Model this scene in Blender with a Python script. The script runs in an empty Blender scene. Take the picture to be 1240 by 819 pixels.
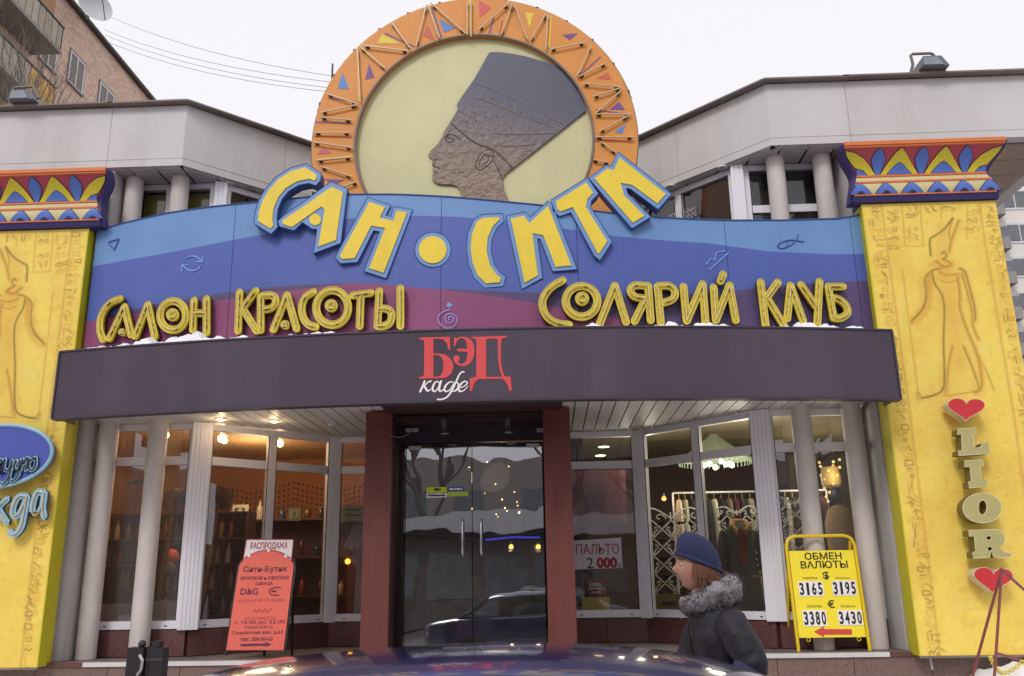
import bpy, math, random
import numpy as np
from mathutils import Vector, Matrix
from mathutils.geometry import tessellate_polygon
random.seed(7)
scn = bpy.context.scene
COL = scn.collection
R = math.radians

# ------------------------------------------------------------ camera
FPX = 1070.0                                   # focal length in photo pixels (photo is 1240 wide)
TH, YAW, ROLL = R(15.22), R(2.15), 0.0163
CAM = np.array([0.78, 0.0, 1.56])
Fv = np.array([-math.sin(YAW)*math.cos(TH), math.cos(YAW)*math.cos(TH), math.sin(TH)])
R0 = np.array([math.cos(YAW), math.sin(YAW), 0.0]); U0 = np.cross(R0, Fv)
cr, sr = math.cos(ROLL), math.sin(ROLL)
camd = bpy.data.cameras.new('camera'); cam = bpy.data.objects.new('camera', camd); COL.objects.link(cam)
Ri = R0*cr - U0*sr
Ui = R0*sr + U0*cr
Bk = -Fv
cam.matrix_world = Matrix(((Ri[0], Ui[0], Bk[0], CAM[0]), (Ri[1], Ui[1], Bk[1], CAM[1]), (Ri[2], Ui[2], Bk[2], CAM[2]), (0, 0, 0, 1)))
camd.sensor_fit = 'HORIZONTAL'; camd.sensor_width = 36; camd.lens = 36*FPX/1240.0
camd.clip_start = 0.05; camd.clip_end = 3000
scn.camera = cam

# ------------------------------------------------------------ overcast sky, soft sun, exposure
W = bpy.data.worlds.new("World"); scn.world = W; W.use_nodes = True
nt = W.node_tree; nt.nodes.clear()
out = nt.nodes.new('ShaderNodeOutputWorld'); bg = nt.nodes.new('ShaderNodeBackground')
sky = nt.nodes.new('ShaderNodeTexSky'); sky.sky_type = 'NISHITA'; sky.sun_disc = False
sky.sun_elevation = R(42); sky.sun_rotation = R(200); sky.dust_density = 4; sky.air_density = 1.5
hs = nt.nodes.new('ShaderNodeHueSaturation'); hs.inputs['Saturation'].default_value = 0.05
mx = nt.nodes.new('ShaderNodeMix'); mx.data_type = 'RGBA'; mx.inputs['Factor'].default_value = 0.9
nt.links.new(sky.outputs[0], hs.inputs['Color']); nt.links.new(hs.outputs[0], mx.inputs['A'])
mx.inputs['B'].default_value = (8.75, 8.6, 9.05, 1)      # the even grey-white cloud layer
nt.links.new(mx.outputs['Result'], bg.inputs['Color']); bg.inputs['Strength'].default_value = 0.10
nt.links.new(bg.outputs[0], out.inputs['Surface'])
sd = bpy.data.lights.new('sun', 'SUN'); sd.energy = 1.15; sd.angle = R(16); sd.color = (1.0, 0.97, 0.93)
sun = bpy.data.objects.new('sun', sd); COL.objects.link(sun)
# sun behind the photographer, a little to the left
sun.rotation_euler = (R(48), 0, R(-20))
scn.view_settings.view_transform = 'Standard'; scn.view_settings.look = 'None'
scn.view_settings.exposure = 0.2; scn.view_settings.gamma = 1.0
try: scn.view_settings.use_curve_mapping = False
except Exception: pass
scn.cycles.max_bounces = 8; scn.cycles.transparent_max_bounces = 24
scn.cycles.caustics_reflective = False; scn.cycles.caustics_refractive = False

# ------------------------------------------------------------ measuring helpers
def ray(u, v):
    xc = (u-620)/FPX; yc = -(v-409.5)/FPX
    return Fv + (xc*cr + yc*sr)*R0 + (-xc*sr + yc*cr)*U0
def at(u, v, Y=None, X=None, Z=None, D=None):
    d = ray(u, v)
    if Y is not None and callable(Y):
        y = 9.0
        for _ in range(8):
            p = CAM + (y/d[1])*d; y = Y(p[0])
        t = y/d[1]
    elif Y is not None: t = Y/d[1]
    elif X is not None: t = (X-CAM[0])/d[0]
    else: t = (Z-CAM[2])/d[2]
    p = CAM + t*d
    return Vector((p[0], p[1], p[2]))
def zm(x0, y0, s):                    # a measuring frame: enlarged-crop pixels -> photo pixels
    return lambda x, y: (x0 + x/s, y0 + y/s)

# ------------------------------------------------------------ materials
def s2l(c):
    return tuple((x/12.92 if x <= 0.04045 else ((x+0.055)/1.055)**2.4) for x in [k/255.0 for k in c])
def M(name, rgb, rough=0.6, metal=0.0, var=0.10, vs=3.0, bump=0.0, bs=60.0, spec=0.4, coat=0.0, grime=0.0, gcol=(60, 52, 45),
      gs=2.0, lin=None, rnd=0.0, stretch=None):
    m = bpy.data.materials.new(name); m.use_nodes = True; n = m.node_tree; b = n.nodes['Principled BSDF']
    c = lin if lin else s2l(rgb)
    b.inputs['Roughness'].default_value = rough; b.inputs['Metallic'].default_value = metal
    b.inputs['Specular IOR Level'].default_value = spec
    if coat: b.inputs['Coat Weight'].default_value = coat; b.inputs['Coat Roughness'].default_value = 0.06
    tc = n.nodes.new('ShaderNodeTexCoord'); src = tc.outputs['Object']
    if stretch:
        mp = n.nodes.new('ShaderNodeMapping'); mp.inputs['Scale'].default_value = stretch
        n.links.new(src, mp.inputs[0]); src = mp.outputs[0]
    nz = n.nodes.new('ShaderNodeTexNoise'); nz.inputs['Scale'].default_value = vs; nz.inputs['Detail'].default_value = 6; nz.inputs['Roughness'].default_value = 0.65
    n.links.new(src, nz.inputs['Vector'])
    mp2 = n.nodes.new('ShaderNodeMapRange'); mp2.inputs['From Min'].default_value = 0.3; mp2.inputs['From Max'].default_value = 0.7
    mp2.inputs['To Min'].default_value = 1-var; mp2.inputs['To Max'].default_value = 1+var
    n.links.new(nz.outputs['Fac'], mp2.inputs['Value'])
    mul = n.nodes.new('ShaderNodeVectorMath'); mul.operation = 'SCALE'; mul.inputs[0].default_value = c[:3]
    if rnd:
        oi = n.nodes.new('ShaderNodeObjectInfo'); ma = n.nodes.new('ShaderNodeMath'); ma.operation = 'MULTIPLY_ADD'
        ma.inputs[1].default_value = 2*rnd; ma.inputs[2].default_value = 1-rnd; n.links.new(oi.outputs['Random'], ma.inputs[0])
        mb = n.nodes.new('ShaderNodeMath'); mb.operation = 'MULTIPLY'; n.links.new(ma.outputs[0], mb.inputs[0]); n.links.new(mp2.outputs[0], mb.inputs[1])
        n.links.new(mb.outputs[0], mul.inputs['Scale'])
    else:
        n.links.new(mp2.outputs[0], mul.inputs['Scale'])
    col = mul.outputs[0]
    if grime:
        g = n.nodes.new('ShaderNodeTexNoise'); g.inputs['Scale'].default_value = gs; g.inputs['Detail'].default_value = 8; g.inputs['Roughness'].default_value = 0.7
        mg = n.nodes.new('ShaderNodeMapping'); mg.inputs['Scale'].default_value = (1.6, 1.6, 0.35); n.links.new(src, mg.inputs[0]); n.links.new(mg.outputs[0], g.inputs['Vector'])
        mr = n.nodes.new('ShaderNodeMapRange'); mr.inputs['From Min'].default_value = 0.48; mr.inputs['From Max'].default_value = 0.75; mr.inputs['To Max'].default_value = grime
        n.links.new(g.outputs['Fac'], mr.inputs['Value'])
        mi = n.nodes.new('ShaderNodeMix'); mi.data_type = 'RGBA'; n.links.new(mr.outputs[0], mi.inputs['Factor']); n.links.new(col, mi.inputs['A'])
        mi.inputs['B'].default_value = (*s2l(gcol), 1); col = mi.outputs['Result']
    n.links.new(col, b.inputs['Base Color'])
    if bump:
        bn = n.nodes.new('ShaderNodeTexNoise'); bn.inputs['Scale'].default_value = bs; bn.inputs['Detail'].default_value = 5; n.links.new(src, bn.inputs['Vector'])
        bp = n.nodes.new('ShaderNodeBump'); bp.inputs['Strength'].default_value = bump; bp.inputs['Distance'].default_value = 0.01
        n.links.new(bn.outputs['Fac'], bp.inputs['Height']); n.links.new(bp.outputs[0], b.inputs['Normal'])
    return m
def EM(name, rgb, strength):
    m = bpy.data.materials.new(name); m.use_nodes = True; b = m.node_tree.nodes['Principled BSDF']
    b.inputs['Base Color'].default_value = (*s2l(rgb), 1); b.inputs['Emission Color'].default_value = (*s2l(rgb), 1); b.inputs['Emission Strength'].default_value = strength
    return m
def GLASS(name, tint=(0.8, 0.8, 0.8), refl=1.0, wav=0.02, rib=0.0, ribscale=90.0, rough=0.0, dust=0.0):
    m = bpy.data.materials.new(name); m.use_nodes = True; n = m.node_tree; n.nodes.clear()
    o = n.nodes.new('ShaderNodeOutputMaterial'); tr = n.nodes.new('ShaderNodeBsdfTransparent'); tr.inputs[0].default_value = (*tint, 1)
    gl = n.nodes.new('ShaderNodeBsdfGlossy'); gl.inputs['Roughness'].default_value = rough; gl.inputs['Color'].default_value = (0.95, 0.97, 1, 1)
    fr = n.nodes.new('ShaderNodeFresnel'); fr.inputs['IOR'].default_value = 1.52
    mu = n.nodes.new('ShaderNodeMath'); mu.operation = 'MULTIPLY'; mu.inputs[1].default_value = refl*1.9; mu.use_clamp = True; n.links.new(fr.outputs[0], mu.inputs[0])
    mi = n.nodes.new('ShaderNodeMixShader'); n.links.new(mu.outputs[0], mi.inputs[0]); n.links.new(tr.outputs[0], mi.inputs[1]); n.links.new(gl.outputs[0], mi.inputs[2])
    tc = n.nodes.new('ShaderNodeTexCoord'); nz = n.nodes.new('ShaderNodeTexNoise'); nz.inputs['Scale'].default_value = 1.3; n.links.new(tc.outputs['Object'], nz.inputs['Vector'])
    bp = n.nodes.new('ShaderNodeBump'); bp.inputs['Strength'].default_value = 1.0; bp.inputs['Distance'].default_value = wav; n.links.new(nz.outputs['Fac'], bp.inputs['Height'])
    n.links.new(bp.outputs[0], gl.inputs['Normal'])
    last = mi
    if dust:
        df = n.nodes.new('ShaderNodeBsdfDiffuse'); df.inputs[0].default_value = (0.5, 0.48, 0.46, 1)
        d2 = n.nodes.new('ShaderNodeTexNoise'); d2.inputs['Scale'].default_value = 5; d2.inputs['Detail'].default_value = 8; n.links.new(tc.outputs['Object'], d2.inputs['Vector'])
        dm = n.nodes.new('ShaderNodeMath'); dm.operation = 'MULTIPLY'; dm.inputs[1].default_value = dust; n.links.new(d2.outputs['Fac'], dm.inputs[0])
        m2 = n.nodes.new('ShaderNodeMixShader'); n.links.new(dm.outputs[0], m2.inputs[0]); n.links.new(mi.outputs[0], m2.inputs[1]); n.links.new(df.outputs[0], m2.inputs[2]); last = m2
    n.links.new(last.outputs[0], o.inputs[0])
    return m

# ------------------------------------------------------------ geometry helpers
ORG = {}                                        # world origin of each root / part
def setp(o, label=None, cat=None, group=None, kind=None):
    if label: o['label'] = label
    if cat: o['category'] = cat
    if group: o['group'] = group
    if kind: o['kind'] = kind
    return o
def thing(name, loc, label, cat, group=None, kind=None):
    e = bpy.data.objects.new(name, None); COL.objects.link(e); e.location = loc; e.empty_display_size = 0.2
    ORG[e.name] = Vector(loc); return setp(e, label, cat, group, kind)
class MB:
    def __init__(s): s.v = []; s.f = []; s.m = []
    def add(s, vs, fs, mi=0):
        k = len(s.v); s.v += [tuple(p) for p in vs]; s.f += [tuple(i+k for i in f) for f in fs]; s.m += [mi]*len(fs); return s
    def box(s, x0, x1, y0, y1, z0, z1, mi=0):
        vs = [(x, y, z) for x in (x0, x1) for y in (y0, y1) for z in (z0, z1)]
        return s.add(vs, [(0, 1, 3, 2), (4, 6, 7, 5), (0, 4, 5, 1), (2, 3, 7, 6), (0, 2, 6, 4), (1, 5, 7, 3)], mi)
    def beam(s, p, q, w, h, up=(0, 0, 1), mi=0, w2=None, h2=None):     # rectangular bar from p to q, w across, h along up
        p = Vector(p); q = Vector(q); d = (q-p).normalized(); up = Vector(up)
        a = d.cross(up)
        if a.length < 1e-6: a = d.cross(Vector((0, 1, 0)))
        a.normalize(); b = a.cross(d).normalized(); w2 = w2 or w; h2 = h2 or h
        vs = [p+a*sx*w/2+b*sz*h/2 for sx, sz in ((-1, -1), (1, -1), (1, 1), (-1, 1))] + [q+a*sx*w2/2+b*sz*h2/2 for sx, sz in ((-1, -1), (1, -1), (1, 1), (-1, 1))]
        return s.add(vs, [(3, 2, 1, 0), (4, 5, 6, 7), (0, 1, 5, 4), (1, 2, 6, 5), (2, 3, 7, 6), (3, 0, 4, 7)], mi)
    def tube(s, path, r, n=8, mi=0, caps=True, closed=False):
        P = [Vector(p) for p in path]; rs = r if isinstance(r, (list, tuple)) else [r]*len(P)
        k = len(s.v); up = None; N = len(P)
        for i, p in enumerate(P):
            if closed: d = P[(i+1) % N]-P[i-1]
            else: d = P[min(i+1, N-1)]-P[max(i-1, 0)]
            if d.length < 1e-9: d = Vector((0, 0, 1))
            d.normalize()
            if up is None: up = Vector((0, 1, 0)) if abs(d.y) < 0.9 else Vector((0, 0, 1))
            a = d.cross(up)
            if a.length < 1e-6: a = d.cross(Vector((1, 0, 0)))
            a.normalize(); b = a.cross(d).normalized(); up = b
            for j in range(n):
                t = 2*math.pi*j/n; s.v.append(tuple(p + a*math.cos(t)*rs[i] + b*math.sin(t)*rs[i]))
        fs = []
        for i in range(N if closed else N-1):
            i2 = (i+1) % N
            for j in range(n):
                fs.append((k+i*n+j, k+i*n+(j+1) % n, k+i2*n+(j+1) % n, k+i2*n+j))
        if caps and not closed:
            fs.append(tuple(k+j for j in range(n-1, -1, -1))); fs.append(tuple(k+(N-1)*n+j for j in range(n)))
        s.f += fs; s.m += [mi]*len(fs); return s
    def lathe(s, prof, c=(0, 0, 0), n=16, mi=0, axis='z'):
        k = len(s.v)
        for r, z in prof:
            for j in range(n):
                t = 2*math.pi*j/n; a, b = r*math.cos(t), r*math.sin(t)
                p = (a, b, z) if axis == 'z' else ((a, z, b) if axis == 'y' else (z, a, b))
                s.v.append((c[0]+p[0], c[1]+p[1], c[2]+p[2]))
        fs = []
        for i in range(len(prof)-1):
            for j in range(n): fs.append((k+i*n+j, k+i*n+(j+1) % n, k+(i+1)*n+(j+1) % n, k+(i+1)*n+j))
        fs.append(tuple(k+j for j in range(n-1, -1, -1))); fs.append(tuple(k+(len(prof)-1)*n+j for j in range(n)))
        s.f += fs; s.m += [mi]*len(fs); return s
    def prism(s, loops, y0, y1, mi=0, fn=None, side=None):
        """loops of (x,z), first outer then holes; y0 front, y1 back; fn(x,z)->extra y"""
        if not isinstance(loops[0][0], (tuple, list, Vector)): loops = [loops]
        L = [[Vector((p[0], p[1], 0)) for p in lp] for lp in loops]
        tri = tessellate_polygon(L); flat = [p for lp in L for p in lp]; k = len(s.v); N = len(flat)
        g = fn or (lambda x, z: 0.0)
        for yy in (y0, y1):
            for p in flat: s.v.append((p.x, yy+g(p.x, p.y), p.y))
        fs = []
        for t in tri:
            a, b, c = t
            A, B, C_ = flat[a], flat[b], flat[c]
            cz = (B.x-A.x)*(C_.y-A.y)-(B.y-A.y)*(C_.x-A.x)
            if abs(cz) < 1e-12: continue
            if cz < 0: a, c = c, a
            fs.append((k+a, k+b, k+c)); fs.append((k+N+c, k+N+b, k+N+a))
        s.f += fs; s.m += [mi]*len(fs)
        o = 0; fs = []
        for li, lp in enumerate(L):
            ar = sum(lp[i].x*lp[(i+1) % len(lp)].y-lp[(i+1) % len(lp)].x*lp[i].y for i in range(len(lp)))
            for i in range(len(lp)):
                a, b = k+o+i, k+o+(i+1) % len(lp)
                q = (a, a+N, b+N, b)
                if (ar < 0) ^ (li > 0): q = q[::-1]
                fs.append(q)
            o += len(lp)
        s.f += fs; s.m += [side if side is not None else mi]*len(fs); return s
    def ball(s, c, r, n=12, m=8, mi=0, sc=(1, 1, 1)):
        prof = [(max(1e-4, r*math.sin(math.pi*i/m)), -r*math.cos(math.pi*i/m)) for i in range(m+1)]
        k = len(s.v); s.lathe(prof, (0, 0, 0), n, mi)
        for i in range(k, len(s.v)):
            v = s.v[i]; s.v[i] = (c[0]+v[0]*sc[0], c[1]+v[1]*sc[1], c[2]+v[2]*sc[2])
        return s
    def build(s, name, mats, parent=None, label=None, smooth=False, origin=None, cat=None, group=None, kind=None):
        if not isinstance(mats, (list, tuple)): mats = [mats]
        me = bpy.data.meshes.new(name)
        V = np.array(s.v, float).reshape(-1, 3)
        if parent is not None: o0 = ORG[parent.name]
        elif origin is not None: o0 = Vector(origin)
        else: o0 = Vector(((V[:, 0].min()+V[:, 0].max())/2, (V[:, 1].min()+V[:, 1].max())/2, V[:, 2].min()))
        V = V - np.array(o0)
        me.from_pydata(V.tolist(), [], s.f)
        for m in mats: me.materials.append(m)
        if len(mats) > 1:
            for p, i in zip(me.polygons, s.m): p.material_index = i
        if smooth:
            me.shade_smooth()
            try: me.set_sharp_from_angle(angle=R(40))
            except Exception: pass
        me.update(); ob = bpy.data.objects.new(name, me); COL.objects.link(ob)
        if parent is not None: ob.parent = parent
        else: ob.location = o0
        ORG[ob.name] = o0
        return setp(ob, label, cat, group, kind)
def copy_tree(o, dloc, parent=None):
    c = o.copy(); COL.objects.link(c)
    if parent is None: c.location = o.location + Vector(dloc)
    else: c.parent = parent
    ORG[c.name] = ORG[o.name] + Vector(dloc)
    for ch in o.children: copy_tree(ch, dloc, c)
    return c
def inset(poly, d):                               # move every edge of a polygon inward by d
    n = len(poly); ar = sum(poly[i][0]*poly[(i+1) % n][1]-poly[(i+1) % n][0]*poly[i][1] for i in range(n)); sg = 1 if ar > 0 else -1
    res = []
    for i in range(n):
        p0, p1, p2 = Vector(poly[i-1]), Vector(poly[i]), Vector(poly[(i+1) % n])
        e1 = (p1-p0).normalized(); e2 = (p2-p1).normalized()
        n1 = Vector((-e1.y, e1.x))*sg; n2 = Vector((-e2.y, e2.x))*sg
        b = n1+n2
        if b.length < 1e-4: b = n1
        b.normalize(); c = max(0.55, b.dot(n1)); res.append(tuple(p1+b*(d/c)))
    return res
def capsule(p, q, r, n=7):
    p = Vector(p); q = Vector(q); d = (q-p); d = d.normalized() if d.length > 1e-6 else Vector((1, 0)); a0 = math.atan2(d.y, d.x); pts = []
    for i in range(n): t = a0+math.pi/2+math.pi*i/(n-1); pts.append((p.x+r*math.cos(t), p.y+r*math.sin(t)))
    for i in range(n): t = a0-math.pi/2+math.pi*i/(n-1); pts.append((q.x+r*math.cos(t), q.y+r*math.sin(t)))
    return pts
def circ(cx, cz, rx, rz=None, n=32, a0=0): rz = rz or rx; return [(cx+rx*math.cos(a0+2*math.pi*i/n), cz+rz*math.sin(a0+2*math.pi*i/n)) for i in range(n)]
def thickline(path, r):                            # outline polygon of a polyline with round-ish ends, r may vary
    P = [Vector(p) for p in path]; n = len(P); rs = r if isinstance(r, (list, tuple)) else [r]*n; Lf = []; Rt = []
    for i in range(n):
        d = (P[min(i+1, n-1)]-P[max(i-1, 0)]).normalized(); nn = Vector((-d.y, d.x)); Lf.append(P[i]+nn*rs[i]); Rt.append(P[i]-nn*rs[i])
    d0 = (P[0]-P[1]).normalized(); d1 = (P[-1]-P[-2]).normalized()
    return [tuple(p) for p in ([P[0]+d0*rs[0]] + Lf + [P[-1]+d1*rs[-1]] + Rt[::-1])]
def smoothpath(pts, k=6):                          # catmull-rom
    P = [Vector(p) for p in pts]; out = []
    for i in range(len(P)-1):
        a, b, c, d = P[max(i-1, 0)], P[i], P[i+1], P[min(i+2, len(P)-1)]
        for j in range(k):
            t = j/k; out.append(0.5*((2*b)+(c-a)*t+(2*a-5*b+4*c-d)*t*t+(3*b-a-3*c+d)*t**3))
    out.append(P[-1]); return out
_font = {}
def text_part(body, name, mat, parent, cx, cz, width, height, yfn, thick=0.002, bold=0.0, tilt=0.0, spacing=1.0, label=None, shear=0.0, place=None, cat=None, origin=None, group=None):
    """flat lettering fitted to a box: centre (cx,cz), yfn -> y of the face or place(x,z)->Vector"""
    cu = bpy.data.curves.new('txt', 'FONT'); cu.body = body; cu.align_x = 'CENTER'; cu.size = 1; cu.offset = bold; cu.space_character = spacing; cu.shear = shear; cu.resolution_u = 3
    ob = bpy.data.objects.new('txt', cu); COL.objects.link(ob)
    dg = bpy.context.evaluated_depsgraph_get(); me = bpy.data.meshes.new_from_object(ob.evaluated_get(dg))
    COL.objects.unlink(ob); bpy.data.objects.remove(ob)
    V = np.array([tuple(v.co) for v in me.vertices])
    if len(V) == 0: return None
    lo, hi = V.min(0), V.max(0); mb = MB(); c, s = math.cos(tilt), math.sin(tilt)
    sx = width/max(1e-6, hi[0]-lo[0]); sz = height/max(1e-6, hi[1]-lo[1]); n = len(V)
    P = []
    for v in V:
        x = (v[0]-(lo[0]+hi[0])/2)*sx; z = (v[1]-(lo[1]+hi[1])/2)*sz
        P.append((cx+x*c-z*s, cz+x*s+z*c))
    if place is None:
        y = yfn if callable(yfn) else (lambda x, z: yfn)
        front = [(p[0], y(*p)-thick, p[1]) for p in P]
    else: front = [tuple(place(*p)) for p in P]
    fs = []
    for p in me.polygons:
        f = tuple(p.vertices); A, B, C_ = [P[i] for i in f[:3]]
        if (B[0]-A[0])*(C_[1]-A[1])-(B[1]-A[1])*(C_[0]-A[0]) < 0: f = f[::-1]
        fs.append(f)
    mb.add(front, fs); bpy.data.meshes.remove(me)
    return mb.build(name, mat, parent, label, cat=cat, origin=origin, group=group)
def blurred_line(parent, m, u0, u1, v, h, Y, seed=1):
    """a row of tiny upright strokes where the photographed print cannot be read"""
    rg_ = random.Random(seed); mb = MB(); u = u0
    while u < u1:
        a = at(u, v+h/2*rg_.uniform(.5, 1), Y=Y); b = at(u+rg_.uniform(-.3, .4), v-h/2*rg_.uniform(.5, 1), Y=Y); w = .0035+.004*rg_.random(); mb.box(min(a.x, b.x)-w, max(a.x, b.x)+w, Y-.003, Y-.001, a.z, b.z); u += rg_.uniform(1.1, 2.0)
    return mb.build('faded_print', m, parent, kind='stuff')
ORD = ['leftmost', 'second from the left', 'third from the left', 'fourth from the left', 'fifth from the left', 'sixth from the left', 'seventh from the left', 'eighth from the left', 'ninth from the left', 'tenth from the left'] + ['%dth from the left' % k for k in range(11, 60)]
def light(name, loc, power, col=(1, .75, .45), radius=0.08, typ='POINT', rot=None, size=None):
    d = bpy.data.lights.new(name, typ); d.energy = power; d.color = col
    if typ == 'POINT': d.shadow_soft_size = radius
    if size: d.size = size
    if typ == 'SPOT': d.spot_size = R(110); d.spot_blend = 0.6; d.shadow_soft_size = radius
    o = bpy.data.objects.new(name, d); COL.objects.link(o); o.location = loc
    if rot: o.rotation_euler = rot
    return o

# ------------------------------------------------------------ palette
mFascia = M('fascia_render', (204, 201, 201), 0.8, var=0.05, vs=1.2, bump=0.08, bs=120, grime=0.34, gcol=(158, 152, 148), gs=0.9)
mCap = M('roof_flashing', (124, 114, 108), 0.5, var=0.2)
mWall = M('grey_wall', (196, 190, 188), 0.85, var=0.06, bump=0.15, bs=80, grime=0.3, gcol=(120, 110, 105))
mSlat = M('soffit_slat', (200, 195, 192), 0.5, var=0.05, rnd=0.05, grime=0.10, gcol=(120, 110, 104))
mDark = M('dark_gap', (30, 27, 27), 0.8)
mFrame = M('white_frame', (230, 228, 234), 0.4, var=0.03, grime=0.12, gcol=(150, 142, 140))
mPole = M('painted_pole', (206, 196, 192), 0.55, var=0.05, bump=0.05, grime=0.3, gcol=(140, 128, 120), gs=4)
def granite(name, base, spk):
    m = M(name, base, 0.25, var=0.25, vs=60, spec=0.5, rnd=0.10); n = m.node_tree; b = n.nodes['Principled BSDF']
    v = n.nodes.new('ShaderNodeTexVoronoi'); v.inputs['Scale'].default_value = 90; tc = n.nodes.new('ShaderNodeTexCoord'); n.links.new(tc.outputs['Object'], v.inputs['Vector'])
    src = b.inputs['Base Color'].links[0].from_socket; mi = n.nodes.new('ShaderNodeMix'); mi.data_type = 'RGBA'
    mr = n.nodes.new('ShaderNodeMapRange'); mr.inputs['From Min'].default_value = 0.0; mr.inputs['From Max'].default_value = 1; mr.inputs['To Max'].default_value = 0.5
    sp = n.nodes.new('ShaderNodeSeparateColor'); n.links.new(v.outputs['Color'], sp.inputs[0]); n.links.new(sp.outputs[0], mr.inputs['Value'])
    n.links.new(mr.outputs[0], mi.inputs['Factor']); n.links.new(src, mi.inputs['A']); mi.inputs['B'].default_value = (*s2l(spk), 1)
    n.links.new(mi.outputs['Result'], b.inputs['Base Color']); return m
mGran = granite('red_granite', (88, 52, 52), (128, 92, 90))
mGranT = granite('terrace_granite', (112, 86, 80), (138, 120, 112))
mAwn = M('awning_fabric', (75, 65, 78), 0.72, var=0.07, vs=1.0, bump=0.25, bs=260, spec=0.3, grime=0.35, gcol=(102, 95, 108), gs=0.6)
mAwnE = M('awning_edge', (62, 54, 66), 0.5)
mSnow = M('snow', (240, 240, 246), 0.7, var=0.03, vs=8, bump=0.4, bs=30, grime=0.15, gcol=(190, 186, 184), gs=3)
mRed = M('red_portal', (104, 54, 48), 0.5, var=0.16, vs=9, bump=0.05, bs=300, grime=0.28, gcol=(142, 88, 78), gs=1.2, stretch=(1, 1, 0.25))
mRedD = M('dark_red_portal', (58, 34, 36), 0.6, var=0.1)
mBlackM = M('black_metal', (38, 34, 40), 0.4, var=0.2, spec=0.5)
mSteel = M('steel', (190, 190, 195), 0.25, metal=1.0, var=0.05)
mTube = M('neon_glass', (226, 214, 170), 0.2, var=0.03, spec=0.8)
mTubeW = M('neon_glass_pale', (206, 180, 140), 0.2, var=0.03, spec=0.8)
mNeonY = M('channel_yellow', (214, 190, 52), 0.5, var=0.10, vs=12, grime=0.2, gcol=(150, 128, 40), gs=10)
mClip = M('tube_clip', (70, 58, 36), 0.5)
mYel = M('letter_yellow', (234, 204, 62), 0.45, var=0.06, vs=4, grime=.25, gcol=(206, 172, 48), gs=3)
mRim = M('letter_blue_rim', (112, 150, 204), 0.45, var=0.05, grime=.25, gcol=(88, 118, 164), gs=3)
mSide = M('letter_blue_side', (62, 84, 140), 0.5, var=0.06)
mBlk = M('black_print', (34, 30, 34), 0.6)
mWhite = M('white_print', (236, 232, 230), 0.6, var=0.03)
# ============================================================ GROUND AND TERRACE
mRoad = M('slushy_asphalt', (118, 114, 114), 0.55, var=0.3, vs=2, bump=0.3, bs=40, grime=0.7, gcol=(206, 202, 204), gs=0.8)
mPave = M('trodden_snow', (214, 210, 210), 0.8, var=0.15, vs=3, bump=0.2, bs=60, grime=0.3)
MB().box(-400, 400, -300, 400, -0.5, 0).build('ground', mRoad, kind='structure')
MB().box(-30, 30, 3.95, 9.3, 0.004, 0.13).build('pavement', mPave, kind='structure')
mb = MB()
for i in range(60): mb.box(-30+i*1.0+0.004, -29+i*1.0-0.004, 3.80, 3.946, 0.002, 0.14)
mb.build('kerb', M('kerb_stone', (140, 136, 134), 0.8, var=0.12), kind='structure')
mTerF = M('terrace_floor', (120, 108, 104), 0.6, var=0.15, bump=0.1, grime=0.4)
MB().box(-12, 12, 9.42, 16.5, 0.0, 0.797).build('terrace', mTerF, kind='structure')
terrace = bpy.data.objects['terrace']; ORG['terrace'] = Vector(terrace.location)
def tpiece(name, x0, x1, y0, y1, z0, z1, m, parent=terrace):
    b = MB().box(x0, x1, y0, y1, z0, z1); return b.build(name, m, parent)
xx = -12.0
while xx < 12:                                    # granite facing of the terrace front, two courses
    tpiece('granite_slab', xx+0.003, xx+0.747, 9.385, 9.417, 0.42, 0.755, mGranT)
    tpiece('granite_slab', xx+0.003, xx+0.747, 9.382, 9.417, 0.05, 0.414, mGranT)
    xx += 0.75
tpiece('edge_strip', -4.0, 4.1, 9.36, 9.417, 0.758, 0.80, M('metal_edge', (205, 200, 198), 0.4, var=0.1))
tpiece('edge_strip', -12, -4.003, 9.365, 9.417, 0.758, 0.799, mGran); tpiece('edge_strip', 4.103, 12, 9.365, 9.417, 0.758, 0.799, mGran)
# steps up to the door
for i in range(4):
    MB().box(-1.7, 1.6, 9.36-0.30*(4-i), 9.36-0.30*(3-i)-0.003, 0.13, 0.13+0.13*(i+1)).build('step', mGranT, kind='structure')

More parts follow.
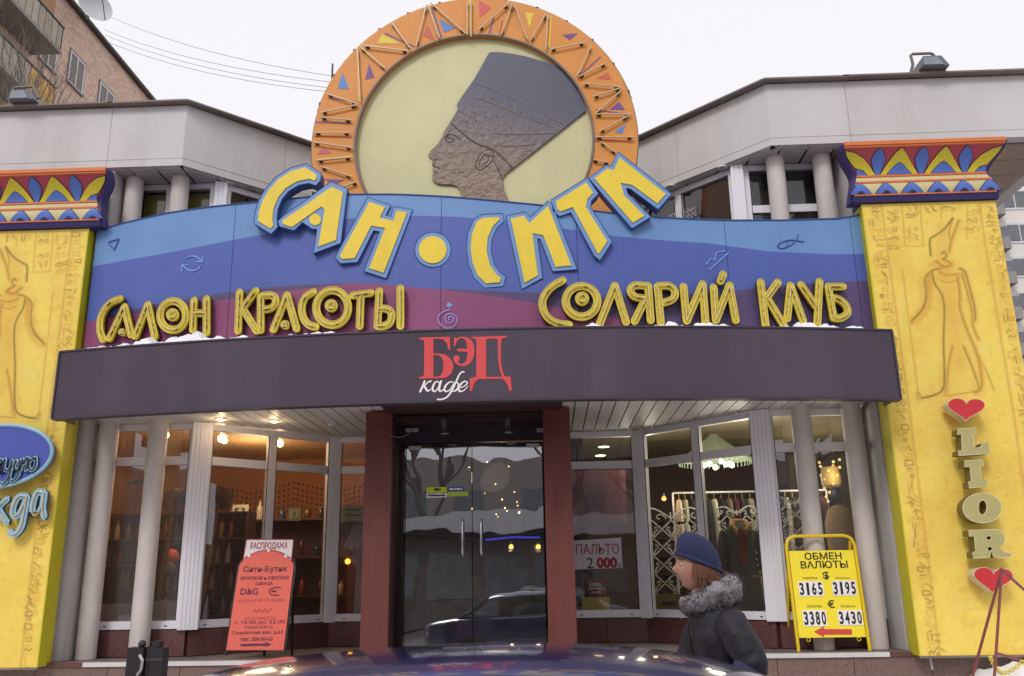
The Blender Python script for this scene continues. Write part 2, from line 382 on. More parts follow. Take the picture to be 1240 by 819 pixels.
# ============================================================ SHOP BUILDING
shop = thing('shop_building', (0, 10.5, 0.8), 'low pale rendered shop building with a recessed glass front, white slatted soffits and round posts', 'building')
def sp(mb_, name, m, **k): return mb_.build(name, m, shop, **k)
def ywin(x):                                       # plan line of the glazing
    x = abs(x)
    return 10.0 if x >= 3.2 else (10.0+(3.2-x) if x > 1.95 else 11.25)
def yfas(x):                                       # plan line of the roof fascia
    x = abs(x)
    return 9.5 if x >= 3.5 else (9.5+(3.5-x)*0.97 if x > 1.6 else 11.35)
ZS, ZT = 6.4, 7.2
for s in (-1, 1):                                  # roof fascia panels
    def P(x, dy=0.0): return (s*x, yfas(x)+dy)
    for a, b in ((1.6, 2.55), (2.553, 3.5), (3.5, 4.42), (4.425, 6.95) if s > 0 else (4.425, 8.0)) + (() if s > 0 else ((8.004, 11.0),)):
        pa, pb = Vector(P(a)), Vector(P(b)); d = (pb-pa).normalized(); n = Vector((-d.y, d.x)) if s > 0 else Vector((d.y, -d.x))
        mb = MB(); vs = []
        for q, z in ((pa, ZS), (pb, ZS), (pb, ZT), (pa, ZT)): vs.append((q.x, q.y, z))
        for q, z in ((pa, ZS), (pb, ZS), (pb, ZT), (pa, ZT)): vs.append((q.x+n.x*0.14, q.y+n.y*0.14, z))
        mb.add(vs, [(0, 1, 2, 3), (7, 6, 5, 4), (0, 4, 5, 1), (3, 2, 6, 7), (0, 3, 7, 4), (1, 5, 6, 2)])
        sp(mb, 'fascia_panel', mFascia)
        mb = MB(); mb.beam((pa.x-d.x*.04, pa.y-d.y*.04+0.02, ZT+0.022+(.002 if a<2 or a>4 else 0)), (pb.x+d.x*.04, pb.y+d.y*.04+0.02, ZT+0.018+(.002 if a<2 or a>4 else 0)), 0.24, 0.020); sp(mb, 'roof_flashing', mCap)
        mb = MB(); mb.beam((pa.x, pa.y+0.0, ZS+0.10), (pb.x, pb.y+0.0, ZS+0.10), 0.008, 0.010); sp(mb, 'drip_groove', mFascia)
    if s > 0:
        sp(MB().box(6.95, 7.09, 9.5, 14.5, ZS, ZT), 'fascia_panel', mFascia)
sp(MB().box(-1.6, 1.6, 11.35, 11.5, ZS, ZT), 'fascia_panel', mFascia)
sp(MB().box(-11, 6.94, 11.6, 16.4, ZT-0.15, ZT-0.02), 'roof', mCap)
# upper soffit: one slat after another, each cut to the plan
def slat_run(z, x0, x1, w, yf, yb, gap, mat, th=0.02):
    x = x0
    while x < x1-1e-4:
        a, b = x+gap/2, min(x+w, x1)-gap/2
        ya0, ya1, yb0, yb1 = yf(a), yf(b), yb(a), yb(b)
        if yb0-ya0 > 0.03 or yb1-ya1 > 0.03:
            mb = MB(); vs = [(a, ya0, z), (b, ya1, z), (b, yb1, z), (a, yb0, z), (a, ya0, z+th), (b, ya1, z+th), (b, yb1, z+th), (a, yb0, z+th)]
            mb.add(vs, [(3, 2, 1, 0), (4, 5, 6, 7), (0, 1, 5, 4), (1, 2, 6, 5), (2, 3, 7, 6), (3, 0, 4, 7)]); sp(mb, 'soffit_slat', mat)
        x += w
slat_run(6.385, -8.0, -1.7, 0.32, lambda x: yfas(x)+0.05, lambda x: ywin(x)+0.05 if x > -4.3 else 10.9, 0.030, mSlat)
slat_run(6.385, 1.7, 4.26, 0.32, lambda x: yfas(x)+0.05, lambda x: ywin(x)+0.05, 0.030, mSlat)
mSlatB = M('brown_soffit', (158, 142, 128), 0.5, var=0.08, rnd=0.05)
for i in range(10):                               # right end: slats running across
    sp(MB().box(4.27, 6.9, 9.66+i*0.42, 9.66+i*0.42+0.408, 6.385, 6.405), 'soffit_slat', mSlatB)
mb = MB(); mb.prism([(-11, 9.68), (-3.5, 9.68), (-1.7, 11.43), (1.7, 11.43), (3.5, 9.68), (6.93, 9.68), (6.93, 14.4), (-11, 14.4)], 0, 0.03)
mb.v = [(v[0], v[2], 6.41+v[1]) for v in mb.v]; sp(mb, 'soffit_backing', mDark)
mLampOn = EM('lit_downlight', (255, 214, 160), 14); mLampOff = M('downlight_glass', (190, 190, 186), 0.3)
for (x, y) in ((6.2, 9.93), (6.62, 10.86)):
    b = MB().lathe([(0.075, 0.012), (0.075, 0.0), (0.05, -0.002), (0.05, 0.01)], (x, y, 6.370), 14); d = sp(b, 'downlight', mFrame)
    MB().lathe([(0.001, 0.0), (0.045, 0.0), (0.045, -0.012), (0.001, -0.02)], (x, y, 6.364), 12).build('bulb', mLampOn, d)
for (x, y) in ((-3.12, 10.0), (3.02, 10.0), (2.45, 10.5)):
    b = MB().lathe([(0.06, 0.012), (0.06, 0.0), (0.04, -0.002), (0.04, 0.01)], (x, y, 6.370), 14); d = sp(b, 'downlight', mFrame)
    MB().lathe([(0.001, 0.0), (0.036, 0.0), (0.03, -0.006), (0.001, -0.01)], (x, y, 6.366), 12).build('bulb', mLampOff, d)
# lower soffit
ZL = 3.36
yawf = lambda x: 8.78-0.46*(1-min(1.0, (x/4.35)**2))+.125
slat_run(ZL, -4.28, -0.95, 0.145, yawf, lambda x: ywin(x)+0.02, 0.014, mSlat)
slat_run(ZL, 0.95, 4.28, 0.145, yawf, lambda x: ywin(x)+0.02, 0.014, mSlat)
for s in (-1, 1):
    mb = MB(); pts = [(0.95, 8.5), (2.5, 8.65), (4.26, 8.95), (4.26, 9.9), (4.3, 10.05), (3.2, 10.05), (1.95, 11.3), (0.95, 11.3)]
    mb.prism([(s*x, y) for x, y in pts], 0, 0.02)
    mb.v = [(v[0], v[2], ZL+0.03+v[1]) for v in mb.v]; sp(mb, 'soffit_backing', mDark)
for (x, y, on) in ((-2.9, 9.75, 1), (-2.35, 9.95, 1), (-1.75, 10.3, 0)):
    b = MB().lathe([(0.06, 0.012), (0.06, 0.0), (0.04, -0.002), (0.04, 0.01)], (x, y, ZL-0.014), 14); d = sp(b, 'downlight', mFrame)
    MB().lathe([(0.001, 0.0), (0.036, 0.0), (0.03, -0.006), (0.001, -0.01)], (x, y, ZL-0.018), 12).build('bulb', mLampOn if on else mLampOff, d)
    if on: light('downlight_glow', (x, y, ZL-0.08), 1.6, (1, .72, .38), 0.04)
# piers beside the glazing
for s in (-1, 1):
    sp(MB().box(min(s*4.34, s*5.9), max(s*4.34, s*5.9), 9.55, 10.12, 0.80, 6.384), 'wall', mWall); sp(MB().box(min(s*5.84, s*5.9), max(s*5.84, s*5.9), 10.123, 16.19, 0.80, 6.384), 'wall', mWall)
sp(MB().box(-11, -5.903, 9.7, 16.4, 0.8, 6.384), 'wall', mWall)
sp(MB().box(-11, 5.9, 16.2, 16.39, 0.80, 7.0), 'wall', mWall)
# round posts through both storeys
for x in (-4.20, -3.63, 3.60, 4.15):
    sp(MB().lathe([(0.106, 0.80), (0.106, 6.36), (0.106, 6.383)], (x, 9.8, 0), 24), 'post', mPole, smooth=True)
# granite plinth under the windows
def plan_pts(s): return [(s*4.33, 10.0), (s*3.2, 10.0), (s*1.95, 11.25), (s*0.95, 11.25)]
for s in (-1, 1):
    pp = plan_pts(s)
    for i in range(3):
        a, b = Vector(pp[i]), Vector(pp[i+1]); L = (b-a).length; n = max(1, round(L/0.62)); d = (b-a)/n
        for j in range(n):
            p = a+d*j; q = a+d*(j+1); e = (q-p).normalized()*0.003
            mb = MB(); mb.beam((p.x+e.x, p.y+e.y, 0.94), (q.x-e.x, q.y-e.y, 0.94), 0.10, 0.27); sp(mb, 'granite_panel', mGran)
# windows
gWarm = GLASS('shop_glass', (0.82, 0.81, 0.80), 1.7, 0.004, dust=0.10)
gUp = GLASS('upper_glass', (0.85, 0.85, 0.82), 0.9, 0.006, dust=0.06)
def window_bay(pa, pb, z0, z1, zt, glass, posts=(), wl=0.09, wr=0.09, ext=True):
    """framed bay from plan point pa to pb: sill, head, transom at zt, posts at fractions"""
    a = Vector((*pa, 0)); b = Vector((*pb, 0)); d = (b-a).normalized(); n = Vector((d.y, -d.x, 0))
    if n.y > 0: n = -n
    mb = MB(); D = 0.08
    at_ = lambda t, z: a+(b-a)*t+Vector((0, 0, z))
    mb.beam(at_(0, z0+0.04), at_(1, z0+0.04), D, 0.085); mb.beam(at_(0, z1-0.035), at_(1, z1-0.035), D, 0.07)
    L = (b-a).length; fr = [0.0]+list(posts)+[1.0]
    for t, w in ((wl/2/L, wl), (1-wr/2/L, wr)):
        mb.beam(at_(t, z0+0.083), at_(t, z1-0.071), w, D-0.004, up=d.cross(Vector((0, 0, 1))))
    for t in posts: mb.beam(at_(t, z0+0.083), at_(t, z1-0.071), 0.10, D-0.006, up=d.cross(Vector((0, 0, 1))))
    f = sp(mb, 'window_frame', mFrame)
    if zt:
        tb = MB().beam(at_(0.02, zt), at_(0.98, zt), D-0.010, 0.095); tb.build('transom', mFrame, f)
    for i in range(len(fr)-1):
        p, q = at_(fr[i]+0.01, 0), at_(fr[i+1]-0.01, 0)
        for za, zb in (((z0+0.05, zt-0.03), (zt+0.03, z1-0.05)) if zt else ((z0+0.05, z1-0.05),)):
            g = MB(); nn = n*0.006
            vs = [p+Vector((0, 0, za)), q+Vector((0, 0, za)), q+Vector((0, 0, zb)), p+Vector((0, 0, zb))]
            if (vs[1]-vs[0]).cross(vs[3]-vs[0]).dot(n) < 0: vs = vs[::-1]
            g.add(vs, [(0, 1, 2, 3)]); g.build('pane', glass, f)
        # dark rubber gasket lines
        gk = MB()
        for tt, sg in ((fr[i], 1), (fr[i+1], -1)):
            off = (wl if i == 0 and sg > 0 else wr if i == len(fr)-2 and sg < 0 else 0.05)
            c = a+(b-a)*tt+d*sg*(off+0.004)
            gk.beam(c+n*(D/2-0.006)+Vector((0, 0, z0+0.084)), c+n*(D/2-0.006)+Vector((0, 0, z1-0.072)), 0.008, 0.008, up=(0, 1, 0))
        gk.build('gasket', mDark, f)
    for i in range(len(fr)-1):                      # little drain caps along the sill
        for q in (0.2, 0.8):
            t = fr[i]+(fr[i+1]-fr[i])*q; c = at_(t, z0+0.03)+n*(D/2)
            MB().beam(c, c+n*0.004, 0.03, 0.012).build('drain_cap', mClip, f)
    return f
for s in (-1, 1):
    A, B_, C_, D_ = plan_pts(s)
    window_bay(A, B_, 1.09, 3.35, 2.925, gWarm, wl=0.08, wr=0.12)
    window_bay(B_, C_, 1.09, 3.35, 2.925, gWarm, posts=(0.5,), wl=0.12, wr=0.10)
    window_bay(C_, D_, 1.09, 3.35, 2.925, gWarm, wl=0.10, wr=0.05)
    window_bay(A, B_, 4.4, 6.375, 5.80, gUp, posts=(0.45,) if s < 0 else (), wl=0.08, wr=0.12)
    window_bay(B_, C_, 4.4, 6.375, 5.80 if s < 0 else None, gUp, posts=(0.5,), wl=0.12, wr=0.10)
    window_bay(C_, D_, 4.4, 6.375, 5.80, gUp, wl=0.10, wr=0.05)
    for z0, z1 in ((1.075, 3.352), (4.35, 6.38)):  # ribbed cover posts on the corners
        for (cx, cy), w in ((B_, 0.215 if z0 < 3 else 0.15), (C_, 0.13)):
            mb = MB(); d = Vector((-s, 0.42, 0)).normalized(); n = Vector((d.y, -d.x, 0)); n = n if n.y < 0 else -n
            c = Vector((cx, cy, 0))+n*0.045
            mb.beam(c+Vector((0, 0, z0)), c+Vector((0, 0, z1)), w, 0.05, up=n)
            k = 5 if w > 0.2 else 3
            for j in range(k):
                cc = c+d*((j-(k-1)/2)*w/k)+n*0.029; mb.beam(cc+Vector((0, 0, z0+0.002)), cc+Vector((0, 0, z1-0.002)), w/k*0.72, 0.008, up=n)
            sp(mb, 'corner_post', mFrame)
# band of wall between the storeys, floor slab and interior rooms
for s in (-1, 1):
    pp = plan_pts(s)
    for i in range(3):
        mb = MB(); mb.beam((pp[i][0], pp[i][1]+0.05, 3.9), (pp[i+1][0], pp[i+1][1]+0.05, 3.9), 0.12, 0.96); sp(mb, 'spandrel', mWall)
mRoomL = M('orange_plaster', (166, 108, 66), 0.8, var=0.10, vs=2, bump=0.1)
mRoomR = M('plum_plaster', (84, 62, 58), 0.8, var=0.10, vs=1.5)
mCeil = M('room_ceiling', (150, 138, 104), 0.7, var=0.06)
mFloorIn = M('room_floor', (70, 56, 50), 0.4, var=0.2)
mRoomD = M('dark_lobby', (56, 44, 46), 0.8, var=0.2)
def room(x0, x1, yb, zt, mw, mc, z0=0.80):
    y0 = 10.06
    sp(MB().box(x0, x1, yb, yb+0.1, z0, zt), 'room_wall', mw)
    sp(MB().box(x0-0.08, x0-0.002, 11.5, yb, z0, zt), 'room_wall', mw); sp(MB().box(x1+0.002, x1+0.08, 11.5, yb, z0, zt), 'room_wall', mw)
room(-5.8, -1.25, 14.0, 3.5, mRoomL, mCeil); room(1.25, 5.8, 14.6, 3.5, mRoomR, mCeil); room(-1.08, 1.08, 15.0, 3.5, mRoomD, mCeil)
for (x0, x1, m) in ((-5.8, -1.2, M('warm_ceiling', (196, 150, 96), 0.7, var=0.05)), (1.2, 5.8, mCeil), (-1.15, 1.15, mRoomD)):
    mb = MB(); s = 1 if x0 > 0 else -1
    s_room = s
    if abs(x0) == 1.15: mb.box(x0, x1, 10.6, 15.2, 3.5, 3.53)
    else:
        pts = [(0.95*s, 11.37), (1.98*s, 11.37), (3.22*s, 10.14), (5.8*s, 10.14), (5.8*s, 15), (0.95*s, 15)]
        mb.prism(pts, 0, 0.03); mb.v = [(v[0], v[2], 3.45+v[1]) for v in mb.v]
    sp(mb, 'room_ceiling', m)
sp(MB().box(-4.33, 4.33, 11.6, 15.2, 4.0, 4.06), 'upper_floor', mRoomD)
sp(MB().prism([(-4.33, 9.45), (4.33, 9.45), (4.33, 9.93), (3.2, 9.93), (1.9, 11.18), (-1.9, 11.18), (-3.2, 9.93), (-4.33, 9.93)], 0, .06), 'bounce_deck', mSnow)  # unseen snowy deck added to bounce light up onto the upper soffit
_d = bpy.data.objects['bounce_deck']; _o = ORG['shop_building']
for v in _d.data.vertices: w = v.co + _o; v.co = Vector((w.x, w.z, 3.80 + w.y)) - _o
_d.data.flip_normals()
# upper rooms: blinds just behind the glass
mBlindY = M('olive_blind', (168, 152, 62), 0.7, var=0.06, stretch=(1, 1, 6)); mBlindD = M('dark_blind', (92, 84, 66), 0.7, var=0.15); mBlindR = M('crimson_banner', (112, 44, 60), 0.6, var=0.08)
def blind(pa, pb, z0, z1, m, off=0.10):
    a = Vector((*pa, 0)); b = Vector((*pb, 0)); d = (b-a).normalized(); n = Vector((d.y, -d.x, 0)); n = n if n.y < 0 else -n
    a = a-n*off; b = b-n*off; mb = MB(); N = 1
    mb.beam(a+Vector((0, 0, (z0+z1)/2)), b+Vector((0, 0, (z0+z1)/2)), 0.01, z1-z0); return sp(mb, 'blind', m)
blind((-4.2, 10.0), (-3.25, 10.0), 4.4, 6.3, mBlindY); blind((-3.05, 10.15), (-2.6, 10.6), 4.4, 6.28, mBlindD); blind((-2.5, 10.7), (-2.05, 11.15), 4.4, 6.28, mBlindD)
blind((3.25, 10.0), (4.25, 10.0), 4.4, 6.28, mBlindD, 0.5); blind((3.15, 10.05), (2.02, 11.18), 4.4, 6.28, mBlindR, 0.03)
blind((1.9, 11.25), (1.0, 11.25), 4.4, 6.28, mBlindY); blind((-1.9, 11.25), (-1.0, 11.25), 4.4, 6.28, mBlindD)
sp(MB().box(-4.3, 4.3, 13.0, 13.1, 4.06, 6.35), 'room_wall', mRoomR)
mb = MB(); random.seed(3)
for k in range(9):                               # faded handwriting on the crimson banner
    x0 = 2.72-k*0.035; pts = [Vector((x0+0.02*math.sin(j*2.1+k), ywin(x0)-0.03, 5.92+0.02*k*0.2+j*0.02+0.012*math.cos(j*3+k))) for j in range(8)]
    mb.tube([(p.x, p.y-0.02, p.z) for p in pts], 0.004, 4)
sp(mb, 'banner_scrawl', mWhite)

# ------------------------------------------------------------ entrance portal
def rp(x0, x1, y0, y1, z0, z1, name, m, **k): return sp(MB().box(x0, x1, y0, y1, z0, z1), name, m, **k)
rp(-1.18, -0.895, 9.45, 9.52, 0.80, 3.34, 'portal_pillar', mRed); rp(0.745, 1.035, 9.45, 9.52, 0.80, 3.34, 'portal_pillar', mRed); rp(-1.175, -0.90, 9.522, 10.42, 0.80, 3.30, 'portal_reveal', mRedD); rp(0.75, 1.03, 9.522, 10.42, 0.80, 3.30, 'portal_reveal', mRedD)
YD = 9.86
px_ = lambda u, v: at(u, v, Y=YD)
zdt, zhd = px_(568, 537).z, px_(568, 514).z
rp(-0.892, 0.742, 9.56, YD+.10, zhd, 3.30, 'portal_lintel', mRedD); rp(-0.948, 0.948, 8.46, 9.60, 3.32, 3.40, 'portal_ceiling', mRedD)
rp(-1.05, -0.95, 10.43, 11.3, 0.8, 3.45, 'wall', mRoomD); rp(0.95, 1.05, 10.43, 11.3, 0.8, 3.45, 'wall', mRoomD)
rp(-0.892, 0.742, YD-.03, YD+.07, zdt+.012, zhd-.003, 'door_header', M('header_metal', (58, 52, 62), 0.35, var=0.1, metal=0.4))
gDoor = GLASS('door_glass', (0.5, 0.49, 0.52), 3.2, 0.004, dust=0.07); gSide = GLASS('ribbed_side_glass', (0.3, 0.28, 0.28), 1.2, 0.003)
dh = M('fitting_plate', (196, 192, 196), 0.3, metal=0.6, var=0.05)
xl, xm, xr = px_(491, 650).x, px_(572, 650).x, .722
for s, x0, x1 in ((-1, xl, xm-.004), (1, xm+.004, xr)):
    d = sp(MB().box(x0, x1, YD, YD+.012, 0.83, zdt), 'door', gDoor)
    hx = px_(560.5 if s < 0 else 583, 650).x; za, zb = px_(572, 670).z, px_(572, 632).z
    MB().tube([(hx, YD, za-.02), (hx, YD-.05, za), (hx, YD-.06, za+.035), (hx, YD-.06, zb-.035), (hx, YD-.05, zb), (hx, YD, zb+.02)], 0.013, 10).build('handle', mSteel, d, smooth=True)
    for zz in (0.86, zdt-.04):
        xa = x0+0.02 if s < 0 else x1-0.17
        MB().box(xa, xa+0.14, YD-.010, YD+.022, zz-0.022, zz+0.022).build('hinge_plate', dh, d)
d = rp(-0.892, xl-.006, YD, YD+.02, 0.83, zdt, 'side_light', gSide); mb = MB()
for j in range(int((xl+.892)/.02)): mb.box(-.892+0.02*j+0.006, -.892+0.02*j+0.012, YD-.01, YD-.002, 0.84, zdt)
mb.build('reeding', mRedD, d, kind='stuff')
for u in (492, 650): a = px_(u, 522); sp(MB().box(a.x, a.x+.14, YD-.045, YD-.032, a.z-.022, a.z+.022), 'header_plate', dh)
rp(-0.892, 0.742, YD-.1, YD+.12, 0.798, 0.828, 'threshold', dh)
sp(MB().box(-0.40, 0.36, YD+.04, YD+.08, zdt-.10, zdt-.05), 'door_closer', mSteel)
def stick(u0, v0, u1, v1, m, t=None, tm=None):
    a, b_ = px_(u0, v1), px_(u1, v0); sp(MB().box(a.x, b_.x, YD-.006, YD-.001, a.z, b_.z), 'sticker', m)
    if t: text_part(t, 'sticker_lettering', tm, shop, (a.x+b_.x)/2, (a.z+b_.z)/2, (b_.x-a.x)*.8, (b_.z-a.z)*.45, YD-.007)
stick(516.5, 590, 541, 597, M('lime_sticker', (196, 214, 40), 0.5)); stick(516.5, 597.5, 541, 603, mWhite); blurred_line(shop, mBlk, 519, 539, 600.2, 2.6, YD-.007, 3); blurred_line(shop, mClip, 526, 533, 593, 3.6, YD-.007, 4); blurred_line(shop, mWhite, 545, 561, 592.4, 2.6, YD-.007, 5)
stick(541.5, 595.5, 567, 601.5, M('lime_sticker_b', (170, 190, 50), 0.5)); stick(541.5, 589.5, 562, 595, M('blue_sticker', (60, 70, 150), 0.5))
# two little spotlights and the loose cable under the awning
for x in (-0.33, 0.36):
    d = sp(MB().box(x-0.025, x+0.025, 9.47, 9.51, 3.10, 3.24), 'spotlight', mSteel)
    MB().lathe([(0.02, 0.05), (0.035, 0.0), (0.05, -0.03), (0.045, -0.035)], (x+0.01, 9.45, 3.11), 12).build('spotlight_shade', mSteel, d)
sp(MB().tube([(v[0], 9.44, v[1]) for v in smoothpath([(-1.0, 3.16), (-0.93, 3.09), (-0.82, 3.05), (-0.72, 3.08), (-0.65, 3.15)])], 0.006, 5), 'cable', M('grey_cable', (110, 100, 100), 0.6))

# ============================================================ PYLONS with carved panels
def dist_poly(PX, PZ, pts):
    D = np.full(PX.shape, 1e9)
    for (x0, z0), (x1, z1) in zip(pts[:-1], pts[1:]):
        dx, dz = x1-x0, z1-z0; L = dx*dx+dz*dz+1e-12
        t = np.clip(((PX-x0)*dx+(PZ-z0)*dz)/L, 0, 1); D = np.minimum(D, np.hypot(PX-x0-t*dx, PZ-z0-t*dz))
    return D
zF = zm(1030, 230, 3.033)
def wl(pts, fr, Y=9.2): return [(lambda p: (p.x, p.z))(at(*fr(*q), Y=Y)) for q in pts]
SM = lambda pts, k=5: [tuple(p) for p in smoothpath(pts, k)]
figure = [  # (path, half width m, stain, dark)
    ([(295, 240), (292, 185), (310, 170), (345, 145), (375, 105)], .012, .3, 1.0), ([(398, 115), (370, 190), (362, 230)], .012, .8, .3), ([(375, 108), (362, 160), (372, 200)], .008, .8, .3),
    ([(335, 235), (345, 228), (352, 245), (340, 255)], .010, .7, .7), ([(315, 265), (345, 285), (372, 276), (345, 258)], .013, 1.0, .2),
    ([(330, 290), (300, 298), (275, 325), (278, 380), (268, 430), (225, 485)], .011, .6, .7), ([(290, 320), (288, 390), (268, 445), (232, 480)], .022, .9, .0),
    ([(300, 305), (310, 345), (335, 385), (345, 440), (342, 560), (345, 680), (338, 735), (300, 758), (260, 765)], .011, .4, .95),
    ([(400, 290), (420, 302), (435, 350), (455, 430), (458, 480)], .012, .6, .75), ([(410, 310), (428, 370), (445, 440), (450, 500), (470, 550)], .010, .8, .4),
    ([(392, 320), (402, 380), (403, 440), (430, 520), (470, 620), (482, 720), (455, 745)], .012, .9, .3), ([(375, 575), (360, 650), (350, 740)], .010, .9, .2),
    ([(415, 575), (450, 660), (475, 735)], .010, .6, .6), ([(455, 590), (500, 670), (525, 735)], .007, .6, .2),
    ([(330, 305), (355, 318), (395, 312)], .018, .8, .0), ([(335, 335), (360, 345), (395, 335)], .012, .6, .0), ([(262, 765), (245, 745), (250, 770)], .008, .7, .2),
    ([(345, 745), (352, 758), (410, 750), (470, 742)], .006, .6, .1)]
vlines = [([(112, 50), (215, 800), (300, 1480), (345, 1850)], .007), ([(188, 60), (200, 200)], .005), ([(255, 60), (268, 208)], .005), ([(330, 60), (333, 105)], .005),
          ([(472, 55), (565, 620), (600, 830), (690, 1480), (735, 1850)], .007), ([(190, 290), (250, 760)], .005), ([(195, 207), (268, 207)], .004), ([(430, 60), (428, 180)], .004)]
def pylon(s, label):
    x0, x1 = (4.325, 5.78) if s > 0 else (-5.95, -4.377); z0, z1 = 0.775, 5.49
    root = thing('egyptian_pylon', ((x0+x1)/2, 9.3, z0), label, 'pylon')
    rng = random.Random(5 if s > 0 else 9)
    nx = int((x1-x0)/0.0085); nz = int((z1-z0)/0.0085)
    X = np.linspace(x0, x1, nx); Z = np.linspace(z0, z1, nz); PX, PZ = np.meshgrid(X, Z)
    H = np.zeros(PX.shape); ST = np.zeros(PX.shape); DK = np.zeros(PX.shape)
    mir = (lambda p: p) if s > 0 else (lambda p: [(-a-0.03, b) for a, b in p])
    def stroke(pts, w, st, dk, dep=0.006):
        xs = [p[0] for p in pts]; zs = [p[1] for p in pts]; mg = w*5
        m = (PX > min(xs)-mg) & (PX < max(xs)+mg) & (PZ > min(zs)-mg) & (PZ < max(zs)+mg)
        if not m.any(): return
        d = dist_poly(PX[m], PZ[m], pts); g = np.exp(-(d/w)**2); g2 = np.exp(-(d/(w*2.4))**2)
        H[m] = np.minimum(H[m], -g*dep); H[m] += 0.4*dep*g2; ST[m] = np.maximum(ST[m], g2*st); DK[m] = np.maximum(DK[m], g*dk)
    for pts, w, st, dk in figure: stroke(SM(mir(wl(pts, zF))), w, st, dk, 0.011)
    for pts, w in vlines: stroke(mir(wl(pts, zF)), w, .55, .15, .004)
    # hieroglyph columns down both borders and in the heading
    def glyph(cx, cz, sz):
        k = rng.randint(0, 6); q = lambda a, b: (cx+a*sz, cz+b*sz)
        P = [[[q(-1, -1), q(-1, 1)], [q(0, -1), q(0, .8)]], [[q(-1, .6), q(1, -.6)], [q(-.2, -1), q(.6, -1)]], [[q(math.cos(t)*.7, math.sin(t)*.7) for t in np.linspace(0, 5.2, 9)]],
             [[q(-1, 0), q(0, .9), q(1, 0)], [q(0, .9), q(0, -1)]], [[q(-1, -.8), q(1, -.8), q(1, .5), q(-1, .5), q(-1, -.8)]], [[q(-1, t), q(-.3, t+.4), q(.3, t), q(1, t+.4)] for t in (-.7, .3)],
             [[q(-.6, 1), q(.3, .2), q(-.2, -.3), q(.8, -1)]]][k]
        for pp in P: stroke([(a+rng.uniform(-.008,.008), b+rng.uniform(-.008,.008)) for a, b in pp], 0.005+0.003*rng.random(), 0.38, rng.choice([.1,.2,.7,.9])*rng.uniform(.7,1), .004)
    for fr in (86, 515):
        for j in range(66):
            yy = 72+j*26.5+rng.uniform(-5, 5); dx = (yy-50)*(103/750.0) if fr < 300 else (yy-50)*(128/775.0)
            for ox in ((-12, 10) if rng.random() < .6 else (0,)):
                p = wl([(fr+dx+ox+rng.uniform(-4, 4), yy)], zF)[0]; glyph(mir([p])[0][0], p[1], rng.uniform(.022, .042))
    for pts, w, st in (([(350, 300), (352, 380), (370, 470)], .14, .5), ([(372, 470), (380, 560), (400, 640)], .10, .35), ([(278, 330), (275, 430), (235, 480)], .05, .6), ([(425, 330), (450, 470)], .05, .4), ([(350, 640), (345, 740)], .05, .45), ([(345, 150), (335, 240)], .08, .4), ([(460, 640), (478, 740)], .05, .3)): stroke(mir(wl(pts, zF)), w*.5, st, 0, .0)
    for cx, ys in ((155, (85, 110, 150, 185, 212)), (228, (70, 95, 150, 180)), (290, (75,)), (358, (70,)), (448, (85, 115, 150))):
        for yy in ys:
            p = wl([(cx, yy)], zF)[0]; glyph(mir([p])[0][0]-.03, p[1], 0.036); glyph(mir([p])[0][0]+.04, p[1]+.015, 0.030)
    V = np.stack([PX.ravel(), (9.2-H).ravel(), PZ.ravel()], 1) - np.array(root.location)
    idx = np.arange(nx*nz).reshape(nz, nx); F = np.stack([idx[:-1, :-1].ravel(), idx[:-1, 1:].ravel(), idx[1:, 1:].ravel(), idx[1:, :-1].ravel()], 1)
    me = bpy.data.meshes.new('carved_panel'); me.vertices.add(len(V)); me.vertices.foreach_set('co', V.ravel())
    me.loops.add(F.size); me.loops.foreach_set('vertex_index', F.ravel().astype('i')); me.polygons.add(len(F)); me.polygons.foreach_set('loop_start', np.arange(0, F.size, 4).astype('i'))
    me.update(calc_edges=True); me.shade_smooth()
    at1 = me.attributes.new('stain', 'FLOAT', 'POINT'); at1.data.foreach_set('value', ST.ravel().astype('f')); at2 = me.attributes.new('dark', 'FLOAT', 'POINT'); at2.data.foreach_set('value', DK.ravel().astype('f'))
    me.materials.append(mPyl); o = bpy.data.objects.new('carved_panel', me); COL.objects.link(o); o.parent = root; ORG[o.name] = Vector(root.location)
    MB().box(x0, x1, 9.206, 9.44, z0, z1).build('box_body', mPylS, root)
    xe = x0 if s > 0 else x1
    MB().box(xe-0.006, xe+0.006, 9.192, 9.205, z0, z1).build('edge_trim', mPylS, root)
    MB().box(x0, x1, 9.19, 9.205, z0-0.02, z0-0.002).build('edge_trim', mCap, root)
    return root, x0, x1
mPyl = M('printed_relief', (240, 211, 98), 0.55, var=0.05, vs=5, spec=0.3); n = mPyl.node_tree; b = n.nodes['Principled BSDF']; src = b.inputs['Base Color'].links[0].from_socket
tc = n.nodes.new('ShaderNodeTexCoord')
def mixin(fac, A, colr):
    mi = n.nodes.new('ShaderNodeMix'); mi.data_type = 'RGBA'; n.links.new(fac, mi.inputs['Factor']); n.links.new(A, mi.inputs['A']); mi.inputs['B'].default_value = (*s2l(colr), 1); return mi.outputs['Result']
def nfac(scale, lo, hi, mxv, detail=8, rough=.6, dist=0.0):
    z = n.nodes.new('ShaderNodeTexNoise'); z.inputs['Scale'].default_value = scale; z.inputs['Detail'].default_value = detail; z.inputs['Roughness'].default_value = rough; z.inputs['Distortion'].default_value = dist
    n.links.new(tc.outputs['Object'], z.inputs['Vector']); r = n.nodes.new('ShaderNodeMapRange'); r.inputs['From Min'].default_value = lo; r.inputs['From Max'].default_value = hi; r.inputs['To Max'].default_value = mxv
    n.links.new(z.outputs['Fac'], r.inputs['Value']); return r.outputs[0]
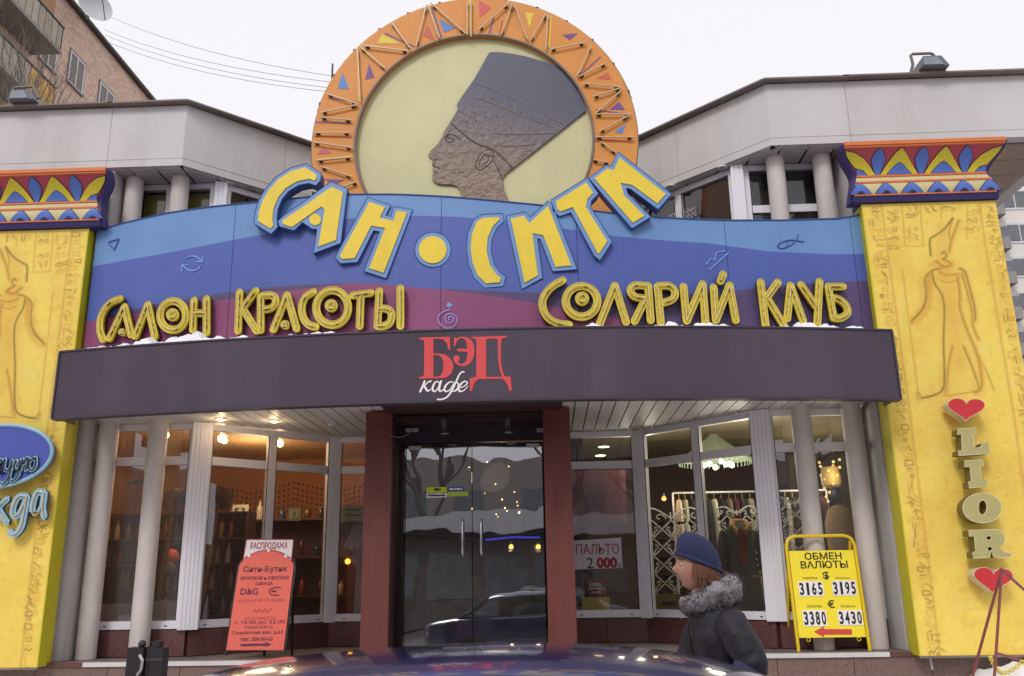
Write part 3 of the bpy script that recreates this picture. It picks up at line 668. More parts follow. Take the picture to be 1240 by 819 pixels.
src = mixin(nfac(1.5, .45, .7, .6), src, (222, 172, 62)); src = mixin(nfac(6, .52, .72, .45, dist=.6), src, (240, 222, 130)); src = mixin(nfac(9, .55, .8, .5, dist=1), src, (204, 138, 50))
a1 = n.nodes.new('ShaderNodeAttribute'); a1.attribute_name = 'stain'; a2 = n.nodes.new('ShaderNodeAttribute'); a2.attribute_name = 'dark'
m1 = n.nodes.new('ShaderNodeMath'); m1.operation = 'MULTIPLY'; m1.inputs[1].default_value = .72; n.links.new(a1.outputs['Fac'], m1.inputs[0])
m2 = n.nodes.new('ShaderNodeMath'); m2.operation = 'MULTIPLY'; m2.inputs[1].default_value = .75; n.links.new(a2.outputs['Fac'], m2.inputs[0])
src = mixin(m1.outputs[0], src, (206, 136, 56)); src = mixin(m2.outputs[0], src, (92, 80, 52)); n.links.new(src, b.inputs['Base Color'])
mPylS = M('lime_yellow_edge', (196, 186, 36), 0.5, var=0.05)

# ------------------------------------------------------------ capitals
cO = M('capital_orange', (216, 120, 66), .5, var=.06); cR = M('capital_red', (182, 70, 88), .5, var=.05); cB = M('capital_blue', (88, 118, 196), .5, var=.05)
cY = M('capital_yellow', (216, 198, 60), .5, var=.06); cN = M('capital_navy', (62, 54, 108), .5, var=.06); cC = M('capital_cream', (208, 196, 150), .55, var=.06); cL = M('outline_print', (60, 52, 70), .6)
def cap_prof(z):      # (front y, half width beyond the neck)
    if z >= 5.80:
        t = (z-5.80)/0.29; return 9.20-0.04-0.20*t**1.7, 0.0+0.155*(0.5-0.5*math.cos(math.pi*min(1, t)))
    t = max(0, min(1, (z-5.50)/0.30)); return 9.16-0.05*math.sin(math.pi*t), 0.065*math.cos(math.pi/2*t)
def capital(root, x0, x1, s):
    cx = 5.0*s; hw = 0.705
    zs = [5.50, 5.503] + [5.50+0.30*i/10 for i in range(1, 11)] + [5.80+0.29*i/12 for i in range(1, 13)]
    def shell(grow, dy, m, z_lo, z_hi, name, par, ext=0.0):
        mb = MB(); rows = []
        Z = [z for z in zs if z_lo-1e-6 <= z <= z_hi+1e-6]
        if Z[0] > z_lo: Z = [z_lo]+Z
        if Z[-1] < z_hi: Z = Z+[z_hi]
        for z in Z:
            y, w = cap_prof(z); y -= dy; w = hw+w+grow; rows.append([(cx-w, y+.15, z), (cx-w, y, z), (cx+w, y, z), (cx+w, y+.15, z)])
        vs = [p for r in rows for p in r]; fs = []
        for i in range(len(rows)-1):
            for j in range(3): fs.append((i*4+j, i*4+j+1, (i+1)*4+j+1, (i+1)*4+j))
        fs += [(3, 2, 1, 0), tuple((len(rows)-1)*4+j for j in range(4))]
        mb.add(vs, fs); return mb.build(name, m, par)
    MB().box(cx-hw+.03, cx+hw-.03, 9.25, 9.47, 5.495, 6.10).build('back_box', cN, root)
    core = shell(0.0, 0.0, cR, 5.80, 6.09, 'capital', root)
    lower = shell(0.0, 0.0, cC, 5.56, 5.797, 'torus_moulding', root)
    shell(0.012, 0.006, cN, 5.50, 5.558, 'base_band', root)
    for sg in (-1, 1):                                   # navy side board that follows the outline
        mb = MB(); rows = []
        for z in zs+[6.12]:
            y, w = cap_prof(min(z, 6.09)); rows.append((cx+sg*(hw+w), cx+sg*(hw+w+0.035), y+0.012, z))
        vs = []
        for a, b_, y, z in rows: vs += [(a, y, z), (b_, y, z), (b_, y+.145, z), (a, y+.145, z)]
        fs = []
        for i in range(len(rows)-1):
            for j in range(4): fs.append((i*4+j, i*4+(j+1) % 4, (i+1)*4+(j+1) % 4, (i+1)*4+j))
        fs += [(3, 2, 1, 0), tuple((len(rows)-1)*4+j for j in range(4))]; mb.add(vs, fs)
        mb.build('side_board', cN, root)
    for z0, z1 in ((6.085, 6.128),):
        MB().box(cx-hw-0.165, cx+hw+0.165, 8.945, 9.16, z0, z1).build('top_moulding', cO, root)
        MB().box(cx-hw-0.162, cx+hw+0.162, 8.957, 9.1, z0-0.02, z0-0.003).build('top_moulding', cO, root)
    for zc, off in ((5.802, .012), (5.715, .008), (5.565, .010)):
        y, w = cap_prof(zc-0.001); MB().beam((cx-hw-w-0.002, y-off+0.006, zc), (cx+hw+w+0.002, y-off+0.006, zc), 0.02, 0.022 if zc != 5.565 else 0.014).build('moulding_line', cO, root)
    def petal(poly, m, name, zl, zh, outline=True):
        P = [(cx+px, zl+pz*(zh-zl)) for px, pz in poly]
        # densify vertically so it follows the curve
        Q = []
        for i in range(len(P)):
            a, b_ = P[i], P[(i+1) % len(P)]; k = max(1, int(abs(b_[1]-a[1])/0.012))
            for j in range(k): Q.append((a[0]+(b_[0]-a[0])*j/k, a[1]+(b_[1]-a[1])*j/k))
        f = lambda x, z: cap_prof(z)[0]
        if outline: MB().prism(inset(Q, -0.008), -0.006, 0.004, fn=f).build('petal_outline', cL, root)
        MB().prism(Q, -0.012, 0.004, fn=f).build(name, m, root)
    def arch(c, w, h, p=1.6): return [(c+w*math.cos(t), (h*(1-abs(math.cos(t))**p))) for t in np.linspace(0, math.pi, 15)]
    zl, zh = 5.815, 6.06
    for c in (-0.24, 0.24):
        petal(arch(c, 0.205, .98, 1.35), cY, 'petal', zl, zh); P = arch(c, 0.132, .46, 1.4)
        f = lambda x, z: cap_prof(z)[0]
        Q = [(cx+a, zl+0.001+b_*(zh-zl)) for a, b_ in P]; MB().prism(inset(Q, -0.006), -0.015, 0, fn=f).build('petal_outline', cL, root); MB().prism(Q, -0.019, 0, fn=f).build('petal_heart', cB, root)
    for c in (-0.475, 0.0, 0.475):
        petal([(c-.02, 0), (c+.02, 0), (c+.055, .35), (c+.075, .62), (c+.045, .84), (c, 1.0), (c-.045, .84), (c-.075, .62), (c-.055, .35)], cB, 'bud', zl, zh)
    for sg in (-1, 1):
        petal([(sg*.50, 0), (sg*.56, .36), (sg*.64, .66), (sg*.74, .85), (sg*.845, .93), (sg*.825, .76), (sg*.77, .52), (sg*.715, .30), (sg*.70, .30), (sg*.63, .22), (sg*.58, .0)], cY, 'petal', zl, zh)
        petal([(sg*.59, 0), (sg*.62, .14), (sg*.675, .24), (sg*.708, .26), (sg*.700, 0)], cB, 'petal', zl, zh)
    zl, zh = 5.575, 5.705
    for k in range(6):
        c = -0.70+0.28*k; petal(arch(c, 0.115, .98, 1.3), cB, 'lotus_bud', zl, zh)
        P = arch(c, 0.045, .24, 1.6); MB().prism([(cx+a, zl+.001+b_*(zh-zl)) for a, b_ in P], -0.017, 0, fn=lambda x, z: cap_prof(z)[0]).build('lotus_heart', cL, root)
pyR, a, b_ = pylon(1, 'tall yellow carved pylon on the right with a pharaoh relief behind the LIOR letters'); capital(pyR, a, b_, 1)
pyL, a, b_ = pylon(-1, 'tall yellow carved pylon at the left edge carrying a blue oval sign'); capital(pyL, a, b_, -1)
# ============================================================ AWNING
def yaw_front(x): return 8.78-0.46*(1-min(1.0, (x/4.35)**2))
AX0, AX1, AZ0, AZ1 = -4.29, 4.30, 3.205, 3.935
awn = thing('awning', (0, 9.0, AZ0), 'long dark purple grey box awning across the front with a red and white logo', 'awning')
def curved_slab(x0, x1, z0, z1, yf0, yf1, n=48, z0f=None):
    mb = MB(); vs = []; fs = []
    for i in range(n+1):
        x = x0+(x1-x0)*i/n; vs += [(x, yf0(x), z0), (x, yf0(x), z1), (x, yf1(x), z1), (x, yf1(x), z0)]
    for i in range(n):
        for j in range(4): fs.append((i*4+j, i*4+(j+1) % 4, (i+1)*4+(j+1) % 4, (i+1)*4+j))
    fs = [f[::-1] for f in fs]; fs += [(0, 1, 2, 3), (n*4+3, n*4+2, n*4+1, n*4)]
    return mb.add(vs, fs)
curved_slab(AX0, AX1, AZ0+0.02, AZ1-0.02, yaw_front, lambda x: yaw_front(x)+.10).build('fabric_face', mAwn, awn, smooth=True)
for x in (AX0, AX1-.02): MB().box(x, x+.02, yaw_front(x)+.102, 9.19, AZ0+.02, AZ1-.02).build('side_panel', mAwnE, awn)
curved_slab(AX0-.006, AX1+.006, AZ1-0.018, AZ1, lambda x: yaw_front(x)-.010, lambda x: 9.28).build('top_cover', mAwnE, awn)
curved_slab(AX0-.006, AX1+.006, AZ0, AZ0+0.018, lambda x: yaw_front(x)-.010, lambda x: yaw_front(x)+.11).build('bottom_rail', mAwnE, awn)
for x in (AX0, AX1):
    MB().beam((x, yaw_front(x)-0.004, AZ0+.019), (x, yaw_front(x)-0.004, AZ1-.019), 0.02, 0.02).build('end_rail', mAwnE, awn)
# logo on the awning
zL_ = zm(500, 395, 7.8)
mLogo = M('logo_red', (216, 76, 78), 0.6, var=0.04)
def onawn(u, v): p = at(u, v, Y=lambda x: yaw_front(x)); return (p.x, p.z)
def awn_poly(loops, name, m, off=0.004, parent=awn, label=None):
    L = [[onawn(*zL_(*q)) for q in lp] for lp in loops]
    return MB().prism(L, -off, 0.001, fn=lambda x, z: yaw_front(x)-0.0005).build(name, m, parent, label)
awn_poly([[(62, 110), (350, 103), (354, 225), (335, 225), (322, 165), (285, 128), (250, 122), (195, 122), (195, 262), (250, 262), (310, 272), (350, 305), (378, 345), (384, 390), (370, 440), (335, 475), (290, 494), (58, 500), (60, 484), (88, 480), (105, 460), (108, 150), (95, 132), (65, 128)],
          [(195, 276), (195, 480), (240, 480), (268, 462), (284, 420), (289, 375), (284, 325), (265, 290), (240, 277)]], 'logo_letter', mLogo)
awn_poly([[(386, 192), (389, 108), (402, 106), (414, 118), (440, 104), (470, 100), (520, 110), (555, 138), (578, 185), (583, 235), (575, 295), (550, 345), (520, 370), (480, 382), (430, 372), (395, 345), (382, 315), (388, 288), (408, 276), (430, 282), (442, 302), (436, 325), (428, 343), (450, 360), (475, 357), (500, 335), (512, 295), (515, 245), (420, 240), (420, 215), (514, 215), (508, 160), (490, 128), (465, 114), (435, 124), (412, 150), (402, 190)]], 'logo_letter', mLogo)
awn_poly([[(550, 105), (888, 93), (886, 108), (850, 116), (835, 128), (830, 200), (832, 330), (842, 410), (868, 478), (922, 478), (936, 608), (910, 612), (898, 565), (870, 520), (840, 499), (620, 502), (590, 525), (568, 570), (560, 612), (538, 616), (538, 490), (585, 486), (598, 470), (600, 135), (585, 120), (552, 118)],
          [(692, 128), (692, 482), (845, 480), (822, 425), (805, 330), (802, 128), (780, 119), (715, 122)]], 'logo_letter', mLogo)
def script_stroke(pts, ws, name='script_letter', m=None, off=0.004, k=5):
    P = smoothpath([onawn(*zL_(*q)) for q in pts], k); W_ = [np.interp(i/(len(P)-1)*(len(ws)-1), range(len(ws)), ws)/7.8/104 for i in range(len(P))]
    return MB().prism([thickline(P, W_)], -off, 0.001, fn=lambda x, z: yaw_front(x)-0.0005).build(name, m or mWhite, awn)
script_stroke([(112, 520), (95, 565), (68, 622)], [8, 9, 8]); script_stroke([(168, 522), (145, 530), (105, 572)], [9, 5, 4], off=.005); script_stroke([(108, 568), (122, 590), (140, 614), (168, 598)], [7, 9, 7, 3], off=.006)
script_stroke([(248, 535), (222, 524), (196, 555), (186, 600), (206, 618), (235, 590), (258, 530)], [5, 5, 8, 9, 6, 4, 4]); script_stroke([(268, 520), (250, 575), (252, 612), (272, 614), (295, 590)], [8, 9, 8, 5, 3], off=.005)
script_stroke([(486, 434), (462, 436), (438, 462), (412, 520), (375, 595), (335, 660), (288, 690), (232, 694)], [5, 6, 6, 7, 8, 7, 6, 6], off=.006)
script_stroke([(385, 530), (350, 530), (312, 562), (298, 605), (318, 618), (350, 600), (390, 540)], [4, 5, 8, 8, 6, 4, 4]); script_stroke([(400, 530), (425, 540), (432, 570), (412, 605), (375, 620)], [4, 5, 9, 7, 4], off=.005)
script_stroke([(438, 585), (480, 572), (514, 540), (496, 522), (462, 540), (436, 580), (440, 615), (480, 610), (520, 568)], [4, 4, 5, 5, 7, 9, 8, 4, 3])
# snow lying on the awning top
def snowmound(x0, x1, h, y0, y1, seed, name, label, z=AZ1, n=70, edge=0.25):
    rg = random.Random(seed); ph = [rg.uniform(0, 6.28) for _ in range(6)]; mb = MB(); vs = []; fs = []; K = 6
    for i in range(n+1):
        x = x0+(x1-x0)*i/n; t = i/n; env = min(1, t/edge*0.6+0.1, (1-t)/edge*0.6+0.1)
        hh = h*env*(0.50+0.10*math.sin(x*5.1+ph[0])+0.16*math.sin(x*11.3+ph[1])+0.14*math.sin(x*23+ph[2])+0.10*math.sin(x*47+ph[3])+0.06*math.sin(x*90+ph[4]))
        hh = max(hh, 0.006); ya = (y0(x) if callable(y0) else y0)+0.02*math.sin(x*17+ph[5]); yb = y1(x) if callable(y1) else y1
        for j in range(K+1):
            a = math.pi*j/K; yy = ya+(yb-ya)*(0.5-0.5*math.cos(a)); vs.append((x, yy, z+0.001+hh*math.sin(a)**0.6 if 0 < j < K else z+0.001))
    for i in range(n):
        for j in range(K): fs.append((i*(K+1)+j, (i+1)*(K+1)+j, (i+1)*(K+1)+j+1, i*(K+1)+j+1))
    mb.add(vs, fs); o = mb.build(name, mSnow, None, label, smooth=True); o['kind'] = 'stuff'; return o
ys0 = lambda x: ybd(x)-0.24; ys1 = lambda x: ybd(x)-0.012
def ybd(x): return 9.30-0.46*(1-min(1.0, (x/4.35)**2))
sn = [(-4.28, -1.85, .18), (-1.9, -1.15, .11), (-1.05, -0.2, .05), (0.95, 1.5, .10), (1.55, 2.85, .14), (2.9, 4.15, .17)]
for i, (a, b_, h) in enumerate(sn):
    snowmound(a, b_, h, lambda x: yaw_front(x)+0.06, ys1, 10+i, 'snow', ['thick ridge of snow on the left end of the dark awning', 'short low patch of snow on the awning below the letters КРАСО', 'faint trace of snow on the awning left of the spiral mark', 'thin snow under the Л of the right neon words', 'low strip of snow on the awning under РИЙ', 'peaked strip of snow on the awning at its right end'][i], n=90)

# ============================================================ BLUE SIGN BOARD
bTop = [(117, 279.7), (146.5, 271), (205, 257.6), (260, 250), (310.6, 245), (370, 239), (421, 235.6), (480, 235.5), (534, 237.8), (575, 241), (615, 244.8), (680, 251), (743, 258.5), (790, 263), (837, 265.5), (880, 267), (946, 267), (1015, 265), (1043, 260)]
bA = [(108, 324), (117, 322), (205, 306), (319, 284), (370, 272), (424, 264.6), (473, 261.8), (515, 261.5), (558, 263), (650, 272), (743, 286), (800, 291), (859, 295), (930, 304.6), (1003, 308), (1054, 307.6)]
bB = [(108, 389.7), (126, 385), (187, 369), (264, 356), (311, 349.4), (366, 345.3), (427, 342.5), (488, 347), (513, 349.5), (560, 351), (615, 353.5), (651, 355), (727, 359.5), (780, 359.5), (825, 357), (890, 352), (945, 346), (1010, 341.5), (1054, 340)]
bC = [(108, 389.7), (427, 342.5), (488, 347), (525, 349.8), (560, 353.5), (613, 361), (670, 372), (720, 380), (749, 386), (782, 397), (800, 412), (1054, 560)]
mb1 = M('sign_light_blue', (106, 144, 196), .45, var=.05, vs=1.5, grime=.15, gcol=(84, 120, 176)); mb2 = M('sign_mid_blue', (78, 96, 170), .45, var=.05, vs=1.5, grime=.15, gcol=(96, 104, 176)); mb3 = M('sign_magenta', (138, 70, 112), .45, var=.06, grime=.15, gcol=(120, 64, 110)); mb4 = M('sign_purple', (86, 70, 112), .45, var=.06)
def onbd(u, v, off=0.0): p = at(u, v, Y=lambda x: ybd(x)-off); return (p.x, p.z)
cv = {k: np.array([onbd(*q) for q in L]) for k, L in (('t', bTop), ('a', bA), ('b', bB), ('c', bC))}
def cz_(k, x): return float(np.interp(x, cv[k][:, 0], cv[k][:, 1]))
BX0, BX1 = float(cv['t'][0, 0]), float(cv['t'][-1, 0])
board = thing('facade_sign', (0, 9.3, 3.9), 'long blue and magenta wavy sign board with an arched top above the dark awning', 'sign')
def sign_panel(x0, x1, n):
    mb = MB(); zb = 3.80
    for i in range(n):
        xa = x0+(x1-x0)*i/n; xb = x0+(x1-x0)*(i+1)/n
        def col(x):
            t = cz_('t', x); a = min(cz_('a', x), t-.01); b2 = cz_('b', x); c = min(cz_('c', x), b2); return [t, a, b2, c, zb]
        A, B2 = col(xa), col(xb)
        for j, mi in ((0, 0), (1, 1), (2, 3), (3, 2)):
            if A[j]-A[j+1] < 1e-5 and B2[j]-B2[j+1] < 1e-5: continue
            if A[j+1] < zb: A[j+1] = zb
            if B2[j+1] < zb: B2[j+1] = zb
            if A[j] <= zb and B2[j] <= zb: continue
            mb.add([(xa, ybd(xa), A[j+1]), (xb, ybd(xb), B2[j+1]), (xb, ybd(xb), max(zb, B2[j])), (xa, ybd(xa), max(zb, A[j]))], [(0, 1, 2, 3)], mi)
        mb.add([(xa, ybd(xa), A[0]), (xb, ybd(xb), B2[0]), (xb, ybd(xb)+.12, B2[0]), (xa, ybd(xa)+.12, A[0])], [(0, 1, 2, 3)], 0)
    return mb.build('sign_panel', [mb1, mb2, mb3, mb4], board)
seams = [BX0] + [onbd(u, 330)[0] for u in (280, 534, 700, 882)] + [onbd(1037, 330)[0], BX1]
for a, b_ in zip(seams[:-1], seams[1:]): sign_panel(a+.0025, b_-.0025, max(3, int((b_-a)*14)))
mb = MB()
for i in range(60):
    xa = BX0+(BX1-BX0)*i/60; xb = BX0+(BX1-BX0)*(i+1)/60
    mb.add([(xa, ybd(xa)+.125, 3.8), (xb, ybd(xb)+.125, 3.8), (xb, ybd(xb)+.125, cz_('t', xb)-.004), (xa, ybd(xa)+.125, cz_('t', xa)-.004)], [(0, 1, 2, 3)])
mb.build('sign_backing', mSide, board)
mb = MB(); P = [(x, ybd(x)-0.003, cz_('t', x)) for x in np.linspace(BX0, BX1, 60)]; mb.tube(P, 0.009, 5); mb.build('edge_line', mSide, board)
for s, xe in ((-1, BX0), (1, BX1)):                     # angled end returns, carrying the same bands
    mb = MB(); zt = cz_('t', xe); za, zb2 = cz_('a', xe), cz_('b', xe)
    for z0, z1, mi in ((za, zt, 0), (zb2, za, 1), (3.8, zb2, 2 if s < 0 else 3)):
        q = [(xe, ybd(xe)+.001, z0), (xe+s*.07, ybd(xe)+.13, z0), (xe+s*.07, ybd(xe)+.13, z1), (xe, ybd(xe)+.001, z1)]
        mb.add(q if s > 0 else q[::-1], [(0, 1, 2, 3)], mi)
    mb.build('end_return', [mb1, mb2, mb3, mb4], board)
# small painted symbols
def marks(fr, strokes, w, m, name, closed=False):
    mb = MB()
    for st in strokes:
        P = [onbd(*fr(*q)) for q in st]; P = smoothpath(P, 4) if len(P) > 3 else [Vector(p) for p in P]
        mb.tube([(p.x, ybd(p.x)-0.004, p.y) for p in P], w, 5)
    return mb.build(name, m, board)
z4 = zm(0, 180, 3.4125); z7 = zm(820, 160, 2.731); zS = zm(520, 355, 16.38)
mk1 = M('mark_blue', (66, 88, 168), .5); mk2 = M('mark_pale_blue', (124, 158, 218), .5); mk3 = M('mark_lilac', (156, 136, 196), .5)
marks(z4, [[(448, 388), (492, 374)], [(492, 374), (474, 420)], [(474, 420), (448, 388)]], .009, mk1, 'triangle_mark')
marks(z4, [[(765, 455), (790, 446), (815, 450), (835, 470)], [(838, 445), (838, 470)], [(838, 470), (812, 468)], [(832, 485), (815, 502), (785, 505), (755, 485)], [(752, 510), (752, 482)], [(752, 482), (778, 482)]], .009, mk2, 'arrows_mark')
marks(z7, [[(95, 440), (112, 420), (125, 425), (130, 400), (160, 395)], [(105, 458), (170, 400)]], .008, mk2, 'stairs_mark')
marks(z7, [[(400, 338), (392, 360), (370, 378), (345, 386), (332, 378), (345, 366), (375, 358), (418, 364)], [(365, 366), (362, 378)]], .008, mk1, 'fish_mark')
marks(zS, [[(405, 290), (400, 320), (380, 350), (300, 370), (220, 420), (180, 480), (180, 560), (230, 640), (310, 690), (390, 705), (470, 680), (530, 620), (550, 540), (520, 470), (460, 430), (400, 420), (340, 440), (315, 500), (325, 560), (370, 600), (430, 595), (470, 560), (475, 510), (440, 475), (400, 478), (380, 515), (405, 545)]], .009, mk3, 'spiral_mark')
MB().prism([[onbd(*zS(*q)) for q in ((385, 185), (460, 240), (435, 270), (345, 280), (350, 215))]], -.006, 0, fn=lambda x, z: ybd(x)).build('star_mark', mk2, board)

# ============================================================ BIG LETTERS
z5 = zm(290, 170, 3.2758); z6 = zm(560, 170, 3.2767)
big = thing('letter_sign', (0, 9.0, 4.4), 'big tilted yellow letters with blue rims spelling САН СИТИ across the board and the round emblem', 'sign')
def big_letter(fr, outer, yells=None, dot=None, ins=0.046, ybase=8.84, depth=0.15):
    yb = lambda x, z: 0
    O = [(lambda p: (p.x, p.z))(at(*fr(*q), Y=ybase)) for q in outer]
    root = MB().prism(O, ybase, ybase+depth, side=1).build('letter', [mRim, mSide], big)
    MB().prism([inset(O, -0.007), O], ybase+0.012, ybase+0.02).build('letter_edge', mSide, root) if False else None
    Ys = [[(lambda p: (p.x, p.z))(at(*fr(*q), Y=ybase-.012)) for q in yp] for yp in yells] if yells else [inset(O, ins)]
    for y in Ys: MB().prism(y, ybase-0.012, ybase+0.003).build('letter_face', mYel, root)
    # dark hairline that outlines the rim
    ln = MB(); ln.tube([(x, ybase-.001, z) for x, z in O], 0.0045, 4, closed=True); ln.build('outline', mSide, root)
    mid = (sum(p[0] for p in O)/len(O), sum(p[1] for p in O)/len(O))
    for q in (0, len(O)//2):                              # stand-off brackets back to the board
        x, z = O[q][0]*.8+mid[0]*.2, O[q][1]*.8+mid[1]*.2; MB().box(x-.015, x+.015, ybase+depth+.001, 9.2, z-.015, z+.015).build('bracket', mBlackM, root)
    return root
big_letter(z5, [(57, 330), (62, 285), (78, 235), (105, 190), (145, 145), (200, 110), (265, 92), (324, 130), (322, 158), (303, 180), (275, 170), (235, 178), (195, 202), (168, 235), (152, 275), (148, 310), (152, 345), (125, 372)])
big_letter(z5, [(362, 164), (428, 192), (402, 408), (293, 449), (308, 352), (288, 352), (265, 336), (250, 326), (216, 358), (158, 342), (153, 320), (175, 298), (262, 238)],
           [[(366, 184), (410, 206), (382, 396), (312, 421), (338, 275), (325, 262), (207, 344), (172, 332), (170, 318), (250, 265), (345, 198)], [(300+23*math.cos(t), 314+23*math.sin(t)) for t in np.linspace(0, 6.1, 18)]])
big_letter(z5, [(508, 226), (600, 258), (580, 298), (600, 302), (612, 262), (687, 276), (582, 548), (493, 519), (556, 362), (532, 358), (468, 484), (400, 489), (379, 463)])
big_letter(z5, [(767+72*math.cos(t), 434+70*math.sin(t)) for t in np.linspace(0, 6.1, 26)], [[(766+55*math.cos(t), 434+54*math.sin(t)) for t in np.linspace(0, 6.1, 26)]])
big_letter(z5, [(900, 430), (905, 370), (928, 315), (962, 294), (1044, 290), (1050, 320), (1020, 350), (1002, 390), (998, 440), (1010, 490), (1035, 525), (1057, 540), (1046, 580), (970, 586), (930, 545), (908, 490)])
big_letter(z6, [(172, 300), (250, 284), (268, 306), (340, 240), (354, 250), (456, 512), (358, 521), (308, 392), (298, 390), (302, 425), (318, 546), (235, 592)])
big_letter(z6, [(352, 236), (496, 148), (540, 212), (512, 240), (508, 264), (594, 402), (546, 477), (522, 458), (430, 286), (385, 302), (360, 282)])
big_letter(z6, [(500, 150), (570, 98), (590, 102), (617, 45), (830, 213), (776, 274), (666, 193), (650, 190), (656, 212), (748, 304), (672, 350)])

# ============================================================ NEON CHANNEL WORDS
mRimY = M('rim_yellow', (232, 214, 110), .4, var=.1, vs=10); mTubeY = M('neon_glass_yellow', (214, 196, 128), .25, var=.12, vs=20, spec=.6)
def neon_word(root, fr, letters, ybk=None, r=0.036, dz=0.0):
    for strokes in letters:
        par = None; k = 0
        for st in strokes:
            kind = st[0]; yb = lambda x, z: ybd(x)
            if kind == 'S':                               # stroke: trough with a tube
                pts = [onbd(*fr(*q), off=.10) for q in st[1]]
                P = smoothpath(pts, 4) if len(pts) > 2 and len(st) < 3 else [Vector(p) for p in pts]
                if len(pts) == 2: cap = capsule(P[0], P[1], r)
                else:
                    cap = thickline(P, [r]*len(P)); d0 = (P[0]-P[1]).normalized(); d1 = (P[-1]-P[-2]).normalized(); n0 = Vector((-d0.y, d0.x)); n1 = Vector((-d1.y, d1.x))
                    Lf = [P[i]+Vector((-(P[min(i+1, len(P)-1)]-P[max(i-1, 0)]).normalized().y, (P[min(i+1, len(P)-1)]-P[max(i-1, 0)]).normalized().x))*r for i in range(len(P))]
                    Rt = [2*P[i]-Lf[i] for i in range(len(P))]
                    e0 = [P[0]+d0*r*math.cos(t)-n0*r*math.sin(t) for t in (-.9, -.45, 0, .45, .9)]; e1 = [P[-1]+d1*r*math.cos(t)-n1*r*math.sin(t) for t in (-.9, -.45, 0, .45, .9)]
                    a0 = e0 if (e0[0]-Rt[0]).length < (e0[0]-Lf[0]).length else e0[::-1]; a1 = e1 if (e1[0]-Lf[-1]).length < (e1[0]-Rt[-1]).length else e1[::-1]
                    cap = [tuple(p) for p in a0+Lf+a1+Rt[::-1]]
                tubep = [tuple(p) for p in P]
            elif kind == 'O':                             # ring
                (cx, cy), rx, ry = st[1], st[2], st[3]
                ring = [onbd(*fr(cx+rx*math.cos(t), cy+ry*math.sin(t)), off=.10) for t in np.linspace(0, 2*math.pi, 33)[:-1]]
                cap = None; P = [Vector(p) for p in ring]
            elif kind == 'D':
                (cx, cy), rr = st[1], st[2]
                ring = [onbd(*fr(cx+rr*math.cos(t), cy+rr*math.sin(t)), off=.10) for t in np.linspace(0, 2*math.pi, 21)[:-1]]; P = [Vector(p) for p in ring]
            y0 = -.10-0.0016*k; k += 1; mb = MB()
            if kind == 'S': loops = [cap]
            elif kind == 'O': loops = [inset([tuple(p) for p in P], -r*1.05), inset([tuple(p) for p in P], r*1.05)[::-1]]
            else: loops = [[tuple(p) for p in P]]
            mb.prism(loops, y0, -.055, fn=yb)
            o = mb.build('letter' if par is None else 'letter_stroke', mNeonY, root if par is None else par)
            if par is None: par = o
            # return behind, wider and dark to put a shadow edge round the letter
            MB().prism([inset(loops[0], -0.003)], -.054, -.012, fn=yb).build('shadow_return', mClip, par) if kind != 'O' else None
            if kind == 'O':
                MB().prism([inset(loops[0], -0.003), inset(loops[1], 0.0)], -.054, -.012, fn=yb).build('shadow_return', mClip, par)
            # rim lip and tubes
            lip = MB()
            for lp in loops: lip.tube([(p[0], ybd(p[0])+y0-.002, p[1]) for p in lp], 0.0045, 4, closed=True)
            lip.build('rim', mRimY, par, kind='stuff')
            tb = MB(); yt = y0-.022
            if kind == 'S': Q = [Vector(p) for p in tubep]; n_ = len(Q); tb.tube([(p.x, ybd(p.x)+yt, p.y) for p in Q], .0085, 6)
            elif kind == 'O': Q = P; tb.tube([(p.x, ybd(p.x)+yt, p.y) for p in Q], .0085, 6, closed=True)
            else:
                c = Vector((sum(p.x for p in P)/len(P), sum(p.y for p in P)/len(P))); tb.tube([(c.x+(p.x-c.x)*.55, ybd(c.x)+yt, c.y+(p.y-c.y)*.55) for p in P], .0075, 6, closed=True); Q = [c+(p-c)*.55 for p in P]
            tb.build('neon_tube', mTubeY, par, smooth=True)
            cl_ = MB(); sel = [0, len(Q)-1] if len(Q) == 2 else [len(Q)//5, (4*len(Q))//5]
            for i in sel:
                p = Q[i]; p2 = Q[i+1] if i+1 < len(Q) else Q[i-1]; d = (p2-p).normalized(); L = (p2-p).length
                a = p+d*0.035 if len(Q) == 2 else p; b2 = a+d*(0.05 if kind == 'S' else 0.03)
                cl_.beam((a.x, ybd(a.x)+y0-.004, a.y), (b2.x, ybd(b2.x)+y0-.004, b2.y), .016, .010, up=(0, 1, 0))
                if len(Q) == 2:
                    for tt in (.34, .66):
                        c2 = Q[0]+(Q[1]-Q[0])*tt
                        if i == 0: cl_.beam((c2.x-.012, ybd(c2.x)+y0-.012, c2.y), (c2.x+.012, ybd(c2.x)+y0-.012, c2.y+.004), .012, .012, up=(0, 1, 0))
            cl_.build('tube_clip', mClip, par, kind='stuff')
S = lambda *p: ('S', list(p)); O_ = lambda c, rx, ry: ('O', c, rx, ry); Dd = lambda c, r_: ('D', c, r_)
za_ = zm(100, 330, 5.905); zb_ = zm(270, 330, 5.167); zc_ = zm(640, 320, 4.593); zd_ = zm(890, 320, 7.294)
w1 = thing('neon_sign', (-2.6, 9.2, 4.0), 'yellow unlit neon channel letters spelling САЛОН КРАСОТЫ on the left of the board', 'neon sign')
neon_word(w1, za_, [[S((265, 188), (200, 215), (150, 270), (124, 340), (124, 420), (145, 478))], [S((190, 470), (298, 245)), S((298, 245), (345, 445)), Dd((282, 428), 24)], [S((375, 455), (465, 230)), S((465, 230), (515, 455))],
                    [O_((645, 308), 92, 103), Dd((643, 303), 44)], [S((795, 200), (787, 410)), S((885, 190), (885, 430)), S((800, 292), (880, 292))]])
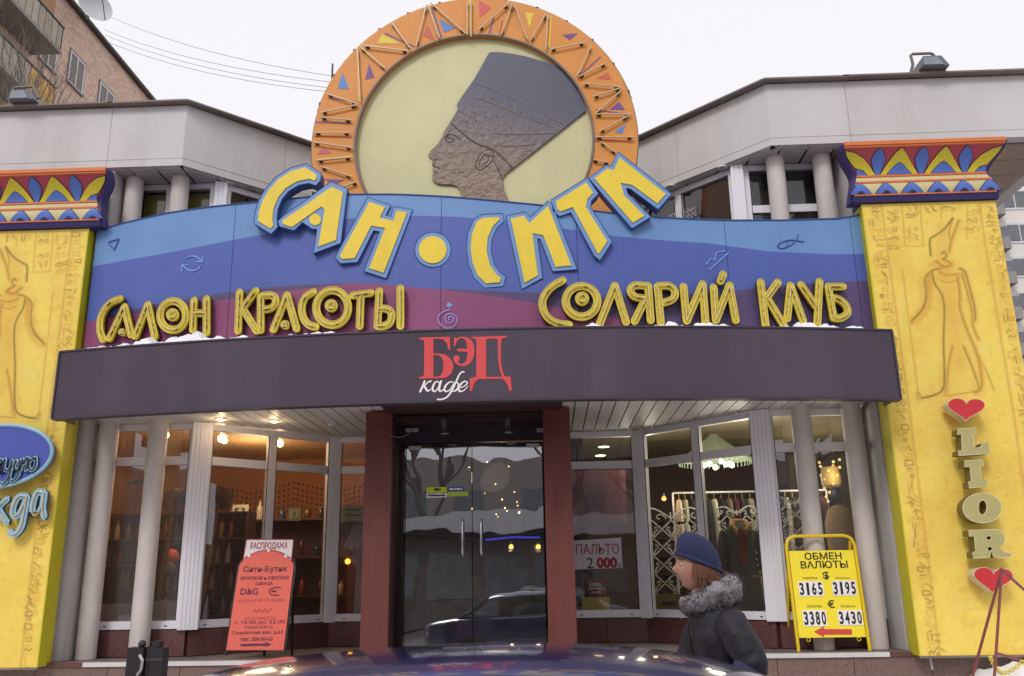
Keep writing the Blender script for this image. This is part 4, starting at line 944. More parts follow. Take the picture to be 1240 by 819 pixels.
neon_word(w1, zb_, [[S((103, 125), (93, 365)), S((205, 115), (122, 225)), S((122, 225), (210, 365))], [S((235, 152), (235, 360)), S((240, 148), (300, 143), (328, 165), (325, 200), (292, 226), (248, 232))], [S((400, 142), (315, 356)), S((400, 142), (460, 350)), Dd((388, 328), 26)],
                    [S((565, 122), (515, 155), (492, 215), (503, 285), (540, 330), (580, 340))], [O_((683, 220), 100, 108), Dd((677, 208), 38)], [S((812, 145), (925, 128)), S((862, 150), (855, 336))],
                    [S((978, 118), (966, 335)), S((975, 228), (1030, 230), (1055, 265), (1045, 312), (1005, 335), (968, 337))], [S((1110, 100), (1110, 335))]])
w2 = thing('neon_sign', (2.6, 9.2, 4.0), 'yellow unlit neon channel letters spelling СОЛЯРИЙ КЛУБ on the right of the board', 'neon sign')
neon_word(w2, zc_, [[S((190, 90), (125, 130), (82, 190), (80, 245), (110, 300), (165, 330), (225, 337))], [O_((295, 207), 88, 85), Dd((298, 192), 37)], [S((480, 120), (395, 335)), S((480, 120), (543, 322))],
                    [S((660, 122), (595, 118), (567, 145), (590, 180), (650, 192)), S((665, 122), (680, 312)), S((648, 200), (590, 318))], [S((718, 125), (736, 325)), S((722, 122), (785, 122), (815, 155), (802, 195), (750, 214))],
                    [S((862, 125), (880, 315)), S((880, 315), (968, 112)), S((968, 112), (985, 325))], [S((1030, 130), (1042, 312)), S((1042, 312), (1118, 118)), S((1118, 118), (1153, 312)), S((1068, 95), (1082, 58))]])
neon_word(w2, zd_, [[S((228, 160), (272, 540)), S((378, 162), (278, 300)), S((285, 300), (430, 535))], [S((492, 190), (462, 480)), S((492, 190), (602, 498))], [S((585, 182), (715, 370)), S((748, 155), (728, 535))],
                    [S((955, 197), (830, 198)), S((825, 200), (872, 470)), S((872, 475), (940, 475), (995, 430), (980, 365), (935, 320), (885, 298))]])

# ============================================================ ROUND EMBLEM
MY = 9.42; MC = (0.012, 6.56); MR, MI = 1.925, 1.41
emb = thing('round_emblem', (0, MY, 4.63), 'huge round emblem with orange ray ring and a profile in a tall flat crown', 'sign')
mOr = M('ring_orange', (216, 142, 64), .5, var=.06, vs=3, grime=.15, gcol=(196, 112, 44)); mCream = M('disc_cream', (206, 200, 154), .5, var=.06, vs=2, bump=.08, bs=200, grime=.22, gcol=(172, 166, 126), gs=1.2)
N_ = 96; oc = circ(MC[0], MC[1], MR, n=N_); ic = circ(MC[0], MC[1], MI, n=N_)
for k in range(12):                                      # the ring is made of bolted segments
    a0 = k*N_//12; seg = [oc[(a0+i) % N_] for i in range(N_//12+1)]+[ic[(a0+i) % N_] for i in range(N_//12, -1, -1)]
    MB().prism(seg, MY-.002, MY+.16).build('ring_segment', mOr, emb)
MB().prism(circ(MC[0], MC[1], MI-.004, n=N_), MY+.06, MY+.16).build('disc', mCream, emb)
mb = MB(); mb.tube([(x, MY-.006, z) for x, z in ic], .017, 6, closed=True); mb.build('inner_rim', mCap, emb)
mb = MB(); mb.tube([(x, MY+.02, z) for x, z in oc], .014, 6, closed=True); mb.build('outer_rim', mCap, emb)
mb = MB(); mb.tube([(MC[0]+1.945*math.cos(t), MY+.03, MC[1]+1.945*math.sin(t)) for t in np.linspace(.25, 2.9, 60)], .008, 6); mb.build('edge_tube', mTubeW, emb)
for t in np.linspace(.3, 2.85, 13):
    x, z = MC[0]+1.93*math.cos(t), MC[1]+1.93*math.sin(t); MB().box(x-.018, x+.018, MY+.0, MY+.05, z-.014, z+.014).build('tube_clip', mBlackM, emb)
zE = zm(360, 0, 2.818)
def onE(q, y=MY): p = at(*zE(*q), Y=y); return (p.x, p.z)
for col, pts in (((92, 134, 196), [(138, 302), (155, 250), (177, 305)]), ((116, 76, 138), [(232, 272), (246, 218), (263, 266)]), ((226, 200, 70), [(272, 150), (290, 118), (352, 150)]), ((206, 92, 84), [(430, 122), (445, 88), (470, 140)]),
                 ((92, 134, 196), [(485, 65), (540, 97), (500, 112)]), ((206, 92, 84), [(620, 2), (662, 27), (622, 62)]), ((226, 210, 80), [(778, 45), (806, 45), (793, 97)]), ((116, 76, 138), [(905, 120), (957, 115), (930, 138)]),
                 ((206, 92, 84), [(1022, 268), (1062, 248), (1070, 273)]), ((116, 76, 138), [(1065, 375), (1097, 348), (1118, 376)]), ((92, 134, 196), [(1083, 450), (1122, 424), (1108, 458)]), ((196, 92, 104), [(66, 528), (92, 503), (117, 525)]), ((116, 76, 138), [(95, 612), (162, 615), (125, 632)])):
    nm = 'tri_%d' % col[0]; mt = bpy.data.materials.get(nm) or M(nm, col, .5, var=.04)
    MB().prism([onE(q) for q in pts], MY-.006, MY-.001).build('ray_triangle', mt, emb)
mStr = {'y': M('stripe_yellow', (228, 182, 60), .5), 'p': M('stripe_purple', (130, 92, 130), .5), 'r': M('stripe_red', (196, 92, 70), .5)}
for c, a, b_, w in (('y', (206, 165), (212, 348), .014), ('p', (300, 115), (400, 160), .009), ('p', (118, 335), (200, 350), .008), ('p', (62, 418), (182, 422), .008), ('y', (588, 0), (590, 122), .016), ('p', (672, 50), (655, 118), .010), ('r', (700, 70), (690, 118), .008),
                    ('y', (865, 55), (860, 165), .014), ('p', (1035, 195), (960, 262), .008), ('r', (60, 465), (185, 470), .008), ('y', (65, 548), (185, 535), .016), ('p', (1020, 375), (1130, 392), .008), ('r', (1020, 475), (1148, 488), .008), ('p', (460, 30), (492, 128), .009)):
    pa, pb = onE(a), onE(b_); MB().beam((pa[0], MY-.004, pa[1]), (pb[0], MY-.004, pb[1]), .005, w*2, up=(0, 1, 0) if False else (Vector((pb[0]-pa[0], 0, pb[1]-pa[1])).cross(Vector((0, 1, 0)))).normalized()).build('ray_stripe', mStr[c], emb)
tubes = [(100, 320, 205, 355), (78, 385, 205, 358), (78, 400, 185, 410), (55, 453, 182, 453), (50, 485, 190, 505), (65, 548, 185, 537), (78, 568, 185, 603), (150, 640, 200, 622), (205, 165, 215, 350), (215, 160, 300, 235), (220, 155, 385, 175), (320, 75, 385, 165),
         (440, 20, 405, 160), (445, 15, 485, 130), (455, 10, 575, 115), (580, 5, 580, 120), (593, 5, 593, 125), (725, 8, 615, 105), (735, 12, 695, 120), (740, 15, 785, 135), (850, 45, 795, 140), (855, 50, 848, 170), (985, 145, 860, 170), (1003, 155, 955, 260), (1055, 215, 960, 262),
         (972, 285, 1105, 297), (1010, 330, 1105, 300), (1105, 310, 1020, 385), (1015, 390, 1140, 390), (1130, 395, 1030, 450), (1015, 468, 1150, 468), (1038, 485, 1085, 520), (1012, 545, 1060, 555)]
for x0, y0, x1, y1 in tubes:
    a, b_ = onE((x0, y0), MY-.04), onE((x1, y1), MY-.04); a3, b3 = Vector((a[0], MY-.04, a[1])), Vector((b_[0], MY-.04, b_[1])); d = (b3-a3).normalized()
    t = MB().tube([a3, b3], .0105, 6).build('neon_tube', mTubeW, emb, smooth=True)
    for q in (.12, .88):
        c = a3+(b3-a3)*q; MB().beam(c-d*.022+Vector((0, .02, -.006)), c+d*.022+Vector((0, .02, -.006)), .024, .02).build('tube_holder', mClip, t)
MB().tube([(-1.72, MY+.05, 7.42), (-1.72, MY+.05, 7.68)], .012, 6).build('rod', mBlackM, emb)
# the profile
zH = zm(500, 50, 4.096)
def onH(q, y=MY+.06): p = at(*zH(*q), Y=y); return (p.x, p.z)
sil = [(375, 70), (382, 63), (395, 61), (440, 62), (500, 70), (560, 82), (640, 105), (712, 131), (760, 175), (805, 232), (838, 290), (858, 350), (780, 412), (700, 475), (560, 585), (457, 664), (445, 690), (452, 735), (478, 800), (495, 840),
       (262, 840), (240, 770), (232, 742), (218, 722), (195, 716), (150, 715), (128, 712), (106, 702), (97, 688), (98, 672), (106, 658), (102, 648), (97, 640), (108, 632), (118, 628), (104, 620), (95, 612), (104, 600), (96, 588), (82, 576), (78, 569), (88, 552), (112, 528), (135, 500), (148, 478), (152, 462), (185, 408), (226, 342), (219, 322), (238, 290), (262, 256), (308, 190), (342, 130)]
mHead = M('profile_print', (140, 119, 103), .45, var=.22, vs=18, bump=1.0, bs=16, spec=.5); n = mHead.node_tree; b = n.nodes['Principled BSDF']; src = b.inputs['Base Color'].links[0].from_socket
tc = n.nodes.new('ShaderNodeTexCoord'); sx = n.nodes.new('ShaderNodeSeparateXYZ'); n.links.new(tc.outputs['Object'], sx.inputs[0])
g1 = n.nodes.new('ShaderNodeMath'); g1.operation = 'MULTIPLY_ADD'; g1.inputs[1].default_value = .30; n.links.new(sx.outputs[0], g1.inputs[0]); n.links.new(sx.outputs[2], g1.inputs[2])
mr = n.nodes.new('ShaderNodeMapRange'); mr.inputs['From Min'].default_value = 1.35; mr.inputs['From Max'].default_value = 2.75; mr.interpolation_type = 'SMOOTHSTEP'; n.links.new(g1.outputs[0], mr.inputs['Value'])
mi = n.nodes.new('ShaderNodeMix'); mi.data_type = 'RGBA'; n.links.new(mr.outputs[0], mi.inputs['Factor']); n.links.new(src, mi.inputs['A']); mi.inputs['B'].default_value = (*s2l((76, 77, 97)), 1); n.links.new(mi.outputs['Result'], b.inputs['Base Color'])
bump = [x for x in n.nodes if x.bl_idname == 'ShaderNodeBump'][0]; bump.inputs['Distance'].default_value = .03; mf = n.nodes.new('ShaderNodeMath'); mf.operation = 'MULTIPLY_ADD'; mf.inputs[1].default_value = -1.0; mf.inputs[2].default_value = 1.0; n.links.new(mr.outputs[0], mf.inputs[0]); n.links.new(mf.outputs[0], bump.inputs['Strength'])
head = MB().prism([onH(q) for q in sil], MY+.03, MY+.062).build('profile', mHead, emb)
mHL = M('relief_ridge', (150, 136, 124), .5, var=.15, vs=20); mHD = M('relief_groove', (84, 72, 68), .6, var=.15, vs=20)
def rid(pts, w, m, dy=.0): 
    P = smoothpath([onH(q, MY+.03) for q in pts], 4) if len(pts) > 2 else [Vector(onH(q, MY+.03)) for q in pts]
    MB().tube([(p.x, MY+.030-dy, p.y) for p in P], w, 5).build('relief_line', m, head)
for pts in ([(308, 206), (450, 262), (600, 335), (748, 412)], [(316, 280), (430, 320), (560, 375), (700, 428)], [(345, 255), (330, 285)], [(390, 458), (540, 462), (700, 456)], [(400, 518), (500, 520), (610, 512)], [(188, 398), (250, 455), (320, 505), (385, 525), (430, 555), (500, 625)],
            [(228, 345), (290, 375), (325, 402), (312, 435), (305, 465)], [(400, 560), (430, 610), (462, 662)], [(185, 410), (178, 440), (160, 470)], [(505, 320), (502, 350)]):
    rid(pts, .0055, mHL, .002)
for pts in ([(190, 408), (252, 464), (320, 513), (385, 533), (428, 563), (495, 632)], [(165, 470), (190, 462), (215, 472), (240, 492)], [(160, 488), (182, 480), (205, 492), (180, 502), (160, 490)], [(152, 478), (175, 470)], [(104, 598), (112, 585), (122, 588)], [(98, 622), (120, 626), (135, 632)], [(102, 650), (120, 655)],
            [(345, 545), (330, 570), (312, 600), (314, 628), (335, 638), (365, 622), (390, 595), (402, 560), (385, 540), (360, 540)], [(355, 560), (335, 590), (330, 615)], [(370, 565), (375, 590), (350, 610)], [(390, 570), (355, 560)], [(445, 690), (430, 650), (400, 590)], [(350, 560), (405, 575)]):
    rid(pts, .006, mHD, .000)
rg = random.Random(4)
for k in range(46):                                      # tiny carved signs on the crown bands
    t = rg.random(); bx = 330+t*330; by = 262+t*140+rg.uniform(-6, 18); q = rg.uniform(0, 3)
    if k > 20: bx = 250+rg.random()*240; by = 300+rg.random()*60+(bx-250)*.35+rg.uniform(0, 110); 
    rid([(bx, by), (bx+9*math.cos(q), by+9*math.sin(q)), (bx+9*math.cos(q)+6*math.cos(q+1.4), by+9*math.sin(q)+6*math.sin(q+1.4))], .0035, mHL if k % 2 else mHD, .001)
MB().box(-1.5, 1.5, MY+.17, MY+.21, 4.2, 4.3).build('support_bar', mBlackM, emb)
for x in (-1.2, 1.2): MB().tube([(x, MY+.2, 4.2), (x, MY+.2, 7.6), (x*1.2, 11.3, 7.1)], .025, 6).build('support_strut', mBlackM, emb)

# ============================================================ LIOR letters and hearts on the right pylon
zR = zm(1140, 470, 3.15)
mKhaki = M('letter_khaki', (176, 168, 112), .5, var=.05, vs=6, grime=.2, gcol=(140, 130, 86)); mKhS = M('letter_khaki_side', (112, 100, 62), .5, var=.08); mHeart = M('heart_red', (200, 52, 58), .4, var=.04); mHeS = M('heart_side', (206, 198, 160), .5, var=.05)
lior = thing('vertical_sign', (5.1, 9.1, 1.4), 'khaki slab letters LIOR stacked downwards between two red hearts on the right pylon', 'sign')
def onR(q, y=8.99): p = at(*zR(*q), Y=y); return (p.x, p.z)
def lior_l(loops, name, mf, ms):
    L = [[onR(q) for q in lp] for lp in loops]; o = MB().prism(L, 8.99, 9.13, side=1).build(name, [mf, ms], lior)
    e = MB()
    for lp in L: e.tube([(x, 8.991, z) for x, z in lp], .004, 4, closed=True)
    e.build('edge', mTube if name != 'heart' else mHeS, o)
def heart(cx, cy, w, h, rot=0.0):
    pts = []
    for t in np.linspace(0, 2*math.pi, 41)[:-1]:
        x = 16*math.sin(t)**3; y = 13*math.cos(t)-5*math.cos(2*t)-2*math.cos(3*t)-math.cos(4*t); x, y = x/16*w, -(y-1.5)/15*h*.98
        pts.append((cx+x*math.cos(rot)-y*math.sin(rot), cy+x*math.sin(rot)+y*math.cos(rot)))
    return pts
lior_l([heart(95, 72, 71, 46, .03)], 'heart', mHeart, mHeS); lior_l([heart(198, 722, 75, 52, .06)], 'heart', mHeart, mHeS)
lior_l([[(62, 157), (131, 152), (132, 172), (122, 176), (124, 228), (150, 226), (158, 210), (180, 206), (186, 250), (66, 258), (64, 240), (80, 236), (77, 178), (62, 178)]], 'letter', mKhaki, mKhS)
lior_l([[(88, 278), (158, 274), (160, 296), (147, 299), (152, 352), (174, 352), (175, 376), (106, 382), (104, 358), (115, 354), (110, 302), (90, 302)]], 'letter', mKhaki, mKhS)
lior_l([[(156+74*math.cos(t), 458+57*math.sin(t)) for t in np.linspace(0, 6.1, 30)], [(157+17*math.cos(t), 456+28*math.sin(t)) for t in np.linspace(0, 6.1, 20)][::-1]], 'letter', mKhaki, mKhS)
lior_l([[(104, 544), (210, 540), (235, 552), (244, 578), (236, 600), (222, 606), (240, 626), (268, 630), (262, 645), (222, 648), (200, 645), (190, 622), (185, 646), (122, 650), (120, 628), (132, 622), (126, 566), (106, 566)],
        [(172, 566), (188, 564), (190, 578), (174, 580)], [(176, 606), (192, 606), (194, 620), (178, 622)]], 'letter', mKhaki, mKhS)

# ============================================================ blue oval and script on the left pylon
oval = thing('oval_sign', (-5.3, 9.1, 2.6), 'blue oval sign with pale rim and script tubes at the left edge of the picture', 'sign')
mOv = M('oval_blue', (74, 88, 172), .45, var=.05); mOvR = M('pale_blue_tube', (146, 186, 206), .4, var=.06)
pc = at(-4, 553, Y=9.1); rxx = at(64, 552, Y=9.1).x-pc.x; rzz = (at(-4, 516, Y=9.1).z-at(-4, 591, Y=9.1).z)/2
ov = [(pc.x+rxx*math.cos(t)*math.cos(.06)-rzz*math.sin(t)*math.sin(.06), pc.z+rxx*math.cos(t)*math.sin(.06)+rzz*math.sin(t)*math.cos(.06)) for t in np.linspace(0, 2*math.pi, 49)[:-1]]
MB().prism(ov, 9.08, 9.15).build('oval_panel', mOv, oval)
MB().tube([(x, 9.085, z) for x, z in ov], .022, 8, closed=True).build('oval_rim', mOvR, oval)
zO = zm(0, 500, 4.556)
def chan(root, letters, y, r, m1_, m2_):
    for st in letters:
        par = None
        for i, pts in enumerate(st):
            P = smoothpath([(lambda p: (p.x, p.z))(at(*zO(*q), Y=y)) for q in pts], 4); o = MB().prism([thickline(P, r)], y-.002*i, y+.045, side=1).build('letter' if par is None else 'letter_stroke', [m1_, m2_], root if par is None else par); par = par or o
            MB().tube([(p.x, y-.012-.002*i, p.y) for p in P], .007, 5).build('tube', mBlackM if r < .03 else mTubeW, par)
mOvS = M('channel_side', (70, 96, 120), .5)
chan(oval, [[[(-30, 330), (-10, 275), (10, 260), (20, 300), (0, 330)]], [[(30, 255), (22, 305), (50, 318), (68, 262)], [(68, 262), (52, 350), (22, 392), (5, 385)]], [[(92, 262), (78, 300), (100, 320), (112, 262)], [(112, 262), (100, 345), (70, 375), (52, 365)]],
            [[(128, 255), (112, 320)], [(130, 285), (150, 250), (160, 262), (142, 318)]], [[(186, 256), (166, 262), (158, 300), (178, 318), (196, 290), (198, 250), (186, 250)]]], 9.05, .020, mOvR, mOvS)
word = thing('script_sign', (-5.2, 9.15, 2.1), 'pale blue channel letters жда below the blue oval on the left pylon', 'sign')
chan(word, [[[(-30, 560), (-8, 520), (40, 475)], [(-10, 525), (8, 560), (38, 605)], [(-25, 480), (-10, 525)]], [[(150, 462), (105, 462), (76, 510), (72, 560), (100, 565), (128, 520), (150, 465)], [(150, 462), (128, 590), (112, 640), (80, 672), (52, 655)]],
            [[(240, 440), (205, 440), (182, 500), (180, 555), (205, 562), (235, 510), (246, 445)], [(246, 440), (236, 520), (244, 575)]]], 9.10, .034, mOvR, mOvS)
# ============================================================ NEIGHBOURING BUILDINGS
mBrick = M('brick_wall', (232, 206, 184), .85, var=.06, vs=.6, grime=.25, gcol=(130, 108, 98), gs=.5); n = mBrick.node_tree; b = n.nodes['Principled BSDF']; src = b.inputs['Base Color'].links[0].from_socket
tc = n.nodes.new('ShaderNodeTexCoord'); mp = n.nodes.new('ShaderNodeMapping'); mp.inputs['Rotation'].default_value = (0, R(90), 0); sx = n.nodes.new('ShaderNodeSeparateXYZ'); cx_ = n.nodes.new('ShaderNodeCombineXYZ')
n.links.new(tc.outputs['Object'], sx.inputs[0]); n.links.new(sx.outputs[1], cx_.inputs[0]); n.links.new(sx.outputs[2], cx_.inputs[1])
bk = n.nodes.new('ShaderNodeTexBrick'); bk.inputs['Scale'].default_value = 1.0; bk.inputs['Brick Width'].default_value = .30; bk.inputs['Row Height'].default_value = .10; bk.inputs['Mortar Size'].default_value = .010
bk.inputs['Color1'].default_value = (*s2l((234, 196, 170)), 1); bk.inputs['Color2'].default_value = (*s2l((186, 152, 134)), 1); bk.inputs['Mortar'].default_value = (*s2l((190, 174, 166)), 1); bk.inputs['Bias'].default_value = -.1
n.links.new(cx_.outputs[0], bk.inputs['Vector']); mi = n.nodes.new('ShaderNodeMix'); mi.data_type = 'RGBA'; mi.inputs['Factor'].default_value = .85; n.links.new(src, mi.inputs['A']); n.links.new(bk.outputs['Color'], mi.inputs['B']); n.links.new(mi.outputs['Result'], b.inputs['Base Color'])
mWinD = M('window_dark', (128, 136, 144), .15, var=.2, spec=.8); mWinF = M('window_white', (214, 214, 214), .5); mConc = M('concrete', (150, 146, 142), .85, var=.12, grime=.4, gcol=(96, 92, 90), gs=2)
brk = thing('brick_apartment_block', (-20, 32, 0), 'tall pinkish brick apartment block rising behind the shop roof at upper left', 'apartment building')
MB().box(-32, -20, 12, 41.7, 0, 26.6).build('wall', mBrick, brk); MB().box(-32.2, -19.75, 11.8, 41.9, 26.603, 26.75).build('roof_edge', M('dark_roof_edge', (84, 76, 72), .7), brk)
def bwin(y0, y1, z0, z1, mat=mWinD, mull=2):
    f = MB(); X = -19.985
    for a, b_, c, d in ((y0, y1, z0, z0+.09), (y0, y1, z1-.09, z1), (y0, y0+.09, z0+.09, z1-.09), (y1-.09, y1, z0+.09, z1-.09)): f.box(X-.02, X+.03, a, b_, c, d)
    for i in range(1, mull): yy = y0+(y1-y0)*i/mull; f.box(X-.02, X+.028, yy-.04, yy+.04, z0+.09, z1-.09)
    o = f.build('window', mWinF, brk); MB().box(X-.01, X+.006, y0+.05, y1-.05, z0+.05, z1-.05).build('pane', mat, o)
    MB().box(X, X+.09, y0-.08, y1+.08, z0-.06, z0-.005).build('sill', mConc, o)
    r = MB(); r.box(X-.01, X+.016, y0-.07, y1+.07, z0-.005, z1+.09); r.build('reveal', mCap, o)
for y0, y1, z0, z1, mt in ((33.85, 35.1, 23.1, 24.65, mWinD), (36.5, 37.9, 22.95, 24.7, mWinD), (39.4, 40.6, 23.0, 24.8, mBlackM), (31.7, 32.9, 22.85, 24.9, mWinF), (31.9, 33.0, 20.2, 21.7, mWinD), (34.2, 35.4, 20.2, 21.7, mWinD), (29.2, 30.6, 25.1, 26.2, mWinD), (25, 26.4, 22.9, 24.6, mWinD), (36.6, 37.8, 20.2, 21.7, mWinD)):
    bwin(y0, y1, z0, z1, mt)
mBalc = M('balcony_panel', (176, 164, 148), .7, var=.12, rnd=.1); mBalY = M('balcony_yellow', (214, 170, 84), .6, var=.15)
for zb in (22.65, 19.85):
    bal = MB().box(-20, -18.75, 25.5, 31.2, zb, zb+.16).build('balcony', mConc, brk)
    k = 13
    for i in range(k):
        y0 = 25.5+5.7*i/k; MB().box(-18.80, -18.76, y0+.03, y0+5.7/k-.03, zb+.17, zb+1.15).build('balcony_board', mBalY if (zb < 20 and i > 8) else mBalc, bal)
    MB().box(-18.82, -18.72, 25.5, 31.2, zb+1.16, zb+1.22).build('balcony_rail', mBlackM, bal); MB().box(-20, -18.76, 31.1, 31.16, zb+.17, zb+1.15).build('balcony_end', mBalY if zb < 20 else mBalc, bal)
MB().box(-20, -19.2, 30.0, 31.1, 24.2, 26.2).build('loggia_panel', M('loggia_wood', (170, 128, 92), .7), brk)
# grey branches in front of the block at the far left edge
mBark = M('bark', (124, 116, 110), .9, var=.2)
def bare_tree(loc, h, seed, label, spread=.55, gens=5, group=None, tr=.16):
    rg = random.Random(seed); root = thing('bare_tree', loc, label, 'tree', group); tk = MB(); tw = MB(); L = Vector(loc)
    def grow(p, d, l, r, g):
        q = p+d*l; m = p+d*l*.5+Vector((rg.uniform(-1, 1), rg.uniform(-1, 1), 0))*l*.05
        (tk if g < 2 else tw).tube([p, m, q], [r, r*.85, r*.7], 6 if g < 2 else 4, caps=False)
        if g >= gens: return
        for _ in range(3 if g < gens-1 else 4):
            nd = (d+Vector((rg.uniform(-1, 1), rg.uniform(-1, 1), rg.uniform(-.3, .7)))*spread*1.3).normalized(); grow(p+(q-p)*rg.uniform(.55, 1), nd, l*rg.uniform(.6, .85), r*.6, g+1)
    grow(L, Vector((0.02, 0, 1)), h*.33, tr, 0)
    tk.build('trunk', mBark, root, smooth=True); tw.build('crown', mBark, root, kind='stuff')
tp = at(-25, 70, Y=22); bare_tree((tp.x, 22, 0), tp.z/.80, 3, 'bare grey tree in front of the brick block at the left edge', spread=.28, gens=6, tr=.16)
# satellite dish on its roof
dp = at(113, 10, X=-18.9); dish = thing('satellite_dish', (dp.x, dp.y, 26.75), 'large pale satellite dish on the roof edge of the brick block', 'satellite dish')
mDish = M('dish_grey', (196, 196, 200), .5, var=.04); prof = [(0.02+.74*i/8, .22*(i/8)**2) for i in range(9)]
mb = MB(); k0 = 0; mb.lathe(prof, (0, 0, 0), 28); ax = Vector((.72, -.62, .12)).normalized(); q = Vector((0, 0, 1)).rotation_difference(ax)
c = Vector((dp.x, dp.y, dp.z)); mb.v = [tuple(c+q @ Vector(v)) for v in mb.v]; mb.f = mb.f[:-1]; mb.m = mb.m[:-1]; mb.build('reflector', mDish, dish, smooth=True)
f = c+ax*.9; MB().tube([c+q @ Vector((.7, 0, .2)), f], .02, 5).build('feed_arm', mBlackM, dish); MB().ball(f, .07, 8, 6).build('feed_horn', mDish, dish); MB().tube([c-ax*.05, (dp.x-.2, dp.y, dp.z-.6), (dp.x-.3, dp.y, 26.75)], .04, 6).build('mast', mBlackM, dish)
mWire = M('wire', (160, 158, 164), .6)
for i, ((u0, v0), (u1, v1)) in enumerate((((130, 19), (400, 92)), ((126, 36), (396, 99)), ((128, 43), (394, 106)), ((128, 50), (394, 111)))):
    a = at(u0, v0, Y=36); b_ = at(u1, v1, Y=24); P = [a+(b_-a)*t-Vector((0, 0, .35*4*t*(1-t))) for t in np.linspace(0, 1.15, 15)]
    MB().tube(P, .011, 4).build('overhead_wire', mWire, None, ['topmost overhead wire crossing the pale sky left of the emblem', 'second overhead wire from the top, left of the emblem', 'third overhead wire from the top, left of the emblem', 'lowest overhead wire in the sky left of the emblem'][i], cat='cable', group='overhead wires in the sky')
# white apartment block at the right
mPan = M('white_panels', (226, 220, 214), .8, var=.04, vs=.4, grime=.15, gcol=(170, 162, 156)); apt = thing('white_apartment_block', (46, 72, 0), 'distant white panel apartment block seen at the right edge', 'apartment building')
mWinFar = M('far_pane', (112, 114, 120), .4, var=.2)
MB().box(38.6, 62, 70, 84, 0, 39).build('wall', mPan, apt)
for fl in range(3, 13):
    z = 2.98*fl-2.12
    for i in range(3):
        x0 = 39.35+i*4.2; f = MB().box(x0-.1, x0+2.1, 69.93, 69.99, z-.1, z+1.75).build('window', mWinF, apt); MB().box(x0, x0+.92, 69.88, 69.925, z+.1, z+1.5).build('pane', mWinFar, f); MB().box(x0+1.05, x0+2.0, 69.88, 69.925, z+.1, z+1.5).build('pane', mWinFar, f)
    MB().box(38.0, 38.9, 68.9, 69.98, z-.9, z+.1).build('balcony', mConc, apt)
    MB().box(38.05, 38.85, 68.92, 69.9, z+.104, z+1.0).build('balcony_glazing', mWinFar, apt)
bare_tree((42, 55, 0), 17, 8, 'distant bare tree in front of the white block at the right edge', gens=5)

# roof floodlights
def floodlight(p, yawz, label):
    r = thing('floodlight', p, label, 'floodlight', 'floodlights on the shop roof'); x, y, z = p
    b = MB(); pr = [(-.13, .02), (.19, .02), (.11, .15), (-.10, .15)]
    b.prism([(x+a*1.0, z+c) for a, c in pr], y-.14, y+.14); b.build('housing', M('floodlight_grey', (104, 108, 116), .5, var=.1), r)
    MB().tube([(x-.21, y, z-.0), (x-.165, y, z+.13), (x-.175, y, z+.25), (x-.15, y, z+.27), (x+.06, y, z+.27), (x+.09, y, z+.25), (x+.15, y, z+.10)], .019, 6).build('bracket', mCap, r)
    MB().box(x-.22, x+.18, y-.05, y+.05, z-.002, z+.016).build('foot', mCap, r); MB().prism([(x-.11, z+.03), (x+.12, z+.03), (x+.06, z+.13), (x-.10, z+.13)], y-.152, y-.142).build('lens', mWinD, r)
p = at(1125, 93, Y=9.46); floodlight((p.x, p.y, 7.24), 0, 'grey floodlight on the right roof edge above the pylon')
p = at(30, 129, Y=9.46); floodlight((p.x, p.y, 7.24), 0, 'grey floodlight on the left roof edge below the brick block')

# ============================================================ STREET OBJECTS
def text_on(body, mat, parent, fr, c, w, h, Y, bold=0.0, tilt=0.0, spacing=1.0, plane=None, name='lettering'):
    """c in crop pixels, w,h in crop pixels; plane(x,z)->Vector on the surface"""
    p = at(*fr(*c), Y=Y); pw = (at(*fr(c[0]+w/2, c[1]), Y=Y)-at(*fr(c[0]-w/2, c[1]), Y=Y)).length; ph = (at(*fr(c[0], c[1]+h/2), Y=Y)-at(*fr(c[0], c[1]-h/2), Y=Y)).length
    return text_part(body, name, mat, parent, p.x, p.z, pw, ph, None if plane else Y, bold=bold, tilt=tilt, spacing=spacing, place=plane)
# --- currency exchange board, leaning back like an A-frame
zX = zm(940, 620, 4.55); YX = 9.52; z0x = 0.801
mBY = M('board_yellow', (246, 224, 52), .45, var=.03); mBYf = M('tube_frame_yellow', (232, 196, 30), .35, var=.05)
exb = thing('exchange_rate_board', (3.6, YX, z0x), 'yellow A-frame currency board ОБМЕН ВАЛЮТЫ with four white price tiles and red arrow', 'sandwich board')
lean = lambda z: YX+0.10*(z-z0x)                         # front leaf leans backwards
xb0, xb1 = at(*zX(103, 500), Y=YX+.05).x, at(*zX(465, 500), Y=YX+.05).x
xl0, xl1 = xb0-.022, xb1+.022; ztop = at(*zX(250, 132), Y=YX+.1).z
P = [(xl0, z0x), (xl0, ztop-.10), (xl0+.03, ztop-.03), (xl0+.10, ztop), (xl1-.10, ztop), (xl1-.03, ztop-.03), (xl1, ztop-.10), (xl1, z0x)]
P2 = [P[0], P[1]]+[tuple(v) for v in smoothpath(P[1:4], 4)][1:]+[tuple(v) for v in smoothpath(P[4:7], 4)]+[P[7]]
MB().tube([(x, lean(z), z) for x, z in P2], .017, 8).build('frame', mBYf, exb, smooth=True)
MB().tube([(xl0+.03, lean(ztop)+.02, ztop-.05), (xl0+.03, YX+.52, z0x)], .015, 6).build('rear_leg', mBYf, exb); MB().tube([(xl1-.03, lean(ztop)+.02, ztop-.05), (xl1-.03, YX+.52, z0x)], .015, 6).build('rear_leg', mBYf, exb)
zt_, zb_2 = at(*zX(250, 213), Y=YX+.1).z, at(*zX(320, 692), Y=YX).z
